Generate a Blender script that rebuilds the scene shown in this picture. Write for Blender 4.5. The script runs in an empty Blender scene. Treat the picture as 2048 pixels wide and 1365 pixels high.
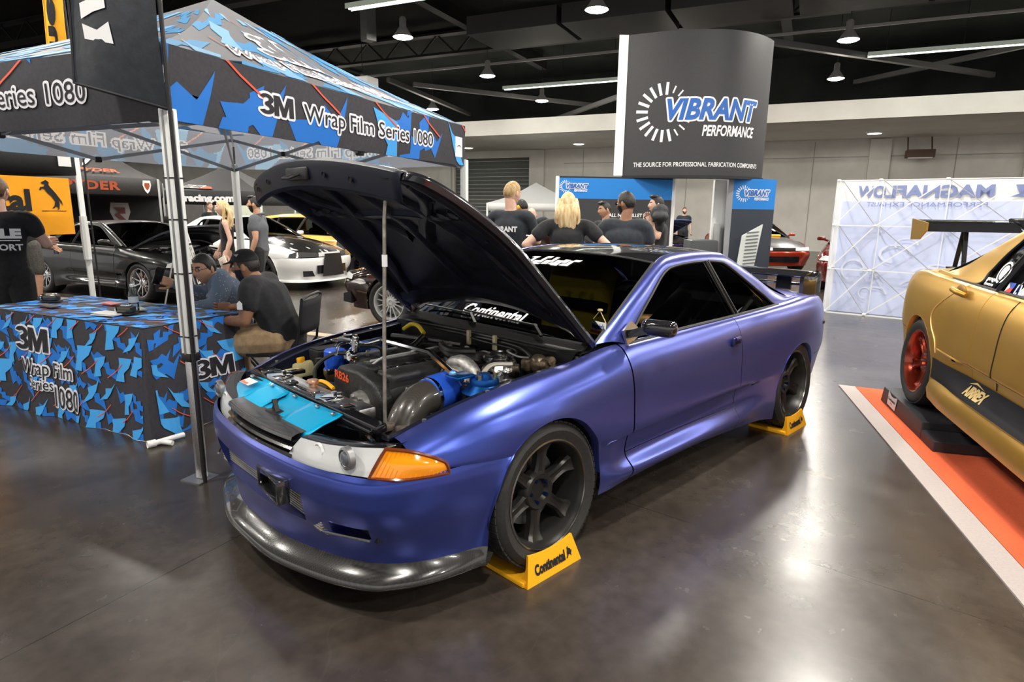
import bpy, bmesh, math, random
import numpy as np
from mathutils import Vector, Matrix
random.seed(7)
C = bpy.context.scene.collection
sc = bpy.context.scene
# ---------------------------------------------------------------- camera, world, exposure
cam = bpy.data.cameras.new('camera'); camo = bpy.data.objects.new('camera', cam); C.objects.link(camo)
cam.sensor_width = 36.0; cam.lens = 1241.4/2048*36.0; cam.clip_end = 300
_r = Vector((-0.71089761, 0.70318748, 0.01232706)); _u = Vector((-0.13478937, -0.15342806, 0.97892372)); _f = Vector((-0.69025822, -0.69425298, -0.20385384))
camo.matrix_world = Matrix(((_r.x, _u.x, -_f.x, 1.86114542), (_r.y, _u.y, -_f.y, 2.48256758), (_r.z, _u.z, -_f.z, 1.51125417), (0, 0, 0, 1)))
sc.camera = camo
wd = bpy.data.worlds.new('hall_ambient'); sc.world = wd; wd.use_nodes = True
wd.node_tree.nodes['Background'].inputs[0].default_value = (1.0, 0.97, 0.93, 1)
wd.node_tree.nodes['Background'].inputs[1].default_value = 0.46
sc.view_settings.view_transform = 'Standard'; sc.view_settings.look = 'None'
sc.view_settings.exposure = 1.15; sc.view_settings.gamma = 1.0; sc.view_settings.use_curve_mapping = False
LAMP_E = 190.0      # high-bay lens emission
TUBE_E = 9.0       # fluorescent tube emission
# hall axes: U runs along the far wall, N points from that wall towards the camera
U = Vector((.342, -.94, 0)); N = Vector((.94, .342, 0)); Z = Vector((0, 0, 1))
EL = Vector((.403, -.915, 0)); ER = Vector((-.915, -.403, 0))      # tent / table axes
PI = math.pi
def V(*a): return Vector(a)

# ---------------------------------------------------------------- mesh helpers
class MB:
    def __init__(s, M=None): s.v = []; s.f = []; s.mi = []; s.m = 0; s.M = M; s.n = None
    def add(s, vs, fs):
        o = len(s.v)
        for p in vs:
            p = Vector(p); s.v.append(s.M @ p if s.M else p)
        for f in fs: s.f.append([o+i for i in f]); s.mi.append(s.m)
        return s
    def box(s, c, d, R=None):
        c = Vector(c); h = Vector(d)*.5
        vs = [Vector((x*h.x, y*h.y, z*h.z)) for x in (-1, 1) for y in (-1, 1) for z in (-1, 1)]
        if R: vs = [R @ p for p in vs]
        return s.add([c+p for p in vs], [(0,1,3,2),(4,6,7,5),(0,4,5,1),(2,3,7,6),(0,2,6,4),(1,5,7,3)])
    def rbox(s, c, d, r=.01, R=None, n=2):
        bm = bmesh.new(); bmesh.ops.create_cube(bm, size=1)
        for v in bm.verts: v.co = Vector((v.co.x*d[0], v.co.y*d[1], v.co.z*d[2]))
        bmesh.ops.bevel(bm, geom=bm.edges[:], offset=min(r, min(d)*.45), segments=n, affect='EDGES', profile=.5)
        bm.verts.index_update(); c = Vector(c)
        s.add([c+(R @ v.co if R else v.co) for v in bm.verts], [[v.index for v in f.verts] for f in bm.faces]); bm.free(); return s
    def bar(s, a, b, w, h, up=(0, 0, 1)):
        a = Vector(a); b = Vector(b); d = b-a; L = d.length; d.normalize()
        y = Vector(up).cross(d)
        if y.length < 1e-4: y = Vector((1, 0, 0)).cross(d)
        y.normalize(); z = d.cross(y); R = Matrix((d, y, z)).transposed()
        return s.box((a+b)/2, (L, w, h), R)
    def tube(s, pts, r, n=8, cap=True, close=False):
        pts = [Vector(p) for p in pts]; m = len(pts); rr = r if hasattr(r, '__len__') else [r]*m
        vs = []; prev = None
        for i, p in enumerate(pts):
            if close: t = pts[(i+1) % m]-pts[i-1]
            else: t = pts[min(i+1, m-1)]-pts[max(i-1, 0)]
            if t.length < 1e-9: t = Vector((0, 0, 1))
            t.normalize()
            if prev is None:
                a = Vector((0, 0, 1)) if abs(t.z) < .9 else Vector((1, 0, 0)); x = a.cross(t)
            else:
                x = prev - t*prev.dot(t)
                if x.length < 1e-6: x = Vector((0, 0, 1)).cross(t)
            x.normalize(); prev = x; y = t.cross(x)
            for k in range(n):
                a = 2*PI*k/n; vs.append(p+(x*math.cos(a)+y*math.sin(a))*rr[i])
        fs = []
        for i in range(m if close else m-1):
            j = (i+1) % m
            for k in range(n):
                fs.append((i*n+k, i*n+(k+1) % n, j*n+(k+1) % n, j*n+k))
        if cap and not close: fs.append(tuple(range(n-1, -1, -1))); fs.append(tuple((m-1)*n+k for k in range(n)))
        return s.add(vs, fs)
    def cyl(s, a, b, r, r2=None, n=12): return s.tube([a, b], [r, r if r2 is None else r2], n)
    def lathe(s, prof, n=24, R=None, c=(0, 0, 0), a0=0, a1=2*PI):
        full = abs(a1-a0-2*PI) < 1e-6; k = n if full else n+1; vs = []; c = Vector(c)
        for i in range(k):
            a = a0+(a1-a0)*i/n
            for r, z in prof:
                p = Vector((r*math.cos(a), r*math.sin(a), z)); vs.append(c+(R @ p if R else p))
        m = len(prof); fs = []
        for i in range(n):
            j = (i+1) % k
            for q in range(m-1): fs.append((i*m+q, j*m+q, j*m+q+1, i*m+q+1))
        return s.add(vs, fs)
    def grid(s, P, cu=False, cv=False, skip=None):
        nu = len(P); nv = len(P[0]); vs = [p for row in P for p in row]; fs = []
        for i in range(nu if cu else nu-1):
            for j in range(nv if cv else nv-1):
                if skip and skip(i, j): continue
                a = (i+1) % nu; b = (j+1) % nv; fs.append((i*nv+j, a*nv+j, a*nv+b, i*nv+b))
        return s.add(vs, fs)
    def sph(s, c, r, n=14, m=9, R=None):
        c = Vector(c); r = r if hasattr(r, '__len__') else (r, r, r); P = []
        for i in range(n):
            a = 2*PI*i/n; row = []
            for j in range(m+1):
                b = PI*j/m-PI/2; p = Vector((r[0]*math.cos(a)*math.cos(b), r[1]*math.sin(a)*math.cos(b), r[2]*math.sin(b)))
                row.append(c+(R @ p if R else p))
            P.append(row)
        return s.grid(P, cu=True)
    def prism(s, poly, o, u, v, d):
        o = Vector(o); u = Vector(u); v = Vector(v); d = Vector(d); n = len(poly)
        vs = [o+u*a+v*b for a, b in poly]; vs += [p+d for p in vs]
        fs = [tuple(range(n))[::-1], tuple(range(n, 2*n))]+[(i, (i+1) % n, n+(i+1) % n, n+i) for i in range(n)]
        return s.add(vs, fs)
    def mirror_y(s):
        n = len(s.v); s.v += [Vector((p.x, -p.y, p.z)) for p in s.v]
        fs = [[n+i for i in reversed(f)] for f in s.f]; s.mi += s.mi[:]; s.f += fs; return s
def setp(o, label=None, cat=None, group=None, kind=None):
    if label: o['label'] = label
    if cat: o['category'] = cat
    if group: o['group'] = group
    if kind: o['kind'] = kind
    return o
def thing(name, label, cat, loc=(0, 0, 0), rz=0, group=None, tilt=None):
    o = bpy.data.objects.new(name, None); C.objects.link(o); o.empty_display_size = .1
    M = Matrix.Translation(Vector(loc)) @ Matrix.Rotation(rz, 4, 'Z')
    if tilt: M = M @ tilt
    o.matrix_world = M; return setp(o, label, cat, group)
def link_mesh(name, me, parent=None, world=False):
    o = bpy.data.objects.new(name, me); C.objects.link(o)
    if parent:
        o.parent = parent
        if world:
            M = parent.matrix_basis.copy(); q = parent.parent
            if q: M = q.matrix_basis @ M
            o.matrix_parent_inverse = M.inverted()
    return o
def obj(name, mb, mat, parent=None, smooth=True, ang=38, world=False, weld=False, solid=0, bevel=0, sub=0, base=None, **kw):
    me = bpy.data.meshes.new(name)
    off = Vector(base) if base else None
    me.from_pydata([tuple(v-off) if off else tuple(v) for v in mb.v], [], mb.f)
    mats = mat if isinstance(mat, (list, tuple)) else [mat]
    for m in mats: me.materials.append(m)
    if len(mats) > 1: me.polygons.foreach_set('material_index', mb.mi)
    bm = bmesh.new(); bm.from_mesh(me)
    if weld: bmesh.ops.remove_doubles(bm, verts=bm.verts, dist=weld if weld is not True else 1e-5)
    if not mb.n: bmesh.ops.recalc_face_normals(bm, faces=bm.faces)
    bm.to_mesh(me); bm.free()
    if smooth:
        me.polygons.foreach_set('use_smooth', [True]*len(me.polygons)); me.set_sharp_from_angle(angle=math.radians(ang))
    me.update()
    if mb.n: me.normals_split_custom_set_from_vertices([tuple(q) for q in mb.n])
    o = link_mesh(name, me, parent, world)
    if off: o.location = off
    if bevel:
        b = o.modifiers.new('bevel', 'BEVEL'); b.width = bevel; b.segments = 2; b.limit_method = 'ANGLE'
    if solid:
        b = o.modifiers.new('solid', 'SOLIDIFY'); b.thickness = solid; b.offset = 0
    if sub:
        b = o.modifiers.new('sub', 'SUBSURF'); b.levels = sub; b.render_levels = sub
    return setp(o, **kw)
def copy_tree(o, parent=None):
    c = o.copy(); C.objects.link(c)
    if parent: c.parent = parent
    for ch in [k for k in bpy.data.objects if k.parent == o]: copy_tree(ch, c)
    return c
def spl(P, n, closed=False):
    """Catmull-Rom through points P (any dimension) -> n samples."""
    P = np.array(P, float); m = len(P)
    if m == 2: t = np.linspace(0, 1, n)[:, None]; return P[0]*(1-t)+P[1]*t
    if closed: Q = np.concatenate([P[-1:], P, P[:2]]); T = np.linspace(0, m, n, endpoint=False)
    else: Q = np.concatenate([2*P[:1]-P[1:2], P, 2*P[-1:]-P[-2:-1]]); T = np.linspace(0, m-1, n)
    out = []
    for t in T:
        i = min(int(t), (m if closed else m-1)-1); f = t-i; a, b, c, d = Q[i:i+4]
        out.append(.5*((2*b)+(-a+c)*f+(2*a-5*b+4*c-d)*f*f+(-a+3*b-3*c+d)*f**3))
    return np.array(out)
def loft(net, nu, nv):
    rows = [spl(r, nv) for r in net]; A = np.array(rows)
    return [[Vector(p) for p in r] for r in np.stack([spl(A[:, j], nu) for j in range(nv)], 1)]
def interp(x, xs, ys): return float(np.interp(x, xs, ys))
_tc = {}
def _three():
    o = []; c1, c2 = (.5, .735), (.5, .285)
    for t in np.linspace(2.75, -1.15, 12): o.append((c1[0]+.44*math.cos(t), c1[1]+.265*math.sin(t)))
    for t in np.linspace(1.0, -2.75, 12): o.append((c2[0]+.48*math.cos(t), c2[1]+.285*math.sin(t)))
    for t in np.linspace(-2.6, .95, 9): o.append((c2[0]+.17*math.cos(t), c2[1]+.105*math.sin(t)))
    o += [(.40, .44), (.40, .58)]
    for t in np.linspace(-.9, 2.6, 9): o.append((c1[0]+.15*math.cos(t), c1[1]+.095*math.sin(t)))
    return o
_tc['#3M'] = None
def heavy_3m():
    """Heavy condensed figure 3 and capital M as plain polygons."""
    M_ = [(0, 0), (0, 1), (.30, 1), (.50, .42), (.70, 1), (1, 1), (1, 0), (.76, 0), (.76, .60), (.59, 0), (.41, 0), (.24, .60), (.24, 0)]
    a = [(x*.62, y*.7) for x, y in _three()]; b = [(.60+x*.78, y*.7) for x, y in M_]; return a+b, [list(range(len(a))), list(range(len(a), len(a)+len(b)))]
def text2d(body, bold=0.0, sx=1.0, shear=0.0, spacing=1.0, res=3):
    """Lettering as (verts, faces), cap height about 0.7, starting at x = 0."""
    if body == '3M': return heavy_3m()
    k = (body, bold, sx, shear, spacing)
    if k in _tc: return _tc[k]
    cu = bpy.data.curves.new('lettering', 'FONT'); cu.body = body; cu.size = 1; cu.offset = bold; cu.shear = shear; cu.space_character = spacing
    cu.resolution_u = res; cu.fill_mode = 'FRONT'; o = bpy.data.objects.new('lettering', cu); C.objects.link(o)
    dg = bpy.context.evaluated_depsgraph_get(); dg.update(); me = bpy.data.meshes.new_from_object(o.evaluated_get(dg))
    vs = [(v.co.x*sx, v.co.y) for v in me.vertices]; fs = [list(p.vertices) for p in me.polygons]
    bpy.data.objects.remove(o); bpy.data.curves.remove(cu); bpy.data.meshes.remove(me)
    _tc[k] = (vs, fs); return _tc[k]
def put_text(mb, body, fn, h, at=(0, 0), align='L', w=None, rot=0, **kw):
    """Lay lettering of cap height h through fn(a, b) -> point; at is the baseline start."""
    vs, fs = text2d(body, **kw); s = h/.7
    x0 = min(v[0] for v in vs); x1 = max(v[0] for v in vs); L = (x1-x0)*s; k = 1.0
    if w: k = w/L; L = w
    ox = at[0]-(L/2 if align == 'C' else L if align == 'R' else 0); c, sn = math.cos(rot), math.sin(rot)
    pts = []
    for a, b in vs:
        a = (a-x0)*s*k; b *= s
        pts.append(fn(ox+a*c-b*sn, at[1]+a*sn+b*c))
    mb.add(pts, fs); return L
def edge_outline(mb, body, fn, h, at, e, w=None, **kw):
    """Clean outline of width e around lettering: strips and dots along its boundary."""
    vs, fs = text2d(body, **kw); s = h/.7; x0 = min(v[0] for v in vs); L = (max(v[0] for v in vs)-x0)*s; k = w/L if w else 1.0; cnt = {}
    for f in fs:
        for a, b in zip(f, f[1:]+f[:1]): q = (min(a, b), max(a, b)); cnt[q] = cnt.get(q, 0)+1
    P_ = [(at[0]+(a-x0)*s*k, at[1]+b*s) for a, b in vs]; done = set()
    for (a, b), n in cnt.items():
        if n > 1: continue
        (x1, y1), (x2, y2) = P_[a], P_[b]; d = math.hypot(x2-x1, y2-y1)
        if d < 1e-7: continue
        ox, oy = -(y2-y1)/d*e, (x2-x1)/d*e; mb.add([fn(x1+ox, y1+oy), fn(x2+ox, y2+oy), fn(x2-ox, y2-oy), fn(x1-ox, y1-oy)], [(0, 1, 2, 3)])
        for i in (a, b):
            if i not in done: done.add(i); mb.add([fn(P_[i][0]+e*math.cos(t*PI/4), P_[i][1]+e*math.sin(t*PI/4)) for t in range(8)], [tuple(range(8))])
def plane(o, u, v, off=0.0):
    o = Vector(o); u = Vector(u).normalized(); v = Vector(v).normalized(); n = u.cross(v)
    return lambda a, b: o+u*a+v*b+n*off
# ---------------------------------------------------------------- materials
def mat(name, col, rough=.5, metal=0.0, coat=0.0, spec=.5, emit=0.0, alpha=1.0, trans=0.0, sheen=0.0, ior=1.45):
    m = bpy.data.materials.new(name); m.use_nodes = True; b = m.node_tree.nodes['Principled BSDF']
    b.inputs['Base Color'].default_value = (*col, 1); b.inputs['Roughness'].default_value = rough; b.inputs['Metallic'].default_value = metal
    b.inputs['Coat Weight'].default_value = coat; b.inputs['Coat Roughness'].default_value = .04; b.inputs['Specular IOR Level'].default_value = spec
    b.inputs['Transmission Weight'].default_value = trans; b.inputs['IOR'].default_value = ior; b.inputs['Sheen Weight'].default_value = sheen
    b.inputs['Alpha'].default_value = alpha
    if emit: b.inputs['Emission Color'].default_value = (*col, 1); b.inputs['Emission Strength'].default_value = emit
    return m
def nodes(m): return m.node_tree.nodes, m.node_tree.links, m.node_tree.nodes['Principled BSDF']
def noise_mix(m, c1, c2, scale=8, detail=4, lo=.35, hi=.65, coord='Object', stretch=None, rough=None, bump=0.0):
    n, l, b = nodes(m); tc = n.new('ShaderNodeTexCoord'); src = tc.outputs[coord]
    if stretch:
        mp = n.new('ShaderNodeMapping'); mp.inputs['Scale'].default_value = stretch; l.new(src, mp.inputs[0]); src = mp.outputs[0]
    t = n.new('ShaderNodeTexNoise'); t.inputs['Scale'].default_value = scale; t.inputs['Detail'].default_value = detail; l.new(src, t.inputs['Vector'])
    r = n.new('ShaderNodeValToRGB'); r.color_ramp.elements[0].position = lo; r.color_ramp.elements[1].position = hi
    r.color_ramp.elements[0].color = (*c1, 1); r.color_ramp.elements[1].color = (*c2, 1)
    l.new(t.outputs['Fac'], r.inputs[0]); l.new(r.outputs[0], b.inputs['Base Color'])
    if rough:
        q = n.new('ShaderNodeMapRange'); q.inputs['To Min'].default_value = rough[0]; q.inputs['To Max'].default_value = rough[1]
        l.new(t.outputs['Fac'], q.inputs[0]); l.new(q.outputs[0], b.inputs['Roughness'])
    if bump:
        q = n.new('ShaderNodeBump'); q.inputs['Strength'].default_value = bump; q.inputs['Distance'].default_value = .01
        l.new(t.outputs['Fac'], q.inputs['Height']); l.new(q.outputs[0], b.inputs['Normal'])
    return m
def nmat(name, c, k=.8, scale=20, rough=.6, bump=.15, **kw):
    return noise_mix(mat(name, c, rough, **kw), tuple(x*k for x in c), c, scale, bump=bump)
def emis(name, col, e):
    m = bpy.data.materials.new(name); m.use_nodes = True; n, l = m.node_tree.nodes, m.node_tree.links; n.clear()
    o = n.new('ShaderNodeOutputMaterial'); s = n.new('ShaderNodeEmission'); s.inputs[0].default_value = (*col, 1); s.inputs[1].default_value = e
    l.new(s.outputs[0], o.inputs[0]); return m
def glassy(name, tint, tr, rough=.02):
    """Tinted pane: clear tint mixed with a mirror-like Fresnel reflection."""
    m = bpy.data.materials.new(name); m.use_nodes = True; n, l = m.node_tree.nodes, m.node_tree.links; n.clear()
    o = n.new('ShaderNodeOutputMaterial'); t = n.new('ShaderNodeBsdfTransparent'); t.inputs[0].default_value = (*[c*tr for c in tint], 1)
    g = n.new('ShaderNodeBsdfGlossy'); g.inputs['Roughness'].default_value = rough; g.inputs[0].default_value = (1, 1, 1, 1)
    f = n.new('ShaderNodeFresnel'); f.inputs[0].default_value = 1.5; x = n.new('ShaderNodeMixShader')
    l.new(f.outputs[0], x.inputs[0]); l.new(t.outputs[0], x.inputs[1]); l.new(g.outputs[0], x.inputs[2]); l.new(x.outputs[0], o.inputs[0]); return m
def cloth(name, col, k=.7, rough=.8):
    """Thin woven cloth that lets part of the light through."""
    m = mat(name, col, rough, spec=.2); n, l, b = nodes(m); t = n.new('ShaderNodeBsdfTranslucent'); t.inputs[0].default_value = (*col, 1); x = n.new('ShaderNodeMixShader'); x.inputs[0].default_value = k
    l.new(b.outputs[0], x.inputs[1]); l.new(t.outputs[0], x.inputs[2]); l.new(x.outputs[0], n['Material Output'].inputs[0]); return m
def flip_paint(name, face, edge, rough=.33, metal=.75):
    """Satin colour-shift film: one hue seen straight on, another towards grazing."""
    m = mat(name, face, rough, metal); n, l, b = nodes(m)
    w = n.new('ShaderNodeLayerWeight'); w.inputs[0].default_value = .42
    r = n.new('ShaderNodeValToRGB'); r.color_ramp.elements[0].color = (*face, 1); r.color_ramp.elements[1].color = (*edge, 1)
    r.color_ramp.elements[0].position = .1; r.color_ramp.elements[1].position = .9
    l.new(w.outputs['Facing'], r.inputs[0]); l.new(r.outputs[0], b.inputs['Base Color'])
    tc = n.new('ShaderNodeTexCoord'); t = n.new('ShaderNodeTexNoise'); t.inputs['Scale'].default_value = 900; l.new(tc.outputs['Object'], t.inputs['Vector'])
    q = n.new('ShaderNodeBump'); q.inputs['Strength'].default_value = .04; l.new(t.outputs['Fac'], q.inputs['Height']); l.new(q.outputs[0], b.inputs['Normal'])
    return m
def weave(name, c1, c2, scale=220, rough=.25, coat=.8):
    m = mat(name, c1, rough, 0, coat); n, l, b = nodes(m); tc = n.new('ShaderNodeTexCoord'); k = n.new('ShaderNodeTexChecker')
    k.inputs['Scale'].default_value = scale; k.inputs[1].default_value = (*c1, 1); k.inputs[2].default_value = (*c2, 1)
    l.new(tc.outputs['Object'], k.inputs[0]); l.new(k.outputs[0], b.inputs['Base Color']); return m
BLACK = mat('black_plastic', (.012, .012, .013), .45)
GBLACK = mat('gloss_black', (.008, .008, .010), .12, coat=.6)
MBLACK = mat('matte_black', (.018, .018, .02), .8, spec=.3)
RUBBER = nmat('tire_rubber', (.028, .027, .026), .7, 60, .62, .1)
WHITE = mat('white_paint', (.8, .8, .79), .4)
LETTERW = mat('white_lettering', (.85, .85, .86), .5)
CHROME = mat('chrome', (.75, .76, .78), .09, 1.0)
ALU = nmat('brushed_aluminium', (.62, .62, .63), .85, 90, .32, .05, metal=1.0)
CASTALU = nmat('cast_aluminium', (.5, .49, .47), .6, 45, .5, .3, metal=.9)
STEEL = mat('dull_steel', (.32, .32, .33), .4, .8)
GUN = mat('gunmetal_wheel_paint', (.040, .038, .036), .36, .6)
PURPLE = flip_paint('blue_violet_satin_film', (.050, .080, .37), (.135, .140, .40), .29, .75)
CARBON = weave('carbon_fibre', (.026, .025, .025), (.046, .044, .043), 240, .2)
CARBONG = weave('gloss_carbon', (.010, .010, .011), (.022, .022, .024), 150, .1, 1.0)
HOODIN = noise_mix(mat('hood_inner_black', (.008, .009, .014), .3, 0, .0, spec=.3), (.005, .006, .010), (.014, .016, .026), 14, rough=(.25, .5))
GLASS = glassy('clear_glass', (.8, .9, .85), .85)
DGLASS = glassy('dark_tinted_glass', (.5, .55, .55), .38)
AMBER = mat('amber_lens', (.95, .33, .01), .12, coat=.5); 
LENS = mat('headlamp_lens', (.82, .84, .84), .12, .1, coat=.8)
FROST = mat('frosted_lamp_glass', (.92, .94, .95), .18, .0, .6, alpha=.62)
REDLENS = mat('red_lamp_lens', (.4, .01, .01), .15, coat=.6)
CYAN = mat('anodised_cyan', (.0, .40, .72), .35, .2)
BLUEH = mat('blue_silicone_hose', (.02, .10, .62), .28, coat=.4)
BLUEA = mat('anodised_blue', (.01, .12, .45), .22, .8)
YEL = mat('chock_yellow', (.95, .45, .01), .45)
YELW = mat('yellow_wire_loom', (.75, .55, .02), .4)
FOIL = nmat('crumpled_heat_foil', (.75, .74, .72), .75, 22, .25, 1.0, metal=1.0)
RESERV = mat('yellowed_tank_plastic', (.62, .55, .30), .45)
ORANGE = mat('orange_red_lettering', (.75, .09, .02), .5)
BRASS = mat('brass_fitting', (.55, .40, .18), .3, .9)
SKIN_A = nmat('skin_tan', (.55, .30, .19), .9, 30, .55, .03)
SKIN_B = nmat('skin_fair', (.72, .44, .33), .9, 30, .55, .03)
SKIN_C = nmat('skin_brown', (.30, .15, .085), .9, 30, .5, .03)
HAIR_K = nmat('black_hair', (.018, .014, .012), .5, 80, .45, .4)
HAIR_B = nmat('brown_hair', (.14, .075, .035), .5, 80, .5, .4)
HAIR_Y = noise_mix(mat('blonde_hair', (.8, .6, .32), .45), (.50, .33, .14), (.85, .66, .38), 40, stretch=(1, 1, .15), bump=.4)
HAIR_S = noise_mix(mat('sandy_hair', (.5, .34, .15), .5), (.32, .2, .08), (.55, .38, .18), 60, stretch=(1, 1, .2), bump=.4)
CL_BLACK = nmat('black_cotton', (.016, .017, .020), .6, 25, .85, .3, sheen=.1)
CL_NAVY = nmat('faded_black_cotton', (.025, .032, .042), .7, 25, .85, .3, sheen=.1)
CL_GREY = nmat('grey_heather_jersey', (.13, .14, .155), .75, 120, .9, .2)
CL_KHAKI = nmat('khaki_twill', (.42, .29, .16), .75, 25, .85, .4)
CL_SHORT = nmat('grey_plaid_cotton', (.12, .11, .10), .6, 60, .9, .3)
CL_DENIM = mat('blue_grey_speckled_shirt', (.15, .20, .28), .85)
def _speck(m, c1, c2, sc_, th):
    n, l, b = nodes(m); tc = n.new('ShaderNodeTexCoord'); v = n.new('ShaderNodeTexVoronoi'); v.inputs['Scale'].default_value = sc_; l.new(tc.outputs['Object'], v.inputs['Vector'])
    q = n.new('ShaderNodeMath'); q.operation = 'LESS_THAN'; q.inputs[1].default_value = th; l.new(v.outputs['Distance'], q.inputs[0]); x = n.new('ShaderNodeMix'); x.data_type = 'RGBA'; x.inputs[6].default_value = (*c1, 1); x.inputs[7].default_value = (*c2, 1)
    l.new(q.outputs[0], x.inputs[0]); l.new(x.outputs[2], b.inputs['Base Color'])
_speck(CL_DENIM, (.15, .20, .28), (.52, .56, .62), 38, .17)
SHOE = mat('dark_shoe_leather', (.02, .02, .02), .35)
PAPER = mat('white_paper', (.75, .75, .73), .7)
# ---------------------------------------------------------------- the hall
def floor_mat():
    m = mat('polished_concrete', (.05, .045, .04), .3, spec=.6); n, l, b = nodes(m); tc = n.new('ShaderNodeTexCoord'); P = tc.outputs['Object']
    def noise(sc_, det, dist=0.0):
        t = n.new('ShaderNodeTexNoise'); t.inputs['Scale'].default_value = sc_; t.inputs['Detail'].default_value = det; t.inputs['Distortion'].default_value = dist
        l.new(P, t.inputs['Vector']); return t.outputs['Fac']
    def ramp(src, *st):
        r = n.new('ShaderNodeValToRGB'); e = r.color_ramp.elements
        while len(e) < len(st): e.new(.5)
        for q, (p, c) in zip(e, st): q.position = p; q.color = (*c, 1)
        l.new(src, r.inputs[0]); return r.outputs[0]
    def mth(op, a, b_=None):
        q = n.new('ShaderNodeMath'); q.operation = op
        for i, x in enumerate((a, b_)):
            if x is None: continue
            if hasattr(x, 'links'): l.new(x, q.inputs[i])
            else: q.inputs[i].default_value = x
        return q.outputs[0]
    def mix(f, a, c, bl='MIX'):
        q = n.new('ShaderNodeMix'); q.data_type = 'RGBA'; q.blend_type = bl
        if hasattr(f, 'links'): l.new(f, q.inputs[0])
        else: q.inputs[0].default_value = f
        l.new(a, q.inputs[6])
        if hasattr(c, 'links'): l.new(c, q.inputs[7])
        else: q.inputs[7].default_value = (*c, 1)
        return q.outputs[2]
    base = ramp(noise(1.3, 8, .9), (.25, (.030, .022, .018)), (.5, (.052, .042, .035)), (.78, (.082, .069, .058)))
    fine = ramp(noise(14, 8), (.3, (.8, .8, .8)), (.7, (1.15, 1.15, 1.15)))
    c = mix(1.0, base, fine, 'MULTIPLY')
    sc1 = ramp(noise(42, 3, .2), (.72, (0, 0, 0)), (.80, (1, 1, 1)))          # worn pale scuffs
    bw = n.new('ShaderNodeRGBToBW'); l.new(sc1, bw.inputs[0])
    c = mix(mth('MULTIPLY', bw.outputs[0], .12), c, (.19, .165, .15))
    vor = n.new('ShaderNodeTexVoronoi'); vor.feature = 'DISTANCE_TO_EDGE'; vor.inputs['Scale'].default_value = .7
    nn = n.new('ShaderNodeTexNoise'); nn.inputs['Scale'].default_value = 1.1; l.new(P, nn.inputs['Vector'])
    av = n.new('ShaderNodeMixRGB'); av.inputs[0].default_value = .45; l.new(P, av.inputs[1]); l.new(nn.outputs['Color'], av.inputs[2]); l.new(av.outputs[0], vor.inputs['Vector'])
    scr = mth('LESS_THAN', vor.outputs['Distance'], .0007); c = mix(mth('MULTIPLY', scr, .05), c, (.16, .14, .125))
    sep = n.new('ShaderNodeSeparateXYZ'); l.new(P, sep.inputs[0])
    def joint(px, py, nx, ny, w):
        d = mth('ABSOLUTE', mth('ADD', mth('ADD', mth('MULTIPLY', sep.outputs[0], nx), mth('MULTIPLY', sep.outputs[1], ny)), -(px*nx+py*ny)))
        return mth('LESS_THAN', d, w)
    for a in ((-.80, 1.2, .993, .118, .003), (1.08, -.25, -.29, .957, .003), (-9.0, 0, .993, .118, .006), (0, 4.6, -.29, .957, .003), (0, -5.9, -.29, .957, .004)):
        c = mix(mth('MULTIPLY', joint(*a), .75), c, (.012, .010, .009))
    l.new(c, b.inputs['Base Color'])
    q = n.new('ShaderNodeMapRange'); q.inputs['To Min'].default_value = .20; q.inputs['To Max'].default_value = .31; l.new(noise(6, 4, .2), q.inputs[0]); l.new(q.outputs[0], b.inputs['Roughness'])
    bp = n.new('ShaderNodeBump'); bp.inputs['Strength'].default_value = .015; bp.inputs['Distance'].default_value = .01; l.new(noise(35, 4), bp.inputs['Height']); l.new(bp.outputs[0], b.inputs['Normal'])
    return m
FLOOR = floor_mat()
WALL = noise_mix(mat('painted_concrete_wall', (.64, .62, .57), .8), (.60, .58, .53), (.69, .67, .62), 1.5, 6, .3, .7)
WALLD = mat('wall_panel_joint', (.36, .34, .30), .8)
SOFFIT = noise_mix(mat('soffit_plaster', (.7, .68, .63), .8), (.66, .64, .59), (.74, .72, .67), .8, 6)
CEIL = noise_mix(mat('ceiling_black', (.010, .011, .011), .9, spec=.1), (.004, .005, .005), (.011, .012, .011), .5, 6)
BEAM = mat('black_steel_beam', (.007, .007, .007), .6, spec=.2)
BRACE = mat('grey_steel_brace', (.034, .034, .034), .5)
PIPE = mat('galvanised_conduit', (.16, .155, .15), .45, .3)
DOCK = nmat('roll_up_door_green_grey', (.085, .092, .082), .9, 8, .6)
LAMP = emis('metal_halide_lens', (1.0, .95, .86), LAMP_E); TUBE = emis('fluorescent_tube', (.95, 1.0, .90), TUBE_E); DOWN = emis('downlight_lens', (1, .96, .88), 9.0)
def P(base, u=0.0, n=0.0, z=0.0): return Vector(base)+U*u+N*n+Z*z
fm = MB(); A = V(-10, -8, 0)
fm.grid([[P(A, a, b) for b in np.linspace(-26, 34, 13)] for a in np.linspace(-42, 66, 15)]); obj('floor', fm, FLOOR, smooth=False, kind='structure')
W0 = V(-26.2, -8.1, 0)                                                          # a point on the far wall, under the soffit
wm = MB(); wm.box((0, 0, 0), (0, 0, 0)); wm.v.clear(); wm.f.clear(); wm.mi.clear()
Rw = Matrix((U, N, Z)).transposed()
def wbox(mb, u, n, z, du, dn, dz): return mb.box(P(W0, u, n, z), (du, dn, dz), Rw)
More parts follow.
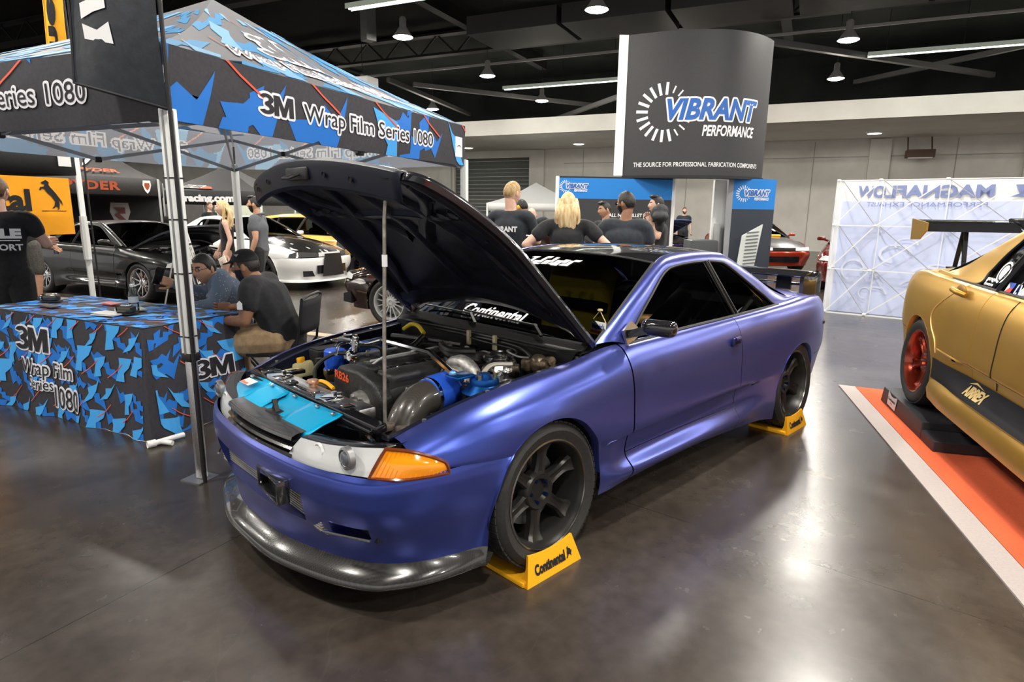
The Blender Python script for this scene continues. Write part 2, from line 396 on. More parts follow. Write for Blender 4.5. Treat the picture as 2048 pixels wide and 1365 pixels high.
# far wall: panels between pilasters, with one dock opening
for a, b in ((-25, 12.9), (17.3, 62)): wbox(wm, (a+b)/2, -.15, 2.3, b-a, .3, 4.6)
wbox(wm, 15.1, -.15, 4.42, 4.4, .3, .36)
obj('wall_far', wm, WALL, smooth=False, kind='structure')
for k, u in enumerate((-13.5, -7.7, -2.6, 2.6, 7.6, 12.4, 17.8, 23, 28)):
    t = MB(); wbox(t, u, .09, 2.28, .75, .18, 4.56); obj('trim_%d' % (k+1), t, WALL, smooth=False, kind='structure')
t = MB()
for u in (-10.5, -5.2, -.2, 5.0, 10): wbox(t, u, .006, 2.28, .03, .012, 4.5)
wbox(t, -1, .006, 3.9, 24, .012, .03); obj('trim_10', t, WALLD, smooth=False, kind='structure')
dk = MB()
for k in range(22): wbox(dk, 15.1, -.20+.012*(k % 2), .1+k*.195, 4.4, .05, .19)
setp(obj('dock_door', dk, DOCK, smooth=False), 'dark green grey roll up dock door in the far wall', 'door', kind='structure')
s = MB(); wbox(s, 18, 3.0, 4.72, 88, 6.1, .24); obj('ceiling_soffit', s, SOFFIT, smooth=False, kind='structure')
s = MB(); wbox(s, 18, 6.0, 4.90, 88, .12, .60); obj('trim_11', s, SOFFIT, smooth=False, kind='structure')
s = MB(); wbox(s, 18, -.2, 6.42, 92, .1, 3.2); obj('wall_upper', s, CEIL, smooth=False, kind='structure')
c = MB(); c.grid([[P(A, a, b, 8.0) for b in (-16, 30)] for a in (-40, 66)]); obj('ceiling', c, CEIL, smooth=False, kind='structure')
# downlights in the soffit
DLm = [(-8.8, 1.9), (-2.2, 1.9), (3.9, 1.9), (9.6, 1.9), (15.4, 1.9)]
for u, n in DLm:
    r = thing('recessed_downlight', 'round white downlight set in the pale soffit along the far wall', 'light', P(W0, u, n, 4.595), 0, 'downlights in the soffit')
    m = MB(); m.lathe([(.30, 0), (.30, -.02), (.24, -.022), (.24, 0)], 20); obj('trim_ring', m, WHITE, r)
    m = MB(); m.lathe([(0, -.012), (.24, -.012)], 20); obj('lens', m, DOWN, r)
# high-bay lamps on a regular grid
G0 = V(-10.18, -7.05, 0)
def highbay():
    r = thing('high_bay_lamp', 'bright round high bay lamp hanging under the black ceiling', 'lamp', (0, 0, 0), 0, 'high bay lamps under the ceiling')
    m = MB(); m.lathe([(.06, .50), (.09, .46), (.09, .26), (.12, .22), (.20, .10), (.27, 0), (.26, 0), (.19, .09), (.11, .2), (0, .21)], 20); obj('reflector', m, mat('lamp_housing', (.35, .34, .33), .35, .6), r)
    m = MB(); m.lathe([(0, -.05), (.13, -.04), (.22, -.015), (.255, .01)], 20); obj('lens', m, LAMP, r)
    m = MB(); m.sph((0, 0, .33), (.055, .055, .075), 10, 6); obj('bulb_cap', m, emis('lamp_neck_glow', (1, .93, .82), 14), r)
    m = MB(); m.cyl((0, 0, .48), (0, 0, 2.0), .012, n=6); obj('stem', m, BEAM, r)
    return r
hb = None
lamps = [(i, j) for i in range(-3, 4) for j in range(-2, 4)]
for i, j in lamps:
    p = G0+V(.309, -.951, 0)*(5.4*i)+V(.93, .367, 0)*(5.1*j)
    if j == -2 and i in (-3,): continue
    if hb is None: hb = highbay(); o = hb
    else: o = copy_tree(hb)
    o.location = (p.x, p.y, 6.0)
# fluorescent strips
def strip(p0, L, lab):
    r = thing('fluorescent_strip', lab, 'light', p0, math.atan2(U.y, U.x), 'fluorescent strip lights under the ceiling')
    m = MB(); n = max(1, round(L/1.25))
    m.box((L/2, 0, .14), (L, .16, .06)); obj('housing', m, mat('strip_housing', (.5, .55, .5), .5), r, smooth=False)
    m = MB(); m.box((L/2, -.11, .10), (L, .01, .12)); m.box((L/2, .11, .10), (L, .01, .12)); obj('reflector_wing', m, mat('strip_wing', (.45, .52, .46), .4), r, smooth=False)
    for k in range(n):
        q = MB(); q.cyl((L*k/n+.03, 0, .07), (L*(k+1)/n-.03, 0, .07), .028, n=8); obj('tube', q, TUBE, r)
    m = MB(); 
    for k in (0.1, .5, .9): m.cyl((L*k, 0, .15), (L*k, 0, 1.8), .008, n=5)
    obj('hanger', m, BEAM, r)
strip(V(-17.94, -11.66, 6.2)-U*.0, 5.0, 'long fluorescent strip light left of the curved dark tower sign')
strip(V(-21.26, -.75, 6.2)-U*1.0, 4.8, 'long fluorescent strip light at upper right above the white wall')
strip(V(-7.51, -9.88, 6.2)-U*.0, 2.2, 'fluorescent strip light above the peak of the camouflage canopy')
# beams, braces, conduits
def beam(name, a, b, w, h, m, lab, cat='beam', group=None):
    mb = MB(); mb.bar(a, b, w, h); return setp(obj(name, mb, m, smooth=False), lab, cat, group)
for k, (nn_, zz) in enumerate(((-6.5, 7.2), (.5, 7.3), (7.5, 7.3), (14, 7.3))):
    p = P(A, 0, nn_, zz); mb = MB(); mb.bar(p-U*36, p+U*36, .35, .08); mb.bar(p-U*36+Z*.7, p+U*36+Z*.7, .35, .08)
    for q in np.arange(-35, 35, 1.6): mb.bar(p+U*q, p+U*(q+.8)+Z*.7, .05, .05); mb.bar(p+U*(q+1.6), p+U*(q+.8)+Z*.7, .05, .05)
    setp(obj('roof_truss', mb, BEAM, smooth=False), None, 'beam', None, 'structure')
for k, uu in enumerate((-14, -4.5, 5, 14.5)):
    p = P(A, uu, 0, 7.6); mb = MB(); mb.bar(p-N*11, p+N*26, .3, .45); setp(obj('roof_beam', mb, BEAM, smooth=False), None, 'beam', None, 'structure')
beam('conduit', (-12.2, -19.8, 6.6), (-20.2, 2.8, 6.6), .07, .07, PIPE, 'long pale conduit running level under the black ceiling', 'pipe')
bl = 'grey diagonal steel brace under the black ceiling'
for a, b, lab in (((-16.4, -5.9, 6.3), (-26.4, -2.2, 6.42), bl+' crossing over the strip light at right'), ((-26.1, -6.6, 6.7), (-23.1, 0.2, 6.7), bl+' rising to the right edge'),
             ((-13.2, -18.2, 6.25), (-21.4, -15.7, 6.2), bl+' under the middle strip light'), ((-12.2, -18.4, 6.3), (-19.5, -22.2, 6.25), bl+' beside the camouflage canopy'),
             ((-21.6, -18.6, 5.85), (-17.2, -9.5, 5.9), bl+' running behind the curved tower sign')):
    beam('brace', a, b, .16, .16, BRACE, lab, 'beam', 'ceiling braces')
duct = MB()
for k in range(5): duct.bar(P(V(-13.2, -9.8, 6.9), 3.4-k*3.0), P(V(-13.2, -9.8, 6.9), .55-k*3.0), 1.9, .5)
setp(obj('air_duct', duct, mat('black_duct', (.009, .009, .009), .6), smooth=False), 'black sectioned air duct under the ceiling', 'duct')
col = MB(); col.rbox((-10.6, -17.4, 3.0), (.62, .62, 6.0), .03, Rw); setp(obj('column', col, WHITE, smooth=False), None, 'column', None, 'structure')
cc = MB(); cc.bar((-8.1, -13.2, 6.0), (-8.1, -13.2, 8.0), .3, .3); setp(obj('hanger_post', cc, BRACE, smooth=False), 'grey steel hanger post dropping from the ceiling', 'post')
# heater hung on the wall at right
hr = thing('unit_heater', 'small dark unit heater hung from brackets on the white wall at right', 'heater', P(W0, -3.9, .7, 3.9), math.atan2(U.y, U.x))
m = MB(); m.rbox((0, 0, 0), (.95, .5, .3), .02); obj('casing', m, mat('heater_brown', (.09, .05, .035), .6), hr)
m = MB(); m.box((0, .05, -.16), (.8, .38, .03)); obj('louver', m, mat('heater_louver', (.6, .6, .58), .4), hr, smooth=False)
for x in (-.4, .4):
    m = MB(); m.bar((x, -.1, .1), (x, -.6, .68), .04, .04); m.bar((x, .15, .1), (x, -.6, .1), .03, .03); obj('bracket', m, mat('heater_brown2', (.09, .05, .035), .6), hr, smooth=False)
# ---------------------------------------------------------------- car builder (front axle at the origin, +x forward, left side +y)
SECT = [
 (.64, [(.645,.692),(.688,.684),(.728,.664),(.755,.64),(.770,.612),(.777,.60),(.777,.58),(.777,.5),(.777,.4),(.777,.3)]),
 (.45, [(.68,.752),(.735,.740),(.785,.705),(.812,.665),(.824,.63),(.829,.60),(.829,.58),(.83,.5),(.83,.4),(.83,.3)]),
 (.25, [(.70,.793),(.752,.781),(.812,.738),(.842,.688),(.856,.64),(.862,.60),(.862,.56),(.857,.5),(.85,.4),(.85,.3)]),
 (.0, [(.708,.822),(.762,.810),(.822,.762),(.853,.71),(.870,.665),(.875,.61),(.87,.55),(.86,.45),(.86,.35),(.86,.25)]),
 (-.25, [(.715,.842),(.768,.830),(.828,.775),(.857,.705),(.870,.625),(.872,.53),(.862,.47),(.85,.40),(.85,.3),(.85,.215)]),
 (-.42, [(.722,.868),(.772,.850),(.830,.785),(.857,.703),(.867,.60),(.868,.468),(.852,.448),(.845,.36),(.868,.285),(.85,.21)]),
 (-.62, [(.742,.888),(.785,.863),(.832,.793),(.856,.703),(.865,.585),(.867,.468),(.836,.452),(.820,.345),(.878,.275),(.852,.222)]),
 (-1.2, [(.755,.893),(.793,.870),(.834,.803),(.856,.713),(.866,.59),(.868,.475),(.834,.458),(.816,.350),(.884,.277),(.855,.228)]),
 (-1.75, [(.765,.90),(.80,.88),(.838,.813),(.858,.723),(.866,.60),(.868,.478),(.842,.46),(.834,.36),(.878,.273),(.85,.198)]),
 (-2.1, [(.768,.905),(.805,.887),(.843,.823),(.864,.733),(.872,.60),(.874,.47),(.868,.44),(.862,.36),(.865,.28),(.85,.17)]),
 (-2.6, [(.76,.918),(.805,.902),(.852,.833),(.872,.735),(.880,.64),(.878,.55),(.87,.4),(.86,.3),(.86,.2),(.86,.1)]),
 (-2.95, [(.735,.925),(.785,.913),(.838,.843),(.857,.733),(.862,.62),(.857,.52),(.85,.45),(.84,.38),(.83,.3),(.82,.24)]),
 (-3.18, [(.715,.905),(.755,.890),(.797,.825),(.815,.733),(.82,.62),(.815,.52),(.80,.45),(.79,.38),(.78,.31),(.765,.26)]),
]
TAIL = [[(-3.36,.655,.893),(-3.37,.69,.878),(-3.38,.715,.82),(-3.39,.725,.733),(-3.40,.73,.62),(-3.40,.73,.52),(-3.38,.72,.45),(-3.36,.71,.38),(-3.33,.70,.31),(-3.30,.69,.27)],
        [(-3.45,.42,.89),(-3.465,.44,.872),(-3.475,.45,.82),(-3.485,.45,.733),(-3.50,.45,.62),(-3.50,.45,.52),(-3.47,.44,.45),(-3.44,.44,.38),(-3.40,.43,.31),(-3.36,.43,.28)],
        [(-3.49,0,.89),(-3.505,0,.872),(-3.515,0,.82),(-3.525,0,.733),(-3.54,0,.62),(-3.54,0,.52),(-3.51,0,.45),(-3.48,0,.38),(-3.43,0,.31),(-3.38,0,.28)]]
def ident(p): return p
class Body:
    """Evaluates the side of the car; columns can be cut at any height."""
    def __init__(s, warp=ident, fa=(0, .325, .343), ra=(-2.615, .31, .318)):
        s.warp = warp; s.fa = fa; s.ra = ra
        s.net = [[(x, y, z) for y, z in rows] for x, rows in SECT]+TAIL
        s.rows = np.array(s.net, float); s.xs = [r[0][0] for r in s.net]
    def col(s, t, n=56):
        """t = float section index -> dense (x,y,z) profile from top to bottom."""
        k = int(min(t, len(s.net)-1.0001)); f = t-k; m = len(s.net); g = lambda i: s.rows[min(max(i, 0), m-1)]
        a, b, c, d = (2*g(0)-g(1) if k == 0 else g(k-1)), g(k), g(k+1), (g(k+2) if k+2 < m else 2*g(k+1)-g(k))
        r = .5*((2*b)+(-a+c)*f+(2*a-5*b+4*c-d)*f*f+(-a+3*b-3*c+d)*f**3)
        return spl(r, n)
    def tx(s, x):
        xs = s.xs[:len(SECT)]
        for k in range(len(xs)-1):
            if xs[k] >= x >= xs[k+1]: return k+(xs[k]-x)/(xs[k]-xs[k+1])
        return 0.0 if x > xs[0] else len(xs)-1.0
    def cut(s, t, zhi, zlo, n, nrm=None):
        p = s.col(t); z = p[:, 2]; L = np.concatenate([[0], np.cumsum(np.linalg.norm(np.diff(p, axis=0), axis=1))])
        def at(zz):
            for i in range(len(z)-1):
                if z[i] >= zz >= z[i+1]: return L[i]+(L[i+1]-L[i])*(z[i]-zz)/max(z[i]-z[i+1], 1e-9)
            return 0 if zz > z[0] else L[-1]
        a = 0 if zhi is None else at(zhi); b = L[-1] if zlo is None else at(zlo)
        q = np.linspace(a, b, n); ix = np.interp(q, L, np.arange(len(L))); ev = lambda P_, w_: s.warp(Vector([np.interp(w_, np.arange(len(L)), P_[:, i]) for i in range(3)]))
        out = [ev(p, w_) for w_ in ix]
        if nrm is not None:
            d = s.col(t+.02 if t+.02 <= len(s.net)-1 else t-.02); sg = 1 if t+.02 <= len(s.net)-1 else -1
            for w_, o in zip(ix, out):
                w0, w1 = max(w_-.35, 0), min(w_+.35, len(L)-1); tv = ev(p, w1)-ev(p, w0); tu = (ev(d, w_)-o)*sg; nn = tu.cross(tv)
                nn = nn.normalized() if nn.length > 1e-12 else Vector((0, 1, 0)); nrm.append(-nn if nn.y < -.05 or (abs(nn.y) <= .05 and nn.x > 0) else nn)
        return out
    def arch(s, x, c):
        d = c[2]**2-(x-c[0])**2
        return c[1]+math.sqrt(d) if d > 0 else None
def cosx(a, b, n): return [a+(b-a)*(1-math.cos(PI*i/(n-1)))/2 for i in range(n)]
def panel(B, ranges, n):
    """ranges: list of (list of x, zhi fn, zlo fn); returns a mesh with one grid each."""
    mb = MB(); mb.n = []
    for xs, hi, lo in ranges: mb.grid([B.cut(B.tx(x), hi(x) if hi else None, lo(x) if lo else None, n, mb.n) for x in xs])
    for i, f in enumerate(mb.f):
        a, b, c = (mb.v[f[q]] for q in (0, 1, 2)); g = (b-a).cross(c-a)
        if g.length < 1e-12: b, c = mb.v[f[2]], mb.v[f[3]]; g = (b-a).cross(c-a)
        if g.dot(mb.n[f[0]]) < 0: mb.f[i] = f[::-1]
    return mb
def arch_lip(B, c, a0, a1, n=30, w=.035):
    """A rolled lip that follows the wheel opening and turns inward."""
    P_ = []
    for i in range(n):
        a = a0+(a1-a0)*i/(n-1); x = c[0]+c[2]*math.cos(a); z = c[1]+c[2]*math.sin(a); p = B.cut(B.tx(x), z, z, 1)[0]
        q = B.warp(Vector((c[0]+(c[2]-.004)*math.cos(a), 0, c[1]+(c[2]-.004)*math.sin(a)))); q.y = p.y-w; P_.append([p, Vector((p.x, p.y+.002, p.z)), q])
    mb = MB(); mb.grid(P_); return mb
# ------------- wheels
RIML = mat('rim_lip_highlight', (.20, .19, .185), .25, .9)  # brighter than the wheel paint: the lip's highlight is put into the colour
def make_wheel(parent, c, side, R=.319, W=.255, rr=.236, style='six', paint=None, steer=0, camber=0, spin=0.0, detail=True, lug=None):
    """Rim with tire, hub and nuts; built with the axle along +y and then placed (side = +1 left, -1 right)."""
    paint = paint or GUN
    M = Matrix.Translation(Vector(c)) @ Matrix.Rotation(steer, 4, 'Z') @ Matrix.Rotation(camber*side, 4, 'X') @ (Matrix.Identity(4) if side > 0 else Matrix.Rotation(PI, 4, 'Z')) @ Matrix.Rotation(spin, 4, 'Y')
    RY = Matrix.Rotation(-PI/2, 3, 'X')   # lathe axis z -> y
    n = 56 if detail else 28; h = W/2
    mb = MB(M)
    mb.lathe([(rr, h-.012), (rr-.004, h-.004), (rr-.014, h-.004), (rr-.018, h-.014), (rr-.026, h-.03), (rr-.030, .02), (rr-.05, -h+.02), (rr-.004, -h+.006), (rr, -h+.012)], n, RY)
    d0 = h-.052                                                                   # spoke plane depth
    if style == 'six':
        for k in range(6):
            a = 2*PI*k/6; P_ = []
            for q in range(9):
                f = q/8; r = .055+f*(rr-.078); w = .038-.012*math.sin(f*PI)+.012*max(0, f-.72)/.28
                y = d0-.018+.006*f+(.020*max(0, (f-.7)/.3)**2 if f > .7 else 0); ca, sa = math.cos(a), math.sin(a); row = []
                for wx, dy in ((-w*1.06, -.035), (-w, -.008), (-w*.7, .004), (-w*.3, -.003), (w*.3, -.003), (w*.7, .004), (w, -.008), (w*1.06, -.035)):
                    row.append(Vector((r*ca-wx*sa, y+dy, r*sa+wx*ca)))
                P_.append(row)
            mb.grid(P_)
        mb.lathe([(.098, d0-.05), (.088, d0-.02), (.078, d0-.008), (.056, d0-.012), (.046, d0-.030), (0, d0-.030)], 32, RY)
    else:
        ns, sw = {'multi': (15, .0075), 'mesh': (10, .012), 'five': (5, .04), 'ten': (10, .013)}[style]
        for k in range(ns):
            a = 2*PI*k/ns; ca, sa = math.cos(a), math.sin(a)
            for off in ((-.5, .5) if style in ('mesh',) else (0,)):
                P_ = []
                for q in range(4):
                    f = q/3; r = .05+f*(rr-.066); o2 = off*f*.05; row = []
                    for wx, dy in ((-sw, -.025), (-sw*.8, 0), (sw*.8, 0), (sw, -.025)): row.append(Vector((r*ca-(wx+o2)*sa, d0+.01*f+dy, r*sa+(wx+o2)*ca)))
                    P_.append(row)
                mb.grid(P_)
        mb.lathe([(.085, d0-.03), (.078, d0-.004), (.03, d0+.004), (.028, d0-.006), (0, d0-.006)], 20, RY)
    w = obj('wheel', mb, paint, parent, ang=30)
    if detail: lb = MB(M); lb.lathe([(rr-.003, h-.010), (rr-.002, h-.001), (rr-.009, h+.001), (rr-.012, h-.006), (rr-.003, h-.010)], n, RY); obj('rim_lip', lb, RIML if paint is GUN else paint, w)
    tb = MB(M); prof = [(rr-.012, h-.006), (rr+.006, h-.001), (rr+.02, h+.006), ((rr+R)/2, h+.012), (R-.022, h+.004), (R-.008, h-.010), (R-.001, h-.03)]
    g = [(R, h-.05), (R, h-.072), (R-.006, h-.074), (R-.006, h-.082), (R, h-.084), (R, .010), (R-.006, .008), (R-.006, -.008), (R, -.010)] if detail else [(R, 0)]
    full = prof+g; full += [(r, -z) for r, z in reversed(prof+g[:5] if detail else prof)]
    tb.lathe(full, 72 if detail else 32, RY)
    if detail:
        for k in range(60):                                                       # shoulder tread blocks
            a = 2*PI*k/60; ca, sa = math.cos(a), math.sin(a); rad = Vector((ca, 0, sa)); tan = Vector((-sa, 0, ca)); Rm = Matrix((tan, Vector((0, 1, 0)), rad)).transposed()
            tb.box(rad*(R-.003)+V(0, h-.034, 0), (.026, .052, .007), Rm); tb.box(rad*(R-.001)+V(0, .03, 0), (.022, .028, .005), Rm); tb.box(rad*(R-.001)+V(0, -.03, 0), (.022, .028, .005), Rm)
    obj('tire', tb, RUBBER, w, ang=40)
    db = MB(M); db.lathe([(.05, -.005), (.165, -.005), (.165, -.03), (.05, -.03)], 32, RY); obj('brake_disc', db, STEEL, w)
    if detail:
        for k in range(5):
            a = 2*PI*k/5+.3; nb = MB(M); nb.lathe([(.0, d0-.004), (.006, d0-.004), (.009, d0-.01), (.009, d0-.03)], 6, RY, (.052*math.cos(a), 0, .052*math.sin(a))); obj('lug_nut', nb, lug or STEEL, w)
    cb = MB(M); cb.rbox((.0, d0-.035, .13), (.12, .07, .07), .012) if style != 'six' else cb.rbox((.09, -.03, .10), (.11, .06, .09), .012, Matrix.Rotation(.7, 3, 'Y')); obj('brake_caliper', cb, STEEL, w)
    return w
PIL_O = [(-.44,.715,.897),(-.62,.68,.985),(-.86,.625,1.105),(-1.165,.555,1.238),(-1.36,.515,1.278),(-1.65,.515,1.285),(-1.9,.52,1.274),(-2.06,.535,1.240),(-2.35,.60,1.10),(-2.56,.65,.99),(-2.72,.69,.937),(-2.79,.708,.925)]
PIL_I = [(-.66,.755,.875),(-.80,.715,.975),(-.98,.672,1.085),(-1.185,.618,1.190),(-1.33,.610,1.222),(-1.60,.608,1.232),(-1.80,.613,1.222),(-1.91,.625,1.195),(-2.12,.672,1.08),(-2.28,.715,.985),(-2.42,.757,.909),(-2.77,.750,.9205)]
ROOF = [[(-1.08,0,1.280),(-1.095,.2,1.276),(-1.13,.38,1.262),(-1.172,.55,1.238)], [(-1.35,0,1.305),(-1.35,.2,1.302),(-1.355,.38,1.292),(-1.36,.515,1.278)],
        [(-1.65,0,1.310),(-1.65,.2,1.307),(-1.65,.38,1.298),(-1.65,.515,1.285)], [(-1.9,0,1.299),(-1.9,.2,1.296),(-1.9,.38,1.288),(-1.9,.52,1.274)], [(-2.10,0,1.262),(-2.095,.2,1.258),(-2.08,.38,1.25),(-2.06,.535,1.240)]]
WSH = [[(-.405,0,.905),(-.41,.35,.902),(-.425,.58,.897),(-.445,.712,.890)], [(-.72,0,1.105),(-.73,.33,1.098),(-.765,.52,1.083),(-.805,.637,1.070)], [(-1.08,0,1.280),(-1.095,.27,1.272),(-1.13,.42,1.258),(-1.17,.553,1.238)]]
RGL = [[(-2.10,0,1.262),(-2.095,.2,1.258),(-2.08,.38,1.25),(-2.06,.533,1.240)], [(-2.45,0,1.10),(-2.44,.25,1.097),(-2.42,.45,1.09),(-2.38,.61,1.082)], [(-2.80,0,.95),(-2.79,.28,.948),(-2.78,.5,.942),(-2.76,.70,.925)]]
DECK = [[(-2.80,0,.95),(-2.79,.28,.948),(-2.78,.5,.942),(-2.76,.70,.925),(-2.76,.733,.921)], [(-3.05,0,.945),(-3.05,.28,.943),(-3.05,.5,.938),(-3.05,.66,.926),(-3.05,.722,.915)], [(-3.30,0,.925),(-3.29,.25,.923),(-3.27,.45,.918),(-3.22,.60,.908),(-3.19,.708,.902)], [(-3.49,0,.89),(-3.475,.2,.89),(-3.45,.42,.89),(-3.36,.655,.893),(-3.19,.712,.902)]]
HOODC = [[(-.33,0,.935),(-.345,.35,.925),(-.38,.56,.91),(-.42,.722,.868)], [(.1,0,.885),(.1,.35,.875),(.05,.55,.855),(0,.708,.822)], [(.5,0,.80),(.48,.35,.79),(.44,.55,.775),(.40,.685,.762)], [(.86,0,.675),(.84,.3,.675),(.79,.52,.685),(.64,.655,.705)]]
BUMP_U = [(.915,0),(.905,.2),(.880,.42),(.838,.57),(.783,.688),(.712,.752),(.62,.792),(.53,.815),(.42,.836),(.24,.864)]
BUMP_ROWS = [(.586,0,0),(.566,.016,.006),(.535,.022,.010),(.47,.022,.010),(.40,.012,.006),(.33,0,0),(.26,-.012,-.004),(.205,-.022,-.010)]
BUMP_LOW = [(.893,0),(.885,.2),(.845,.37),(.79,.53),(.725,.64),(.645,.712),(.56,.757),(.47,.787),(.40,.808),(.343,.835)]
def bump_pt(B, u, v, arch=True):
    """u along the plan curve (0 centre .. 9 wheel opening), v = row index."""
    k = int(min(max(v, 0), 6.999)); f = v-k; z = BUMP_ROWS[k][0]*(1-f)+BUMP_ROWS[k+1][0]*f
    dx = BUMP_ROWS[k][1]*(1-f)+BUMP_ROWS[k+1][1]*f; dy = BUMP_ROWS[k][2]*(1-f)+BUMP_ROWS[k+1][2]*f
    i = int(min(u, 8.999)); g = u-i; A = np.array(BUMP_U, float); L = np.array(BUMP_LOW, float)
    def ev(Q):
        a = Q[i-1] if i else np.array([Q[1][0], -Q[1][1]]); d = Q[i+2] if i+2 < 10 else 2*Q[9]-Q[8]
        return .5*((2*Q[i])+(-a+Q[i+1])*g+(2*a-5*Q[i]+4*Q[i+1]-d)*g*g+(-a+3*Q[i]-3*Q[i+1]+d)*g**3)
    w = max(0.0, (.47-z)/(.47-.205)); w = w*w*(3-2*w); p = ev(A)*(1-w)+(ev(L)+np.array([.022*(1-w), 0]))*w
    fx = max(0, 1-u/7.0); x = p[0]+dx*min(1, fx*2.2)*(1 if w < .5 else 1-w); y = p[1]+dy*(0 if u < 3 else 1)*(1-w)
    if u > 7 and arch:
        za = max(z, B.fa[1]); xa = B.fa[0]+math.sqrt(max(B.fa[2]**2-(za-B.fa[1])**2, 0)); x = x+(xa-p[0]-dx*min(1, fx*2.2))*((u-7)/2)**2 if u < 9 else xa
    return B.warp(Vector((x, y, z)))
def both(name, mk, m, root, lab=None, **kw):
    for side in (1, -1):
        mb = mk(side)
        if side < 0:
            for p in mb.v: p.y = -p.y
            for p in (mb.n or []): p.y = -p.y
            mb.f = [f[::-1] for f in mb.f]
        o = obj(name, mb, m, root, **kw)
        if lab: o['label'] = lab
def coupe_shell(root, B, paint, roof_m, n=1.0, glass=DGLASS, trim=BLACK, deck=True, hood=False, front='full', inner=True, doors4=False, grille=BLACK, lamp=LENS, solid=0, carbon_hood=None, side=True):
    """Painted shell shared by every car here: panels, pillars, glass, bumpers, lamps."""
    k = lambda a: max(4, int(a*n)); w = B.warp; fa, ra = B.fa, B.ra
    xa = fa[0]+math.sqrt(fa[2]**2-(.572-fa[1])**2); joint = lambda x: .572+(x-.24)*.062
    af = lambda x: max(B.arch(x, fa) or 0, fa[1]); ar = lambda x: max(B.arch(x, ra) or 0, ra[1])
    E_ = 1e-4
    both('fender', lambda s: panel(B, [(list(np.linspace(.64, xa, k(12))), None, joint), (cosx(xa, fa[0]-fa[2]+E_, k(30)), None, af), (list(np.linspace(fa[0]-fa[2], -.600, k(8))), None, None)], k(44)), paint, root)
    both('door', lambda s: panel(B, [(list(np.linspace(-.606, -1.716, k(26))), None, lambda x: .352)], k(48)), paint, root)
    both('side_skirt', lambda s: panel(B, [(list(np.linspace(-.606, -1.716, k(26))), lambda x: .349, None)], k(20)), paint, root)
    both('quarter_panel', lambda s: panel(B, [(list(np.linspace(-1.722, ra[0]+ra[2], k(14))), None, None), (cosx(ra[0]+ra[2]-E_, ra[0]-ra[2]+E_, k(30)), None, ar), (list(np.linspace(ra[0]-ra[2], -3.18, k(7))), None, lambda x: .50)], k(44)), paint, root)
    both('arch_lip', lambda s: arch_lip(B, fa, math.acos((xa-fa[0])/fa[2]), PI, k(30)), paint, root)
    both('arch_lip', lambda s: arch_lip(B, ra, 0, PI, k(30)), paint, root)
    def liner(c, y0=.84, y1=.42):
            mb = MB()
            P_ = []
            for i in range(k(20)):
                a = -.25+(PI+.5)*i/(k(20)-1); P_.append([w(Vector((c[0]+(c[2]+.004)*math.cos(a), y, c[1]+(c[2]+.004)*math.sin(a)))) for y in (y0, y1)])
            mb.grid(P_); r = c[2]+.004; m = k(16)
            mb.grid([[w(Vector((c[0]+r*f*math.cos(-.25+(PI+.5)*i/m), y1, c[1]+r*f*math.sin(-.25+(PI+.5)*i/m)))) for f in (.02, 1)] for i in range(m+1)])
            return mb
    both('wheel_arch_liner', lambda s: liner(fa), MBLACK, root); both('wheel_arch_liner', lambda s: liner(ra), MBLACK, root)
    # tail
    nS = len(SECT)
    def tail(hi, lo, nv):
        mb = MB(); cols = [B.cut(t, hi, lo, nv) for t in np.linspace(nS-1, nS+2, k(22))]; mb.grid(cols)
        mb.grid([[Vector((p.x, -p.y, p.z)) for p in c] for c in reversed(cols)]); return mb
    obj('rear_panel', tail(None, .505, k(14)), paint, root, weld=True); rb = tail(.50, None, k(12))
    both('rear_bumper_side', lambda s: panel(B, [(list(np.linspace(ra[0]-ra[2], -3.18, k(7))), lambda x: .497, None)], k(10)), paint, root)
    obj('rear_bumper', rb, paint, root, weld=True)
    lm = MB()
    for y in (.5, .3, -.3, -.5): lm.lathe([(0, .02), (.07, .018), (.078, .006), (.078, -.01)], 20, Matrix(((0, 0, -1), (0, 1, 0), (1, 0, 0))), w(Vector((-3.47+.12*(abs(y)-.3), y, .745))))
    obj('tail_light', lm, REDLENS, root)
    # roof, pillars and glass
    def sym(net, nu, nv):
        g = loft([[w(Vector(p)) for p in r] for r in net], nu, nv); mb = MB(); mb.grid([[Vector((p.x, -p.y, p.z)) for p in reversed(r[1:])]+r for r in g]); return mb
    obj('roof_panel', sym(ROOF, k(20), k(12)), roof_m, root)
    obj('windshield', sym(WSH, k(14), k(12)), glass, root); obj('rear_window', sym(RGL, k(12), k(10)), glass, root)
    if deck: obj('trunk_lid', sym(DECK, k(14), k(12)), paint, root)
    def pillar(s):
        O = spl(PIL_O, k(50)); I = spl(PIL_I, k(50)); P_ = []
        for a, b in zip(O, I):
            a, b = Vector(a), Vector(b); d = b-a; nrm = Vector((0, d.z*-1, d.y)).normalized()
            if nrm.y < 0: nrm = -nrm
            P_.append([w(a+d*f+nrm*(.020*math.sin(PI*f)**.8 if 0 < f < 1 else 0)) for f in (0, .12, .3, .5, .72, .9, 1)]+[w(b+Vector((0, -.03, 0)))])
        return MB().grid(P_)
    both('roof_pillar', pillar, paint, root)
    I = spl(PIL_I, 66); top = [Vector(p) for p in I]; xb = -1.655
    ib = min(range(len(top)-14), key=lambda i: abs(top[i].x-xb) + (0 if top[i].z > 1.15 else 9))
    belt = lambda x: Vector((x, interp(x, [-2.42, -1.75, -1.2, -.66], [.757, .757, .749, .750]), interp(x, [-2.42, -1.75, -1.2, -.66], [.905, .896, .889, .876])))
    y_in = Vector((0, -.012, 0))
    dg = [top[i] for i in range(0, ib+1)]+[belt(x) for x in np.linspace(-1.80, -.66, 10)]
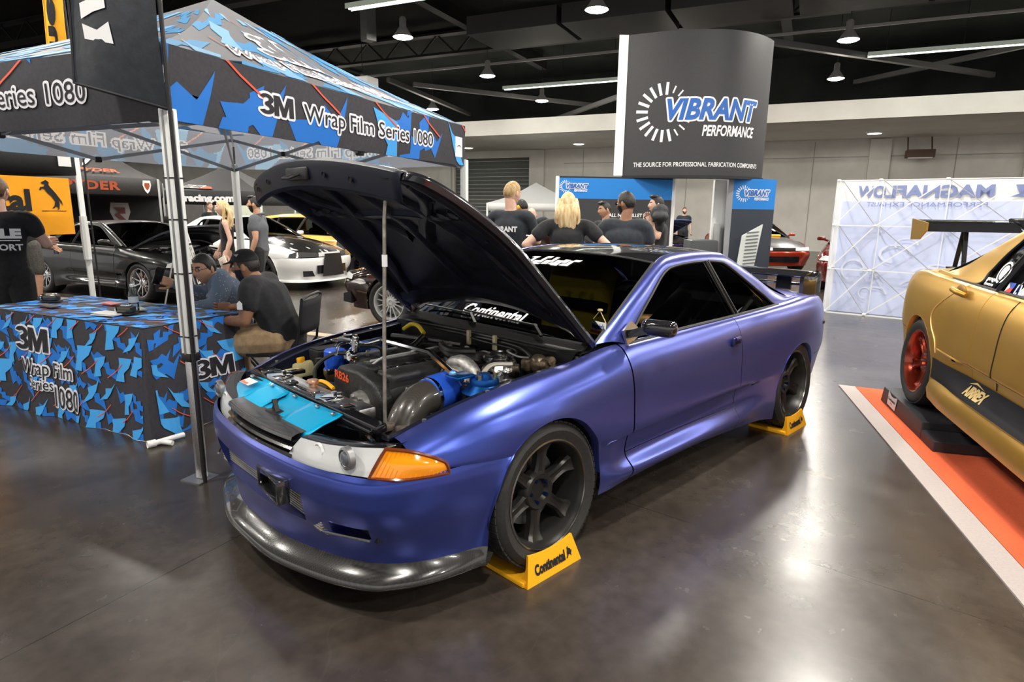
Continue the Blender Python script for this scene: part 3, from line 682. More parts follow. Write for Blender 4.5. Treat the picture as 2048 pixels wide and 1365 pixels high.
    qg = [top[i]+Vector((-.03 if i == ib else 0, 0, 0)) for i in range(ib, len(top)) if top[i].x > -2.42]+[belt(x) for x in np.linspace(-2.42, -1.84, 6)]
    def pane(pts): return lambda s: MB().add([w(p+y_in) for p in pts], [tuple(range(len(pts)))])
    both('door_window', pane(dg), glass, root, smooth=False); both('quarter_window', pane(qg), glass, root, smooth=False)
    def seals(s):
        mb = MB(); mb.tube([w(p) for p in dg], .009, 6, close=True); mb.tube([w(p) for p in qg], .009, 6, close=True)
        mb.tube([w(belt(x)+Vector((0, .008, .004))) for x in np.linspace(-.66, -2.42, 16)], .010, 6)
        b0, b1 = top[ib], belt(-1.82); mb.grid([[w(b0+Vector((dx, -.004, 0))), w(b1+Vector((dx, -.004, 0)))] for dx in (.028, -.034)]); return mb
    both('window_seal', seals, trim, root)
    def wseal():
        e = [Vector(p) for p in spl([r[3] for r in WSH], 14)]; mb = MB(); t = [Vector(p) for p in spl(WSH[2], 12)]
        mb.tube([w(p) for p in e], .011, 6); mb.tube([w(Vector((p.x, -p.y, p.z))) for p in e], .011, 6); mb.tube([w(p) for p in t]+[], .008, 6); mb.tube([w(Vector((p.x, -p.y, p.z))) for p in t], .008, 6); return mb
    obj('windshield_seal', wseal(), trim, root)
    # cabin: floor tub, dash, seats, wheel
    cb = MB(); tub = [(-.45, .66, .82), (-.62, .66, .88)]
    cb.grid([[w(Vector((x, y, z))) for y in (-.70, -.35, 0, .35, .70)] for x, z in ((-.36, .86), (-.75, .875), (-.80, .70), (-.82, .35), (-1.9, .35), (-2.0, .72), (-2.35, .74), (-2.42, .88), (-2.8, .90))])
    obj('dashboard', cb, MBLACK, root)
    if inner: 
        for y, sm in ((.36, MBLACK), (-.36, MBLACK)):
            sb = MB(); R_ = Matrix.Rotation(-.22, 3, 'Y')
            sb.rbox(w(V(-1.22, y, .45)), (.5, .46, .16), .05); sb.rbox(w(V(-1.50, y, .76)), (.14, .46, .60), .06, R_); sb.rbox(w(V(-1.56, y, 1.08)), (.10, .24, .16), .045, R_); obj('seat', sb, sm, root)
        st = MB(); st.tube([V(-.92, -.36, .82)+Matrix.Rotation(-.5, 3, 'Y') @ V(0, .18*math.cos(a), .18*math.sin(a)) for a in np.linspace(0, 2*PI, 25)[:-1]], .014, 8, close=True); obj('steering_wheel', st, BLACK, root)
    # front
    if front != 'hero':
        V_ = np.linspace(0, 7, k(22)); Uu = np.linspace(0, 9, k(34)); mb = MB(); g = [[bump_pt(B, u, v) for v in V_] for u in Uu]
        mb.grid([[Vector((p.x, -p.y, p.z)) for p in r] for r in reversed(g[1:])]+g); obj('front_bumper', mb, paint, root)
        mb = MB()
        G = [[(.875-.04*abs(y)**2-.10*(z-.6), y, z) for y in np.linspace(-.30, .30, 9)] for z in np.linspace(.60, .675, 4)]
        mb.grid([[w(Vector(p)) for p in r] for r in G]); obj('grille', mb, grille, root)
        both('headlight', lambda s: MB().grid([[w(Vector(p)) for p in r] for r in loft([[(.872, .30, .60), (.85, .5, .60), (.80, .69, .605), (.60, .81, .60)], [(.84, .30, .675), (.80, .52, .685), (.735, .70, .70), (.60, .775, .66)]], 4, k(10))]), lamp, root)
        dk = MB()
        for z0, z1, yy in ((.30, .45, .40), ): dk.grid([[w(Vector((interp(abs(y), [0, .45], [.945, .905]), y, z))) for z in (z0, z1)] for y in np.linspace(-yy, yy, 7)])
        obj('intake_mesh', dk, GBLACK, root)
    if hood:
        obj('hood', sym(HOODC, k(16), k(12)), carbon_hood or paint, root)
    un = MB(); un.grid([[w(Vector((x, y, z))) for y in (-q, q)] for x, z, q in ((.86, .19, .30), (.78, .185, .50), (.66, .18, .60), (.40, .17, .64), (.3, .17, .55), (-2.2, .17, .55), (-2.9, .19, .6), (-3.35, .27, .6))]); obj('underbody', un, MBLACK, root)
    both('mirror', lambda s: MB().rbox(w(V(-.71, .90, .972)), (.08, .175, .08), .032, Matrix.Rotation(.18, 3, 'Z'), 4).bar(w(V(-.67, .76, .93)), w(V(-.69, .85, .96)), .05, .04), CARBONG if front == 'hero' else paint, root)
# ---------------------------------------------------------------- the blue-violet coupe
car = thing('coupe', 'blue violet satin coupe with its black hood raised, tires in yellow chocks', 'car', (-1.3, 0, 0))
_off = Matrix.Translation((1.3, 0, 0))
def cw(p): return Vector((p.x+1.3, p.y, p.z))
B0 = Body(cw)
coupe_shell(car, B0, PURPLE, CARBONG, 1.0, front='hero', solid=.004)
def H(): return MB(_off)
def hp(name, mb, m, parent=car, **kw): return obj(name, mb, m, parent, **kw)
# wheels
for (x, y, st, sp) in ((0, .74, .0, .35), (0, -.74, .0, .1), (-2.615, .742, 0, .62), (-2.615, -.742, 0, .2)):
    make_wheel(car, (x+1.3, y*.985, .319), 1 if y > 0 else -1, rr=.244, steer=st, camber=.060, spin=sp, lug=mat('lug_nut_blue', (.01, .04, .14), .2, .8))
# front bumper with its openings
def bumper():
    mb = MB(); Vs = np.array(sorted(set(list(np.linspace(0, 7, 30))+[2.93, 4.75, 4.2, 4.95]))); Us = np.array(sorted(set(list(np.linspace(0, 9, 52))+[1.95, 2.72, 3.98])))
    for sgn in (1, -1):
        g = [[bump_pt(B0, u, v) for v in Vs] for u in Us]
        if sgn < 0: g = [[Vector((p.x, -p.y, p.z)) for p in r] for r in g]
        def skip(i, j):
            u = (Us[i]+Us[i+1])/2; v = (Vs[j]+Vs[j+1])/2
            return (u < 1.95 and 2.93 < v < 4.75) or (2.72 < u < 3.98 and 4.2 < v < 4.95)
        mb.grid(g, skip=skip)
        for (u0, u1, v0, v1, d) in ((0, 1.95, 2.93, 4.75, .10), (2.72, 3.98, 4.2, 4.95, .09)):    # returns running back into the openings
            L = [(u, v0) for u in np.linspace(u0, u1, 14)]+[(u1, v) for v in np.linspace(v0, v1, 6)]+[(u, v1) for u in np.linspace(u1, u0, 14)]+([] if u0 == 0 else [(u0, v) for v in np.linspace(v1, v0, 6)])
            q = [bump_pt(B0, u, v) for u, v in L]; q = [Vector((p.x, p.y*sgn, p.z)) for p in q]; mb.grid([[p, Vector((p.x-d, p.y, p.z))] for p in q])
    return mb
fb = hp('front_bumper', bumper(), PURPLE, weld=2e-4, ang=60)
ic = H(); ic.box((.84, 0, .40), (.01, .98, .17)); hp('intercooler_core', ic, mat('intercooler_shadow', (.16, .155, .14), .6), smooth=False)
ic = H()
for k in range(13): ic.box((.852, 0, .335+k*.0105), (.02, .96, .0035))
for k in range(90): ic.box((.858, -.47+k*.0105, .395), (.004, .002, .14))
hp('intercooler_fin', ic, mat('intercooler_fins', (.55, .52, .44), .4, .6), smooth=False)
for s in (1, -1):
    v = H(); v.box((.725, s*.585, .362), (.05, .20, .085)); hp('duct_cavity', v, MBLACK, smooth=False)
    v = H(); v.tube([V(.872, s*.515, .352), V(.845, s*.57, .350), V(.805, s*.645, .348), V(.782, s*.69, .348)], .006, 6); hp('duct_trim', v, CHROME)
# carbon number-plate duct
dz = .462; dd = H(); Rd = Matrix.Rotation(-.10, 3, 'Z'); c0 = V(.925, .225, dz)
for c_, d_ in (((0, 0, .042), (.05, .232, .011)), ((0, 0, -.042), (.05, .232, .011)), ((0, .111, 0), (.05, .011, .09)), ((0, -.111, 0), (.05, .011, .09))): dd.rbox(c0+Rd @ Vector(c_), d_, .004, Rd)
dct = hp('intake_duct', dd, CARBONG); dd = H(); dd.box(c0+V(-.02, 0, 0), (.01, .22, .08), Rd); obj('duct_mouth', dd, MBLACK, dct, smooth=False)
# carbon lip
def lip():
    prof = [(-.002, .012), (.012, -.004), (.035, -.022), (.058, -.040), (.068, -.058), (.066, -.070), (.05, -.078), (-.04, -.074), (-.10, -.05)]
    mb = MB(); P_ = []; Us = np.linspace(0, 9, 46); base = [bump_pt(B0, u, 7) for u in Us]
    for i, p in enumerate(base):
        a = base[max(i-1, 0)]; b = base[min(i+1, len(base)-1)]; t = (b-a).normalized(); n_ = Vector((t.y, -t.x, 0))
        if i == 0: n_ = Vector((1, 0, 0))
        f = 1-.75*max(0, (Us[i]-4.2)/4.8)**.7 if Us[i] > 4.2 else 1; h = 1-.12*min(1, Us[i]/9)
        P_.append([p+n_*(o*f if o > 0 else o*.5)+V(0, 0, z*h) for o, z in prof])
    mb.grid([[Vector((p.x, -p.y, p.z)) for p in r] for r in reversed(P_[1:])]+P_); return mb
hp('front_lip', lip(), CARBON, ang=60)
# grille, lamps, slam panel
g = H(); YG = np.linspace(-.31, .31, 21)
gx = lambda y, o=0: .905-.30*y*y+o
def bar_(pts): g.grid([[V(gx(y, o), y, z) for o, z in pts] for y in YG])
bar_([(-.10, .672), (-.02, .668), (.0, .660), (.004, .648), (-.004, .640), (-.03, .640)]); bar_([(-.03, .618), (0, .620), (.008, .612), (0, .602), (-.03, .602)]); bar_([(-.03, .588), (.0, .592), (.012, .584), (.006, .574), (-.03, .574)])
gr = hp('grille', g, CARBON)
g = H(); g.grid([[V(gx(y, -.035), y, z) for z in (.57, .665)] for y in YG]); obj('grille_backing', g, MBLACK, gr)
HL = [[(.852, .335, .660), (.825, .48, .668), (.775, .60, .677), (.715, .695, .684)], [(.875, .300, .612), (.852, .45, .620), (.805, .58, .630), (.747, .690, .638)], [(.886, .275, .568), (.868, .43, .574), (.828, .56, .581), (.778, .683, .588)]]
IN = [[(.712, .699, .684), (.65, .752, .674), (.58, .790, .646), (.530, .806, .616)], [(.745, .694, .638), (.675, .765, .630), (.59, .804, .612), (.522, .815, .598)], [(.776, .687, .588), (.705, .757, .582), (.61, .797, .577), (.520, .816, .573)]]
def lens_parts(s):
    def mk(net, nu, nv, push=0.0):
        gg = loft(net, nu, nv); mb = H()
        mb.grid([[V(p.x+push, p.y*s, p.z) for p in r] for r in gg]); return mb
    h = hp('headlight', mk(HL, 8, 16), FROST)
    bk = H(); bk.grid([[V(p.x-.05, p.y*s, p.z) for p in r] for r in loft(HL, 6, 12)]); obj('reflector', bk, mat('headlight_reflector', (.95, .95, .95), .4, .0), h)
    pj = H(); c = V(.80, .60*s, .645); Rx = Matrix(((0, 0, 1), (0, 1, 0), (-1, 0, 0))); pj.lathe([(.044, .0), (.042, .02), (.034, .024), (.030, .012)], 24, Rx, c); obj('projector_ring', pj, STEEL, h)
    pj = H(); pj.sph(c+V(.012, 0, 0), (.018, .034, .034), 16, 10); obj('projector_lens', pj, mat('projector_glass', (.10, .11, .13), .05, coat=1), h)
    hb_ = H(); hb_.lathe([(.034, 0), (.028, .008), (.0, -.01)], 20, Rx, V(.835, .45*s, .635)); obj('high_beam_bowl', hb_, LENS, h)
    rb_ = H()
    for k in range(26):
        f = k/25; a = spl(HL[0], 26)[k]; b = spl(HL[2], 26)[k]; rb_.tube([V(*a)*1.0+V(-.006, 0, 0), V(*b)+V(-.006, 0, 0)], .0008, 4)
    for p in rb_.v: p.y *= s
    obj('lens_flute', rb_, PAPER, h)
    t = hp('turn_signal', mk(IN, 8, 14), AMBER); fr = H(); e = [Vector(p) for p in spl(IN[0], 12)]+[Vector(p) for p in spl([IN[0][3], IN[1][3], IN[2][3]], 4)][1:]+[Vector(p) for p in spl(IN[2][::-1], 12)][1:]+[Vector(p) for p in spl([IN[2][0], IN[1][0], IN[0][0]], 5)][1:-1]
    fr.tube([V(p.x+.003, p.y*s+.003*s, p.z) for p in e], .0065, 6, close=True); obj('lens_rim', fr, mat('signal_rim', (.16, .035, .01), .2, coat=.5), t)
    q = H()
    for k in range(16):
        a = spl(IN[0], 18)[k+1]; b = spl(IN[2], 18)[k+1]; q.tube([V(*a)+V(.002, .002, -.004), V(*b)+V(.002, .002, .004)], .0022, 4)
    for p in q.v: p.y *= s
    obj('lens_rib', q, mat('amber_rib', (.85, .24, .0), .2), t)
    c2 = H(); c2.grid([[V(p[0]-o, p[1]*s, p[2]+dz_) for p in spl(HL[0], 12)] for o, dz_ in ((.0, .002), (.03, .006), (.07, .002), (.075, -.03))]); hp('headlight_cover', c2, GBLACK)
lens_parts(1); lens_parts(-1)
# ------------- engine bay
EB = mat('engine_bay_black', (.010, .010, .011), .5); HOSE = mat('rubber_hose', (.016, .016, .016), .42)
WRK = nmat('crackle_black', (.02, .02, .021), .6, 90, .42, .25)
b = H(); b.grid([[V(x, y, z) for y, z in ((-.70, interp(x, [-.4, .65], [.845, .68])), (-.66, .60), (-.60, .35), (.60, .35), (.66, .60), (.70, interp(x, [-.4, .65], [.845, .68])))] for x in np.linspace(-.42, .72, 8)]); hp('engine_bay', b, EB)
b = H(); b.grid([[V(-.30, y, z) for z in (.35, .86)] for y in (-.7, 0, .7)]); b.grid([[V(-.30, y, .84), V(-.33, y, .872), V(-.36, y, .880)] for y in np.linspace(-.70, .70, 9)]); hp('firewall', b, EB)
for s in (1, -1):     # inner fender flange with bolts
    b = H(); xs = np.linspace(.66, -.45, 14); tz = lambda x: B0.col(B0.tx(x))[0]
    b.grid([[V(x, s*tz(x)[1], tz(x)[2]-.001), V(x, s*(tz(x)[1]-.006), tz(x)[2]-.014), V(x, s*(tz(x)[1]-.055), tz(x)[2]-.016), V(x, s*(tz(x)[1]-.06), tz(x)[2]-.10)] for x in xs]); f = hp('fender_flange', b, mat('flange_navy', (.012, .014, .03), .3, .3))
    for x in (.5, .2, -.1, -.35):
        q = H(); q.cyl(V(x, s*(tz(x)[1]-.03), tz(x)[2]-.018), V(x, s*(tz(x)[1]-.03), tz(x)[2]-.008), .009, n=6); obj('bolt', q, STEEL, f, smooth=False)
# cooling panel, slam panel, radiator
cp = H(); prof = [(.845, .640), (.835, .664), (.77, .684), (.71, .698), (.685, .712)]
def cyan(y0, y1, wob):
    cp.grid([[V(x-.16*y*y*.6, y, z+wob*(1 if j in (2, 3) else 0)) for j, (x, z) in enumerate(prof)] for y in np.linspace(y0, y1, 9)])
for a, bb, wv in ((-.54, -.30, -.010), (-.30, -.10, .004), (-.10, .10, -.006), (.10, .34, .004)): cyan(a, bb, wv)
cy = hp('cooling_panel', cp, CYAN, solid=.004)
q = H()
for y in (-.47, -.25, -.02, .18, .31): q.sph(V(.70, y, .715), (.011, .011, .008), 8, 5)
obj('panel_bolt', q, ALU, cy)
q = H(); q.box((.735, -.43, .702), (.05, .10, .002), Matrix.Rotation(.2, 3, 'Y')); st_ = obj('sticker', q, PAPER, cy, smooth=False)
q = H(); fn = plane((.758, -.475, .6995), (0, 1, 0), (-1, 0, .25), .001); put_text(q, 'GReddy', fn, .016, bold=.03, shear=.2); obj('sticker_print', q, ORANGE, st_, smooth=False)
lt = H(); lt.rbox((.80, .0, .672), (.05, .09, .012), .004); lt.bar((.80, .02, .675), (.80, -.005, .725), .018, .012); lt.bar((.79, -.03, .675), (.785, -.02, .71), .018, .012); hp('hood_latch', lt, BLACK)
sp_ = H(); sp_.rbox((.645, 0, .705), (.055, 1.14, .035), .008); sp_.rbox((.67, 0, .69), (.03, 1.1, .03), .006)
for y in (-.46, -.2, .05, .3): sp_.rbox((.63, y, .725), (.05, .05, .012), .004)
hp('radiator_support', sp_, GBLACK)
rd = H(); rd.rbox((.575, -.10, .69), (.075, .88, .05), .012); rd.rbox((.572, .30, .695), (.085, .12, .055), .012); rd.box((.575, -.1, .52), (.05, .86, .30)); ra_ = hp('radiator', rd, ALU)
q = H(); q.lathe([(0, .032), (.024, .031), (.027, .027), (.027, .019), (.018, .016), (.018, 0)], 20, None, (.565, -.12, .712)); obj('radiator_cap', q, mat('cap_copper', (.65, .36, .24), .3, .7), ra_)
for y in (-.36, .12):
    q = H(); q.rbox((.61, y, .722), (.09, .10, .012), .004); q.bar((.66, y-.03, .728), (.57, y+.03, .735), .022, .016); q.cyl((.60, y+.02, .72), (.60, y+.02, .75), .012, n=8); obj('mounting_bracket', q, CHROME, ra_)
fs = H(); c = V(.50, -.11, .485)
RyX = Matrix(((0, 0, 1), (0, 1, 0), (-1, 0, 0)))
fs.lathe([(.23, .05), (.236, .0), (.225, -.05), (.19, -.06)], 40, RyX, c); fs.lathe([(.225, .05), (.10, .045), (.0, .05)], 30, RyX, c); fsh = hp('fan_shroud', fs, GBLACK)
q = H(); q.tube([c+V(.012, .238*math.sin(a), .238*math.cos(a)) for a in np.linspace(-.35, .35, 10)], .010, 6); obj('fan_marking', q, YEL, fsh)
# engine
en = H(); en.rbox((.03, .09, .56), (.80, .42, .42), .05); en.rbox((-.02, .16, .50), (.7, .5, .2), .04); blk = hp('engine_block', en, EB)
tm = H(); poly = [(-.20, .50), (-.205, .68), (-.195, .765), (-.14, .812), (.02, .815), (.14, .785), (.20, .72), (.215, .60), (.19, .50)]
tm.prism([(y, z) for y, z in poly], (.40, .10, 0), (0, 1, 0), (0, 0, 1), (.075, 0, 0)); tmg = hp('timing_cover', tm, WRK, bevel=.016, smooth=True)
q = H(); fn = plane((.4765, -.035, .722), (0, 1, 0), (0, 0, 1), .0); put_text(q, 'RB26', lambda a, b_: V(.4772, -.07+a*1, .752+b_-.05*a), .036, bold=.03, w=.12); obj('cover_lettering', q, ORANGE, tmg, smooth=False)
q = H(); q.lathe([(0, .05), (.035, .05), (.04, .035), (.07, .03), (.075, 0), (.06, -.03)], 24, RyX, (.47, .155, .66)); 
for k in range(6): a = k*PI/3; q.cyl(V(.50, .155+.055*math.cos(a), .66+.055*math.sin(a)), V(.515, .155+.055*math.cos(a), .66+.055*math.sin(a)), .009, n=6)
obj('cam_sensor', q, CASTALU, tmg)
for y0 in (.00, .19):
    q = H(); q.rbox((.02, y0, .772), (.74, .125, .07), .025, None, 3); hp('cam_cover', q, WRK)
q = H(); q.rbox((.0, .095, .765), (.70, .06, .05), .012); 
for k in range(6): q.rbox((.27-k*.11, .095, .79), (.06, .045, .02), .006)
hp('coil_cover', q, GBLACK)
q = H(); q.tube([V(.33, .00, .815), V(.1, -.005, .812), V(.0, .02, .83), V(-.2, .03, .83)], .006, 6); q.tube([V(.34, .02, .80), V(.3, .05, .835), V(-.05, .05, .84)], .005, 6); hp('ignition_wire', q, mat('clear_grey_tube', (.45, .45, .44), .3))
for (a, b_, r) in ((V(.36, .245, .74), V(-.02, .26, .76), .016), (V(.38, .29, .70), V(.12, .30, .715), .014), (V(.33, .30, .63), V(.05, .30, .65), .014)):
    q = H(); q.tube([a, a.lerp(b_, .5)+V(0, 0, .006), b_], r, 10); hp('coolant_pipe', q, CHROME)
# intake side: plenum, throttle, hoses (right of the engine)
q = H(); q.rbox((-.02, -.23, .74), (.62, .13, .11), .035); 
for k in range(6): q.tube([V(.25-k*.1, -.18, .73), V(.25-k*.1, -.10, .70)], .026, 10)
hp('intake_plenum', q, nmat('plenum_grey_black', (.035, .036, .038), .6, 40, .4, .3))
q = H(); q.tube([V(-.02, -.42, .76), V(.14, -.46, .74), V(.24, -.45, .70)], [.065, .065, .06], 16); hp('blue_intake_pipe', q, mat('dark_blue_pipe', (.01, .035, .14), .25, .4))
q = H(); q.lathe([(0, .075), (.05, .075), (.056, .068), (.056, 0), (.05, -.02), (.06, -.025), (.06, -.06), (0, -.06)], 28, None, (.285, -.418, .72)); bc = hp('blue_catch_can', q, BLUEH)
q = H(); q.lathe([(.058, 0), (.062, -.004), (.062, -.03), (.05, -.06)], 24, None, (.285, -.418, .695)); obj('can_base', q, BRASS, bc)
q = H(); q.lathe([(0, .02), (.026, .02), (.029, .012), (.029, -.01), (0, -.012)], 22, RyX, (.30, -.218, .80)); gg = hp('fuel_pressure_gauge', q, CHROME)
q = H(); q.lathe([(0, .022), (.024, .0215)], 22, RyX, (.30, -.218, .80)); obj('gauge_face', q, PAPER, gg)
q = H(); q.bar((.322, -.218, .80), (.323, -.205, .812), .003, .003); q.tube([V(.3225, -.218+.019*math.cos(a), .80+.019*math.sin(a)) for a in np.linspace(-.6, 3.7, 14)], .0016, 4); obj('gauge_needle', q, BLACK, gg)
q = H(); q.cyl((.28, -.218, .82), (.28, -.218, .875), .02, n=12); q.cyl((.28, -.218, .78), (.28, -.218, .70), .013, n=10); q.cyl((.28, -.25, .855), (.28, -.18, .855), .012, n=10); q.cyl((.28, -.218, .875), (.28, -.218, .89), .012, n=6); hp('fuel_regulator', q, CHROME)
for pts, r, m in (([V(.28, -.25, .80), V(.36, -.30, .80), V(.44, -.33, .74), V(.46, -.30, .66)], .010, HOSE), ([V(.28, -.18, .855), V(.2, -.12, .84), V(.18, -.14, .76)], .009, HOSE), ([V(.28, -.21, .72), V(.33, -.15, .73), V(.38, -.14, .70)], .009, ORANGE),
                  ([V(.16, -.30, .77), V(.22, -.2, .77), V(.28, -.16, .76)], .008, YELW), ([V(.28, -.25, .86), V(.33, -.28, .85), V(.36, -.27, .80)], .006, CHROME),
                  ([V(-.18, -.46, .84), V(-.19, -.40, .875), V(-.18, -.32, .878), V(-.16, -.24, .85)], .012, YELW),
                  ([V(-.14, -.22, .84), V(-.05, -.2, .80), V(.0, -.26, .79)], .015, HOSE), ([V(-.13, -.5, .80), V(-.16, -.2, .82), V(-.15, .1, .84)], .017, HOSE), ([V(-.08, .02, .83), V(.0, .14, .845), V(.03, .24, .835), V(-.05, .30, .82), V(-.12, .27, .80)], .020, HOSE),
                  ([V(-.10, .0, .84), V(-.02, .10, .86), V(.02, .22, .855), V(-.07, .29, .85)], .018, HOSE), ([V(-.27, -.55, .87), V(-.25, -.1, .885), V(-.25, .25, .885), V(-.29, .62, .87)], .010, HOSE), ([V(-.27, -.3, .86), V(-.24, .05, .872), V(-.24, .4, .87), V(-.22, .52, .84)], .009, HOSE),
                  ([V(-.24, .0, .868), V(-.20, .2, .868), V(-.21, .42, .86), V(-.17, .44, .83)], .005, HOSE), ([V(-.22, .38, .85), V(-.16, .42, .86), V(-.15, .50, .85), V(-.20, .52, .84)], .005, STEEL), ([V(.10, .52, .80), V(.02, .50, .835), V(-.08, .53, .83)], .011, mat('braided_line', (.5, .48, .42), .5, .4)),
                  ([V(.40, .55, .70), V(.28, .60, .71), V(.15, .61, .72), V(.10, .60, .77)], .008, HOSE), ([V(.46, .42, .60), V(.44, .50, .62), V(.36, .56, .66)], .02, HOSE), ([V(.56, .36, .64), V(.50, .46, .60), V(.47, .55, .60)], .018, HOSE)):
    q = H(); q.tube([Vector(p) for p in spl(pts, 18)], r, 8); hp('hose', q, m)
for y, x in ((.075, -.215), (.265, -.222)):
    q = H(); q.rbox((x, y, .868), (.016, .022, .075), .003); hp('line_clip', q, mat('tan_clip', (.62, .52, .33), .5))
q = H(); q.rbox((.36, -.655, .66), (.14, .08, .09), .02); q.rbox((.44, -.63, .63), (.10, .12, .10), .02); rs = hp('washer_tank', q, RESERV); q = H(); q.lathe([(0, .03), (.034, .03), (.038, .024), (.038, 0)], 18, None, (.375, -.66, .70)); obj('tank_cap', q, YEL, rs)
q = H(); q.rbox((.20, -.60, .735), (.24, .12, .06), .008); q.rbox((.20, -.60, .768), (.22, .10, .01), .004); hp('relay_box', q, MBLACK)
q = H(); q.rbox((.60, -.50, .712), (.09, .16, .015), .004); q.rbox((.52, -.46, .70), (.16, .04, .02), .004); hp('headlight_bracket', q, GBLACK)
# strut brace
q = H(); q.tube([V(.205, -.50, .825), V(.205, -.26, .832), V(.115, -.235, .85), V(.11, .17, .85), V(.22, .47, .828)], .016, 8); hp('strut_brace', q, CHROME)
for s in (1, -1):
    q = H(); q.lathe([(0, .03), (.024, .03), (.026, .016), (.06, .012), (.064, 0), (.064, -.016), (.10, -.05)], 28, None, (.12, s*.565, .80)); sm = hp('strut_mount', q, mat('strut_blue', (.01, .09, .34), .3, .8) if s > 0 else mat('strut_tower_navy', (.014, .018, .035), .3, .3))
    q = H(); q.rbox((.20, s*.50, .82), (.10, .09, .012), .004); obj('mount_plate', q, BLUEA if s > 0 else GBLACK, sm)
    for a in (.4, 2.5, 4.6):
        q = H(); q.cyl(V(.12+.045*math.cos(a), s*.565+.045*math.sin(a), .81), V(.12+.045*math.cos(a), s*.565+.045*math.sin(a), .83), .008, n=6); obj('mount_nut', q, BRASS, sm, smooth=False)
# turbo with blue coupler and black mesh pipe (left of the engine)
q = H(); ax = V(.09, .385, .735); Rt = Matrix.Rotation(.12, 3, 'Z') @ RyX
q.lathe([(.075, .08), (.085, .06), (.095, .03), (.115, .02), (.118, -.01), (.10, -.03), (.06, -.05)], 32, Rt, ax); q.tube([ax+V(0, .10*math.cos(a), .10*math.sin(a)) for a in np.linspace(-.6, 3.9, 18)], [.03+.018*i/17 for i in range(18)], 10); tb_ = hp('turbocharger', q, CASTALU)
q = H(); q.lathe([(.082, .062), (.089, .062), (.089, .08), (.082, .08)], 30, Rt, ax); obj('hose_clamp', q, CHROME, tb_)
q = H(); pth = [V(.15, .392, .735), V(.20, .398, .735), V(.27, .405, .732), V(.305, .41, .728)]; q.tube([Vector(p) for p in spl(pth, 12)], [.076+.006*math.sin(PI*i/11) for i in range(12)], 28); hp('blue_coupler', q, BLUEH)
q = H(); pth = [V(.295, .41, .728), V(.36, .418, .72), V(.42, .43, .685), V(.46, .44, .62), V(.47, .445, .54)]; q.tube([Vector(p) for p in spl(pth, 18)], [.074]*12+[.078, .082, .086, .09, .092, .09], 28); mp = hp('intake_pipe', q, weave('mesh_pipe', (.03, .028, .026), (.075, .065, .055), 260, .3, .5))
q = H(); q.lathe([(.075, .0), (.081, .0), (.081, .018), (.075, .018)], 28, Matrix.Rotation(.12, 3, 'Z') @ RyX, (.288, .408, .729)); obj('hose_clamp', q, CHROME, mp)
q = H(); q.rbox((.05, .56, .70), (.20, .13, .13), .008); ab = hp('airflow_box', q, ALU); q = H(); q.rbox((.04, .56, .768), (.21, .135, .012), .004); obj('box_lid', q, GBLACK, ab)
q = H(); q.rbox((.17, .50, .72), (.03, .035, .10), .006); obj('box_connector', q, BLACK, ab)
q = H()
for k in range(3): q.sph((-.17+.03*k, .36+.035*k, .795-.01*k), (.085, .075, .055), 14, 9)
for p in q.v:
    p += Vector((math.sin(p.y*190+p.z*120), math.sin(p.x*170), math.sin(p.x*140+p.y*160)))*.006
hp('foil_wrapped_cylinder', q, FOIL, ang=10)
q = H(); q.sph((-.245, .545, .805), (.045, .05, .05), 12, 8); q.cyl((-.245, .52, .80), (-.24, .62, .815), .030, n=14); q.rbox((-.22, .50, .80), (.06, .05, .06), .012); q.cyl((-.25, .60, .83), (-.245, .63, .835), .022, n=12); hp('brake_master_cylinder', q, nmat('tarnished_brass', (.25, .19, .13), .5, 50, .35, .3, metal=.7))
q = H(); q.rbox((-.12, .42, .765), (.14, .10, .04), .01); q.cyl((-.08, .40, .78), (-.16, .50, .79), .022, n=10); q.cyl((-.05, .38, .78), (-.07, .46, .785), .026, n=10); hp('wiper_motor', q, nmat('sooty_bronze', (.14, .11, .085), .5, 60, .4, .3, metal=.6))
for i in range(26):    # small fittings that fill the bay
    x, y = random.uniform(-.22, .38), random.choice((random.uniform(-.36, -.26), random.uniform(.30, .36), random.uniform(-.6, -.45)))
    q = H(); z = random.uniform(.70, .77)
    if i % 3 == 0: q.cyl((x, y, z), (x+random.uniform(-.03, .03), y+random.uniform(-.02, .04), z+.04), random.uniform(.008, .018), n=10)
    elif i % 3 == 1: q.rbox((x, y, z), (.035, .03, .03), .006)
    else: q.tube([Vector(p) for p in spl([V(x, y, z-.05), V(x+.02, y+.03, z+.03), V(x+.06, y+.06, z-.04)], 10)], .007, 6)
    hp('engine_fitting', q, random.choice([CASTALU, BLACK, STEEL, BLACK, GBLACK, HOSE]))
q = H(); q.tube([V(.61, .44, .655), V(.56, .45, .665), V(.50, .46, .66)], .013, 8); q.rbox((.55, .45, .66), (.05, .05, .03), .008); q.rbox((.50, .50, .64), (.05, .06, .05), .01); q.cyl((.55, .56, .62), (.44, .60, .63), .024, n=10); hp('headlight_motor', q, nmat('dusty_bracket', (.20, .16, .13), .6, 50, .55, .3, metal=.3))
q = H(); q.tube([V(.66, .20, .695), V(.64, .30, .68), V(.69, .33, .67), V(.66, .47, .67), V(.71, .62, .685)], .008, 6); q.tube([V(.64, .18, .70), V(.60, .36, .68), V(.63, .50, .675), V(.66, .64, .695)], .006, 6); hp('bay_rail', q, GBLACK)
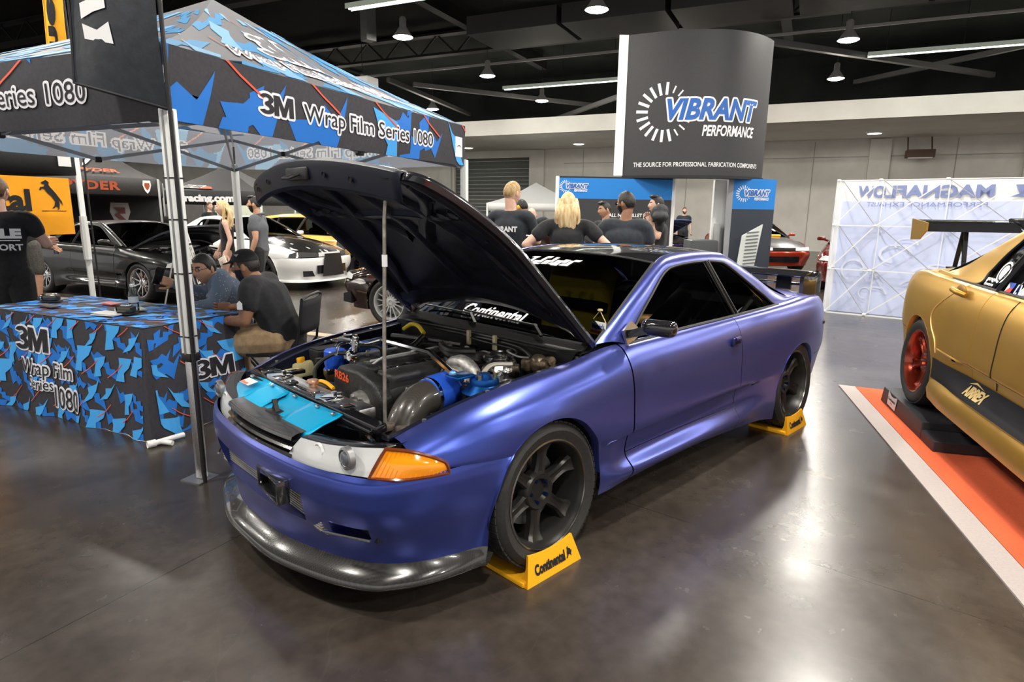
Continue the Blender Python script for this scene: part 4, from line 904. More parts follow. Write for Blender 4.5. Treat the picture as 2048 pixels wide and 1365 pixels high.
# cowl, wipers
q = H(); q.grid([[V(-.34, y, .875), V(-.37, y, .890-.03*y*y), V(-.40-.03*y*y, y, .902-.02*y*y), V(-.415-.05*y*y, y, .908-.02*y*y)] for y in np.linspace(-.70, .70, 13)]); hp('cowl_panel', q, MBLACK)
for y0, y1 in ((.35, -.25), (-.15, -.62)):
    q = H(); q.bar((-.44, y0, .94), (-.46, y1, .952-.03*y1*y1), .010, .008); q.bar((-.44, y0-.02, .945), (-.385, y0+.08, .905), .014, .010); hp('wiper', q, BLACK, smooth=False)
# ------------- raised hood
HX = lambda f: f
side = [(-.43, .915), (-.16, 1.165), (.07, 1.375), (.25, 1.50), (.40, 1.585), (.50, 1.63), (.545, 1.645)]
def hood_pt(s, y):      # s 0 hinge .. 1 front, y -1..1
    p = spl(side, 41)[int(round(s*40))]; w_ = interp(s, [0, .5, .8, .95, 1], [.735, .705, .68, .645, .615]); Y = y*w_
    bow = (1-y*y); x = p[0]+bow*(.075*s*s-.015*(1-s)); z = p[1]+bow*(.055*s+.075*(1-s)**3+.028*(1-s)+.012)
    return V(x, Y, z)
SS = np.linspace(0, 1, 41); YY = np.linspace(-1, 1, 31)
outer = [[hood_pt(s, y) for y in YY] for s in SS]
hm = H(); hm.grid(outer)
front = outer[-1]; d1 = V(.035, 0, -.012); 
roll = [[p, p+V(.018, 0, -.010), p+V(.022, 0, -.03), p+V(.012, 0, -.105), p+V(-.005, 0, -.118)] for p in front]
for col_ in (0, -1):
    e = [r[col_] for r in outer]; sg = -1 if col_ == 0 else 1
    hm.grid([[p, p+V(.010, sg*.006, -.010), p+V(.018, -sg*.002, -.026), p+V(.016, -sg*.03, -.026)] for p in e])
hood = hp('hood', hm, mat('hood_outer_black', (.012, .013, .018), .2, coat=.5), solid=.003)
lp = H(); lp.grid(roll); obj('front_lip_panel', lp, mat('hood_nose_navy', (.004, .006, .015), .5, .0, spec=.3), hood, solid=.003)
nrm = V(.62, 0, -.78)
def under(s, y, d): return hood_pt(min(max(s, 0), 1), y)+nrm*d
hi = H(); hi.grid([[under(s, y, .018) for y in np.linspace(-.95, .95, 25)] for s in np.linspace(.02, .97, 33)]); obj('inner_skin', hi, HOODIN, hood)
def rib(pts, w_, d, m=HOODIN, name='hood_rib'):
    q = H(); n_ = 20; c_ = spl(pts, n_); P_ = []
    for i, (s, y) in enumerate(c_):
        s0, y0 = c_[max(i-1, 0)]; s1, y1 = c_[min(i+1, n_-1)]; ds, dy = (s1-s0)*1.4, (y1-y0)*.7; L = math.hypot(ds, dy) or 1; px, py = -dy/L, ds/L
        P_.append([under(s+px*o*w_/1.4, y+py*o*w_/.7, dd_) for o, dd_ in ((-.5, .016), (-.38, d), (-.1, d+.006), (.1, d+.006), (.38, d), (.5, .016))])
    q.grid(P_); return obj(name, q, m, hood, ang=50)
for sgn in (1, -1):
    rib([(.03, .93*sgn), (.4, .91*sgn), (.8, .89*sgn), (.97, .86*sgn)], .085, .042); rib([(.05, .80*sgn), (.4, .45*sgn), (.82, .18*sgn)], .07, .036); rib([(.84, .80*sgn), (.55, .62*sgn), (.30, .10*sgn)], .065, .034); rib([(.50, .88*sgn), (.42, .42*sgn)], .06, .033)
rib([(.05, -.9), (.045, 0), (.05, .9)], .10, .04); rib([(.845, -.86), (.855, 0), (.845, .86)], .075, .044); rib([(.42, -.45), (.42, .45)], .06, .033); rib([(.1, 0), (.5, 0), (.84, 0)], .07, .034)
q = H(); q.grid([[under(s, y, .05-.02*abs(s-.91)/.06) for y in np.linspace(-.84, .84, 21)] for s in (.86, .88, .94, .97)]); obj('front_brace', q, mat('hood_brace_navy', (.012, .018, .04), .35, .2, coat=.2), hood)
q = H(); pc = front[15]+V(.024, 0, -.06); q.rbox(pc, (.016, .18, .05), .006); q.tube([pc+V(.0, -.03, 0), pc+V(.05, -.03, -.02), pc+V(.05, .03, -.02), pc+V(0, .03, 0)], .006, 6); obj('latch_striker', q, BLACK, hood)
for (s, y) in ((.90, .6), (.90, -.5), (.93, .38), (.93, -.75)):
    q = H(); q.lathe([(0, .0), (.011, .0), (.012, .003)], 12, Matrix.Rotation(1.65, 3, 'Y'), front[int(15+15*y)]+V(.024, 0, -.055 - .02*abs(y))); obj('access_hole', q, MBLACK, hood)
for s in np.linspace(.1, .9, 7):
    for y in (-.86, .86): q = H(); q.sph(under(s, y, .052), (.008, .008, .006), 6, 4); obj('rubber_stop', q, BLACK, hood)
for y in (.72, -.72):
    q = H(); q.bar((-.36, y*.94, .84), (-.44, y*.94, .91), .03, .012); q.bar((-.44, y*.94, .91), under(.16, y*1.22, .03), .03, .012); obj('hood_hinge', q, BLACK, hood, smooth=False)
q = H(); q.tube([V(.555, .455, .66), V(.545, .452, 1.0), V(.530, .448, 1.33), V(.528, .452, 1.48), V(.520, .45, 1.545)], .0075, 8); q.tube([V(.520, .45, 1.545), V(.505, .455, 1.60), V(.49, .45, 1.615)], .006, 8); rod = hp('prop_rod', q, nmat('tarnished_steel_rod', (.45, .43, .37), .6, 30, .4, .1, metal=.7))
q = H(); q.cyl((.5305, .449, 1.30), (.530, .449, 1.345), .011, n=10); obj('rod_sleeve', q, LETTERW, rod)
# ------------- cabin details and a reflection stand-in behind the glass, lettering on the glass
for s, c in ((.0, 0),):
    q = H(); Rs = Matrix.Rotation(-.25, 3, 'Y')  # seat-shaped yellow form with dark band, added to imitate a windshield reflection
    q.rbox((-1.30, -.10, .88), (.16, .50, .62), .09, Rs, 4); q.rbox((-1.22, -.10, .62), (.45, .5, .16), .06); ys = hp('yellow_reflection_form', q, mat('yellow_reflection', (.75, .52, .03), .6))
    q = H(); q.rbox((-1.255, -.10, .93), (.10, .515, .07), .01, Rs); obj('reflection_band', q, MBLACK, ys)
fnw = lambda a, b_: (lambda u, v: Vector(spl([Vector(p) for p in [WSH[0][0], WSH[1][0], WSH[2][0]]], 101)[int(min(max(v, 0), 1)*100)]))(a, b_)
def wsh(y, t, off=.004):
    yy = abs(y); L = [spl(r, 61) for r in WSH]; col_ = []
    for r in L: k = int(np.argmin(abs(r[:, 1]-yy))); col_.append(r[k])
    p = spl(col_, 101)[int(min(max(t, 0), 1)*100)]; return V(p[0]+off*.6, y, p[2]+off)
q = H(); put_text(q, 'Continental', lambda a, b_: wsh(-.27+a, .075+b_*1.6), .075, bold=.03, w=.49, shear=.15); hp('windshield_lettering', q, LETTERW, smooth=False, label='white lettering along the foot of the windshield')
q = H()
for y, t, w_, h_ in ((-.225, .80, .045, .05), (-.19, .84, .03, .09), (-.145, .805, .05, .05), (-.105, .84, .030, .07), (-.055, .81, .05, .06), (-.015, .855, .03, .07), (.03, .815, .05, .07), (.075, .85, .04, .05), (.115, .825, .03, .075), (.15, .865, .05, .03), (-.19, .885, .06, .025), (-.08, .89, .05, .025), (.0, .80, .04, .03), (-.12, .785, .05, .025), (.09, .80, .05, .03)):
    q.add([wsh(y-w_/2, t-h_/2), wsh(y+w_/2, t-h_/2), wsh(y+w_/2+.012, t+h_/2), wsh(y-w_/2+.012, t+h_/2)], [(0, 1, 2, 3)])
hp('windshield_banner', q, LETTERW, smooth=False, label='white stylised lettering across the top of the windshield')
sg = H(); fn = plane((-.60, .575, .935), (.35, .92, .05), (-.1, 0, 1)); 
sg.add([fn(a, b_) for a, b_ in ((0, 0), (.13, .0), (.13, .045), (0, .045))], [(0, 1, 2, 3)]); pl = hp('hanging_placard', sg, PAPER, smooth=False, solid=.003)
q = H(); fn2 = plane((-.60, .575, .935), (.35, .92, .05), (-.1, 0, 1), .004); put_text(q, "Meguiar's", lambda a, b_: fn2(a+.01, b_+.012), .022, bold=.04, w=.11); obj('placard_print', q, mat('print_dark_blue', (.02, .06, .25), .5), pl, smooth=False)
q = H(); q.add([fn2(a, b_) for a, b_ in ((0, -.0), (.13, .0), (.13, -.014), (0, -.014))], [(0, 1, 2, 3)]); obj('placard_stripe', q, ORANGE, pl, smooth=False)
q = H(); q.tube([fn(.0, .045), fn(.065, .10), fn(.13, .045)], .0025, 5); q.lathe([(0, .01), (.012, .008), (.014, 0)], 12, None, fn(.065, .10)); obj('suction_cup', q, mat('tan_cord', (.5, .38, .2), .6), pl)
# mirror glass, handle, marker, badge
q = H(); q.tube([V(-1.665, .868, .792), V(-1.64, .872, .796), V(-1.60, .872, .792)], .009, 8); q.rbox((-1.635, .863, .772), (.105, .012, .05), .006); dh = hp('door_handle', q, mat('handle_navy', (.03, .035, .16), .3, .5))
q = H(); q.rbox((-1.635, .862, .768), (.085, .014, .026), .005); obj('handle_recess', q, MBLACK, dh)
q = H(); q.rbox((-3.205, .812, .70), (.05, .012, .022), .004); hp('side_marker', q, MBLACK)
q = H(); q.add([V(-.645, .765, .868), V(-.80, .742, .92), V(-.71, .735, .985), V(-.62, .75, .95)], [(0, 1, 2, 3)]); hp('mirror_sail', q, ALU, smooth=False, solid=.012)
# rear wing
wg = H(); WP = [(-.11, .0), (-.08, .024), (0, .036), (.10, .034), (.16, .020), (.15, -.004), (.05, -.016), (-.08, -.014)]
wg.grid([[V(-3.30-dx, y, 1.045+dz_-.02*abs(y)**3) for dx, dz_ in WP] for y in np.linspace(-.66, .66, 15)], cv=True); wing = hp('rear_wing', wg, CARBONG)
for s in (1, -1):
    q = H(); q.grid([loop for loop in [[V(x, s*y, z) for x, y in ((-3.15, .625), (-3.12, .665), (-3.25, .70), (-3.42, .69), (-3.44, .64), (-3.30, .62))] for z in (.905, .97, 1.04)]+[[V(x-.02, s*y, 1.075) for x, y in ((-3.20, .635), (-3.18, .66), (-3.26, .68), (-3.40, .675), (-3.42, .645), (-3.30, .635))]]], cv=True); obj('wing_upright', q, CARBONG, wing)
    q = H(); q.bar((-3.28, s*.45, .92), (-3.29, s*.45, 1.04), .12, .02); obj('wing_stay', q, CARBONG, wing, smooth=False)
q = H(); q.rbox((-3.36, 0, .965), (.09, 1.22, .018), .006); obj('lower_blade', q, CARBONG, wing)
# chocks
def chock(x0, y0, lab):
    t = thing('wheel_chock', lab, 'wheel chock', (x0, y0, 0), 0, 'yellow chocks under the blue coupe')
    for px_, pw in ((.135, .09), (-.145, .055)):
        q = MB(); q.rbox((px_, -.15, .011), (pw, .26, .022), .004); obj('base_plate', q, YEL, t)
    q = MB(); n_ = 17; P_ = []
    for i in range(n_):
        f = i/(n_-1); x = -.172+.344*f; tx = x*.80; zt = .105+.018*abs(2*f-1)**2; P_.append([V(x, .0, 0), V(tx, -.032, zt), V(tx, -.042, zt), V(tx*.99, -.046, zt*.45), V(x, -.05, .0)])
    q.grid(P_); q.add([p for p in P_[0]], [(0, 1, 2, 3, 4)]); q.add([p for p in P_[-1]], [(4, 3, 2, 1, 0)]); obj('cradle_wall', q, YEL, t, weld=True)
    sl = V(0, -.032, .110).normalized(); q = MB(); fn = lambda a, b_: V(.115, 0, 0)+V(-1, 0, 0)*a+sl*(b_+.035)+V(0, .0022, 0)
    put_text(q, 'Continental', fn, .042, bold=.05, w=.19)
    hs = [(.195, .0), (.205, .012), (.203, .024), (.208, .034), (.206, .045), (.214, .05), (.216, .040), (.226, .036), (.231, .026), (.237, .030), (.233, .018), (.229, .012), (.231, 0), (.222, .011), (.213, .013), (.205, 0)]
    q.add([fn(a, b_) for a, b_ in hs], [tuple(range(len(hs)))]); obj('chock_lettering', q, MBLACK, t, smooth=False)
chock(.033, .925, 'yellow branded chock cradling the front wheel of the blue coupe')
chock(-2.59, .925, 'yellow branded chock cradling the rear wheel of the blue coupe')
# ---------------------------------------------------------------- camouflage cloth, canopy, table, flag
CAM_D = nmat('camo_charcoal', (.042, .040, .050), .8, 40, .75, .08); CAM_B = mat('camo_mid_blue', (.012, .17, .62), .7); CAM_L = mat('camo_light_blue', (.06, .38, .86), .7); CAM_R = mat('camo_red_line', (.80, .10, .05), .7)
CAM_W = mat('print_white', (.82, .82, .88), .65); CAM_K = mat('print_black', (.012, .012, .016), .65)
CAMO = [CAM_D, CAM_B, CAM_L, CAM_R, CAM_W, CAM_K]
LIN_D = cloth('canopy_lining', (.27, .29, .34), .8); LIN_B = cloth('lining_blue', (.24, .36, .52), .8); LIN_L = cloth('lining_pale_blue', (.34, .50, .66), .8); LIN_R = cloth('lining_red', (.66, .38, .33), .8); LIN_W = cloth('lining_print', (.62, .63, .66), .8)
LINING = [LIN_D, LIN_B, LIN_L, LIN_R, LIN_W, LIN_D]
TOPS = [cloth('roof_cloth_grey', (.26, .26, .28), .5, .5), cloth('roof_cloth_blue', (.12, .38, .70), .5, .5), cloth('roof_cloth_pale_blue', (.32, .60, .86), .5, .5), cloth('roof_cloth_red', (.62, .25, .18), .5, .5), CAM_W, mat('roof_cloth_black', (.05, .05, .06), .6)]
SHARD = {2: [[(0, 1), (.8, .92), (.78, .68), (.98, .05), (.50, .08), (.52, .40), (.17, .66)],
             [(0, 1), (.20, .74), (.62, .62), (.60, .40), (1, 0), (.48, .20), (.26, .46)]],
         1: [[(1, 1), (.70, .84), (.70, .62), (.44, .66), (.42, .44), (.18, .42), (0, 0), (.42, .20), (.64, .28), (.68, .48), (.88, .54)],
             [(0, .62), (.16, .34), (.46, .46), (.70, .25), (1, 1), (.74, .70), (.55, .84), (.32, .66)]]}
def clip(poly, x0, y0, x1, y1):
    for ax, v, s in ((0, x0, 1), (0, x1, -1), (1, y0, 1), (1, y1, -1)):
        out = []
        for i, p in enumerate(poly):
            q = poly[i-1]; a = (p[ax]-v)*s >= 0; b = (q[ax]-v)*s >= 0
            if a != b: t = (v-q[ax])/(p[ax]-q[ax]); out.append((q[0]+(p[0]-q[0])*t, q[1]+(p[1]-q[1])*t))
            if a: out.append(p)
        poly = out
        if len(poly) < 3: return []
    return poly
def stamp(mb, fn, poly, w, h, m, g, off):
    mb.m = m; xs = [p[0] for p in poly]; ys = [p[1] for p in poly]
    for i in range(int(max(min(xs), 0)//g), int(min(max(xs), w)//g)+1):
        for j in range(int(max(min(ys), 0)//g), int(min(max(ys), h)//g)+1):
            q = clip(poly, max(0, i*g), max(0, j*g), min(w, (i+1)*g), min(h, (j+1)*g))
            if q: mb.add([fn(a, b, off) for a, b in q], [tuple(range(len(q)))])
def camo(mb, fn, w, h, cell, seed, g=.12, off=.003, dens=1.0):
    rnd = random.Random(seed); nx = int(w/cell)+2; ny = int(h/cell)+2
    for m, sc_, dx in ((1, 1.0, .0), (2, .85, .45), (1, .7, .72)):
        for i in range(-1, nx):
            for j in range(-1, ny):
                if rnd.random() > dens*.9: continue
                x = (i+dx+rnd.uniform(-.15, .15)+.31*(j % 3))*cell; y = (j+.4*dx+rnd.uniform(-.15, .15))*cell; s_ = cell*sc_*rnd.uniform(.8, 1.15)
                P_ = rnd.choice(SHARD[m]); fl = False; a = rnd.uniform(-.16, .16); ca, sa = math.cos(a), math.sin(a)
                pts = [((1-p if fl else p)-.5, q-.5) for p, q in P_]; pts = [(x+(p*ca-q*sa)*s_, y+(p*sa+q*ca)*s_) for p, q in pts]
                stamp(mb, fn, pts, w, h, m, g, off if m == 1 else off*1.6)
    for i in range(int(w/cell*.8)+1):
        for j in range(int(h/cell*.7)+1):
            x = (i*1.25+.4+.6*(j % 2))*cell; y = (j*1.4+.9)*cell; L = cell*.75; t = cell*.022
            up = [(x+L*f, y-L*(.95*f-.25*f*f)) for f in (0, .3, .6, 1)]; stamp(mb, fn, up+[(a+t*.6, b+t) for a, b in reversed(up)], w, h, 3, g, off*2.2)
def outlined(mb, body, fn, h, at, w=None, off=.006, sx=1.0, bold=.0, out=.055, fill=5, rot=0):
    vs, _ = text2d(body, bold=bold, sx=sx); L = (max(v[0] for v in vs)-min(v[0] for v in vs))*h/.7
    W = w or L; mb.m = 4; e = out*h/.7
    edge_outline(mb, body, lambda a, b: fn(a, b, off), h, at, e, w=W, bold=bold, sx=sx)
    mb.m = fill; put_text(mb, body, lambda a, b: fn(a, b, off*1.5), h, at, w=W, bold=bold, sx=sx, rot=rot); mb.m = 0
def raster_cloth(fn, w, h, cell, seed, mats, name, parent, lead):
    """One sheet of cloth whose print is resolved cell by cell, so light shines through it evenly."""
    rec = MB(); flat = lambda a, b, off=0.0: Vector((a, b, 0)); rec.m = 0
    camo(rec, flat, w, h, .55, seed, g=.2, dens=.55)
    outlined(rec, '3M', flat, .115, (.60, .125), w=.27, out=.11); outlined(rec, 'Wrap Film Series 1080', flat, .105, (.96, .125), w=1.75, sx=.7, out=.12)
    nx, ny = int(w/cell), int(h/cell); gx = (np.arange(nx)+.5)*w/nx; gy = (np.arange(ny)+.5)*h/ny; idx = np.zeros((nx, ny), int)
    for f, m in zip(rec.f, rec.mi):
        P_ = np.array([(rec.v[i].x, rec.v[i].y) for i in f]); i0, i1 = np.searchsorted(gx, [P_[:, 0].min(), P_[:, 0].max()]); j0, j1 = np.searchsorted(gy, [P_[:, 1].min(), P_[:, 1].max()])
        if i1 <= i0 or j1 <= j0: continue
        X, Y = np.meshgrid(gx[i0:i1], gy[j0:j1], indexing='ij'); ins = np.zeros(X.shape, bool)
        for (x1, y1), (x2, y2) in zip(P_, np.roll(P_, -1, 0)):
            c = ((y1 > Y) != (y2 > Y)); ins ^= c & (X < (x2-x1)*(Y-y1)/((y2-y1) if abs(y2-y1) > 1e-12 else 1e-12)+x1)
        idx[i0:i1, j0:j1][ins] = m
    mb = TM(); mb.grid([[fn(w*i/nx, h*j/ny) for j in range(ny+1)] for i in range(nx+1)]); mb.mi = [int(idx[i, j]) for i in range(nx) for j in range(ny)]
    return obj(name, mb, mats, parent, ang=80)
# ---- canopy
TA, TB, TC, TD = V(.779, -1.093, 0), V(-2.20, -2.29, 0), V(-1.04, -4.95, 0), V(1.90, -3.75, 0); TP = V(-.19, -2.97, 3.12)
tent = thing('canopy_tent', 'blue and charcoal camouflage pop up canopy on white legs left of the coupe', 'canopy', ((TA+TC)/2).to_tuple())
tl = -((TA+TC)/2); MT = Matrix.Translation(tl)
def TM(): return MB(MT)
zb, zt = 1.945, 2.31
def valance(a, b, seed, lead):
    w = (b-a).length; u = (b-a)/w; n_ = Vector((u.y, -u.x, 0)); n_ = n_ if n_.dot((a+b)/2-(TA+TC)/2) > 0 else -n_
    def fn(x, y, off=0.0):
        f = x/w; sag = .035*math.sin(PI*f); return a+u*x+Z*(zb+y*(1-sag*.4)-.012*math.sin(PI*f)*(1-y/.365))+n_*(.012+off+.018*math.sin(PI*y/.365)*math.sin(PI*f)+.008*math.sin(x*7)*math.sin(PI*y/.365))
    mb = TM(); mb.m = 0; mb.grid([[fn(x, y) for y in np.linspace(0, .365, 7)] for x in np.linspace(0, w, 33)])
    camo(mb, fn, w, .365, .55, seed, g=.13, dens=.5)
    if lead == 'R':
        outlined(mb, '3M', fn, .115, (.60, .125), w=.27, sx=1.0, bold=.055, out=.09); outlined(mb, 'Wrap Film Series 1080', fn, .105, (.96, .125), w=1.62, sx=.7, bold=.0, out=.10)
        mb.m = 4; mb.add([fn(x, y, .008) for x, y in ((2.98, .07), (3.13, .07), (3.13, .25), (2.98, .25))], [(0, 1, 2, 3)]); mb.m = 5; mb.add([fn(x, y, .010) for x, y in ((3.0, .155), (3.03, .17), (3.055, .18), (3.08, .17), (3.11, .155), (3.055, .172))], [(0, 1, 2, 3, 4, 5)])
    if lead == 'L': 
        f2 = lambda x, y, off=0.0: fn(w-x, y, off)
        outlined(mb, 'Wrap Film Series 1080', f2, .105, (.70, .125), w=1.62, sx=.7, bold=.0, out=.10); outlined(mb, '3M', f2, .115, (.34, .125), w=.27, bold=.055, out=.075)
    mb.m = 0; return fn, mb, w
def lining(a, b, seed):
    fn, mb, w = valance(a, b, seed, '')
    lm = TM(); f2 = lambda x, y, off=0.0: fn(x, y, -.010-off); lm.grid([[f2(x, y) for y in np.linspace(0, .365, 5)] for x in np.linspace(0, w, 17)])
    camo(lm, f2, w, .365, .52, seed, g=.2, dens=.7)
    lm.m = 4; rev = TB_like = None
    put_text(lm, '3M Wrap Film Series 1080', lambda x, y: f2(w-(w-x), y, .006), .105, (.55, .125), w=2.0, sx=.75, bold=.05)
    return lm
for a, b, seed, lead in ((TA, TB, 3, 'R'), (TA, TD, 5, 'L'), (TB, TC, 8, 'R'), (TC, TD, 9, 'R')):
    fn, mb, w = valance(a, b, seed, '' if a is TB or a is TC else lead)
    if a is TB or a is TC: raster_cloth(fn, w, .365, .011, seed, LINING, 'valance', tent, lead); continue
    v = obj('valance', mb, CAMO, tent, ang=80)
    if lead == 'L': v['label'] = 'left valance lettered in white and black'
    if lead == 'R' and a is TA: v['label'] = 'right valance lettered in white and black'
    obj('valance_lining', lining(a, b, seed), LINING, tent, ang=80)
def roof(a, b, seed, text):
    w = (b-a).length; u = (b-a)/w; n_ = Vector((u.y, -u.x, 0)); n_ = n_ if n_.dot((a+b)/2-(TA+TC)/2) > 0 else -n_
    S = (TP-(a+b)/2-Z*zt); H_ = math.hypot(S.length, 0)
    def fn(x, y, off=0.0):
        f = y/H_; c = (x-w/2)*(1-f); base = (a+b)/2+u*c+Z*zt; p = base.lerp(TP+u*c*.0, 0)+S*f
        return p+Z*(.05*math.sin(PI*f)*-1+off)+n_*off*.6
    mb = TM(); mb.m = 0; mb.grid([[fn(w*i/16, H_*j/8) for j in range(9)] for i in range(17)])
    def fc(x, y, off=0.0): return fn(x, y, off)
    camo(mb, fc, w, H_*.8, .62, seed, g=.2, off=.004, dens=.8)
    if text: outlined(mb, '3M', fc, .40, (w*.30, .56), w=.85, bold=.055, out=.08, fill=0, off=.008); outlined(mb, 'Wrap Film Series 1080', fc, .21, (w*.14, .24), w=2.15, sx=.7, out=.07, fill=0, off=.008)
    mb.m = 0; return mb
for a, b, seed, t_ in ((TA, TB, 21, 1), (TA, TD, 22, 0), (TB, TC, 23, 0), (TC, TD, 24, 0)): obj('roof_cloth', roof(a, b, seed, t_), TOPS, tent, ang=60)
FR = mat('white_enamelled_frame', (.80, .82, .80), .35, coat=.2); FG = mat('grey_frame_tube', (.36, .38, .40), .4, .4)
for k, p in enumerate((TA, TB, TC, TD)):
    q = TM(); a_ = math.atan2(ER.y, ER.x); R_ = Matrix.Rotation(a_, 3, 'Z'); q.rbox(p+V(0, 0, 1.36), (.062, .062, 1.28), .006, R_); leg = obj('leg', q, FR, tent)
    q = TM(); q.rbox(p+V(0, 0, .38), (.046, .046, .74), .005, R_); obj('inner_leg', q, ALU, leg)
    q = TM(); q.rbox(p+V(0, 0, .715), (.07, .07, .05), .008, R_); obj('leg_collar', q, BLACK, leg)
    q = TM(); q.box(p+V(.01, -.01, .004), (.14, .14, .008), R_); obj('foot_plate', q, STEEL, leg, smooth=False)
    if k == 0:
        q = TM()
        for d_ in (ER, EL): q.box(p+d_*-.0325+V(0, 0, 1.36), (.004, .012, 1.26), Matrix.Rotation(math.atan2(d_.y, d_.x), 3, 'Z'))
        obj('leg_groove', q, STEEL, leg, smooth=False)
        for zz in (1.66, 1.45, 1.17, .83):
            q = TM(); q.box(p+V(0, 0, zz), (.066, .066, .007), R_); obj('cable_tie', q, BLACK, leg, smooth=False)
def trussx(a, b):
    u = (b-a)
    for f0, f1 in ((0, .5), (.5, 1.0)):
        for z0, z1 in ((2.26, 1.93), (1.93, 2.26)):
            q = TM(); q.bar(a+u*f0+Z*z0-.0*Z, a+u*f1+Z*z1, .016, .030); obj('truss_bar', q, FG, tent, smooth=False)
    for f, zz in ((.25, 2.095), (.75, 2.095), (.5, 2.26), (.5, 1.93)):
        q = TM(); q.rbox(a+u*f+Z*zz, (.05, .05, .05), .008); obj('truss_joint', q, BLACK, tent)
inn = lambda p: p.lerp((TA+TC)/2, .02)
for a, b in ((TA, TB), (TA, TD), (TB, TC), (TC, TD)): trussx(inn(a), inn(b))
for p in (TA, TB, TC, TD):
    q = TM(); q.bar(inn(p)+Z*2.24, V(TP.x, TP.y, 2.45).lerp(p, .02), .016, .03); q.bar(inn(p)+Z*1.93, V(TP.x, TP.y, 2.25).lerp(p, .02), .016, .03); obj('peak_arm', q, FG, tent, smooth=False)
q = TM(); q.cyl((TP.x, TP.y, 2.2), (TP.x, TP.y, 3.08), .025, n=10); obj('peak_pole', q, FG, tent)
# ---- flag on the near corner
def feather(name, lab, p0, d, w, z0, z1, m, letter, pole_h, slope=.11, lm=LETTERW, lh=.3, at=(.10, .38), lw=None, flip=False):
    t = thing(name, lab, 'flag', p0); p0 = Vector((0, 0, 0)); d = Vector(d).normalized(); n_ = Vector((-d.y, d.x, 0))
    fn = lambda x, y, off=0.0: p0+d*x+Z*(z0+y*(z1-z0)+(1-y)**3*slope*x/w)+n_*(off+.03*math.sin(x*9)*(.4+x/w)+.02*math.sin(y*7+x*5))
    mb = MB(); mb.grid([[fn(w*i/12, j/20) for j in range(21)] for i in range(13)]); obj('flag_cloth', mb, m, t)
    hem = MB(); hem.tube([fn(w*i/12, 0) for i in range(13)]+[fn(w, j/8) for j in range(1, 9)], .008, 5); obj('flag_hem', hem, CAM_K if m is not ORF else m, t)
    lt_ = MB(); H_ = z1-z0
    for sgn in (1, -1):
        if isinstance(letter, list):
            for P_ in letter: lt_.add([fn((1000-a)/540*w, ((600-b)*.00085-.02)/H_, .006*sgn) for a, b in P_], [tuple(range(len(P_)))])
        else: put_text(lt_, letter, lambda a, b: fn(min(max(w-b, 0), w), min(max(a/H_, 0), 1), .006*sgn), lh, at, w=lw, bold=.05)
    obj('flag_lettering', lt_, lm, t)
    q = MB(); q.cyl((-.012*d.x, -.012*d.y, .0), (-.012*d.x, -.012*d.y, pole_h), .011, n=8); obj('flag_pole', q, BLACK, t)
    return t
ORF = mat('orange_flag_cloth', (.93, .42, .01), .7)
FLAGK = nmat('black_flag_cloth', (.016, .021, .03), .6, 20, .55, .2)
feather('feather_flag', 'black feather flag with white lettering tied to the near canopy leg', (.795, -1.035, 0), (.71, -.70, 0), .46, 1.99, 3.5, FLAGK, [[(542, 48), (628, 18), (545, 5), (540, -120), (655, -160), (712, -40), (722, 72), (640, 98), (548, 142)], [(552, 170), (660, 205), (737, 150), (760, 275), (568, 265)]], 3.5, .12)
feather('feather_flag', 'tall orange feather flag with black lettering behind the camouflage canopy', (-.12, -7.72, 0), (.71, -.70, 0), .24, 3.25, 5.2, ORF, 'nental', 5.2, .02, lm=MBLACK, lh=.13, at=(.2, .05), lw=1.6)
# ---- table and cloth
O_ = V(.775, -1.99, 0); E1 = V(.34, -.94, 0).normalized(); E2 = V(-.94, -.34, 0).normalized(); TW, TDp, TH = 1.88, .74, .74
tab = thing('folding_table', 'folding table hidden under the camouflage cloth below the canopy', 'table', (O_+E1*TW/2+E2*TDp/2).to_tuple()); MTab = Matrix.Translation(-(O_+E1*TW/2+E2*TDp/2))
q = MB(MTab); Rt_ = Matrix((E1, E2, Z)).transposed(); q.rbox(O_+E1*TW/2+E2*TDp/2+Z*.71, (TW-.04, TDp-.04, .04), .01, Rt_); obj('tabletop', q, mat('grey_table_plastic', (.5, .5, .5), .6), tab)
for f in (.12, .88):
    for g_ in (.12, .88): q = MB(MTab); q.cyl(O_+E1*TW*f+E2*TDp*g_, O_+E1*TW*f+E2*TDp*g_+Z*.69, .014); obj('leg', q, STEEL, tab)
cl = MB()
def face(o, u, n_, w):
    def fn(x, y, off=0.0):
        f = 1-y/TH; e = max(0, abs(2*x/w-1)-.0)
        return o+u*x+Z*(.003+y*(TH-.003)/TH)+n_*(.01+off+.055*f+f*(.016*math.sin(x*11+1)+.010*math.sin(x*23)))
    return fn
ff = face(O_, E1, -E2, TW); fr_ = face(O_, E2, -E1, TDp); fl_ = face(O_+E1*TW, E2, E1, TDp); fk = face(O_+E2*TDp, E1, E2, TW)
def ftop(x, y, off=0.0): return O_+E1*x+E2*y+Z*(TH+.004+off)
for fn, w in ((ff, TW), (fr_, TDp), (fl_, TDp)): cl.grid([[fn(x, y) for y in np.linspace(0, TH, 9)] for x in np.linspace(0, w, 41)])
cl.grid([[ftop(x, y) for y in np.linspace(-.01, TDp+.01, 8)] for x in np.linspace(-.01, TW+.01, 14)])
for (fa_, fb_) in ((ff(0, 0), fr_(0, 0)), ):
    cl.grid([[ff(0, y), O_+(-E1-E2)*(.022+.06*(1-y/TH))+Z*(.012+y*(TH-.012)/TH), fr_(0, y)] for y in np.linspace(0, TH, 9)])
camo(cl, ff, TW, TH, .21, 11, g=.05, off=.004, dens=.85); camo(cl, fr_, TDp, TH, .21, 12, g=.05, off=.004, dens=.85); camo(cl, ftop, TW, TDp, .24, 13, g=.3, off=.002)
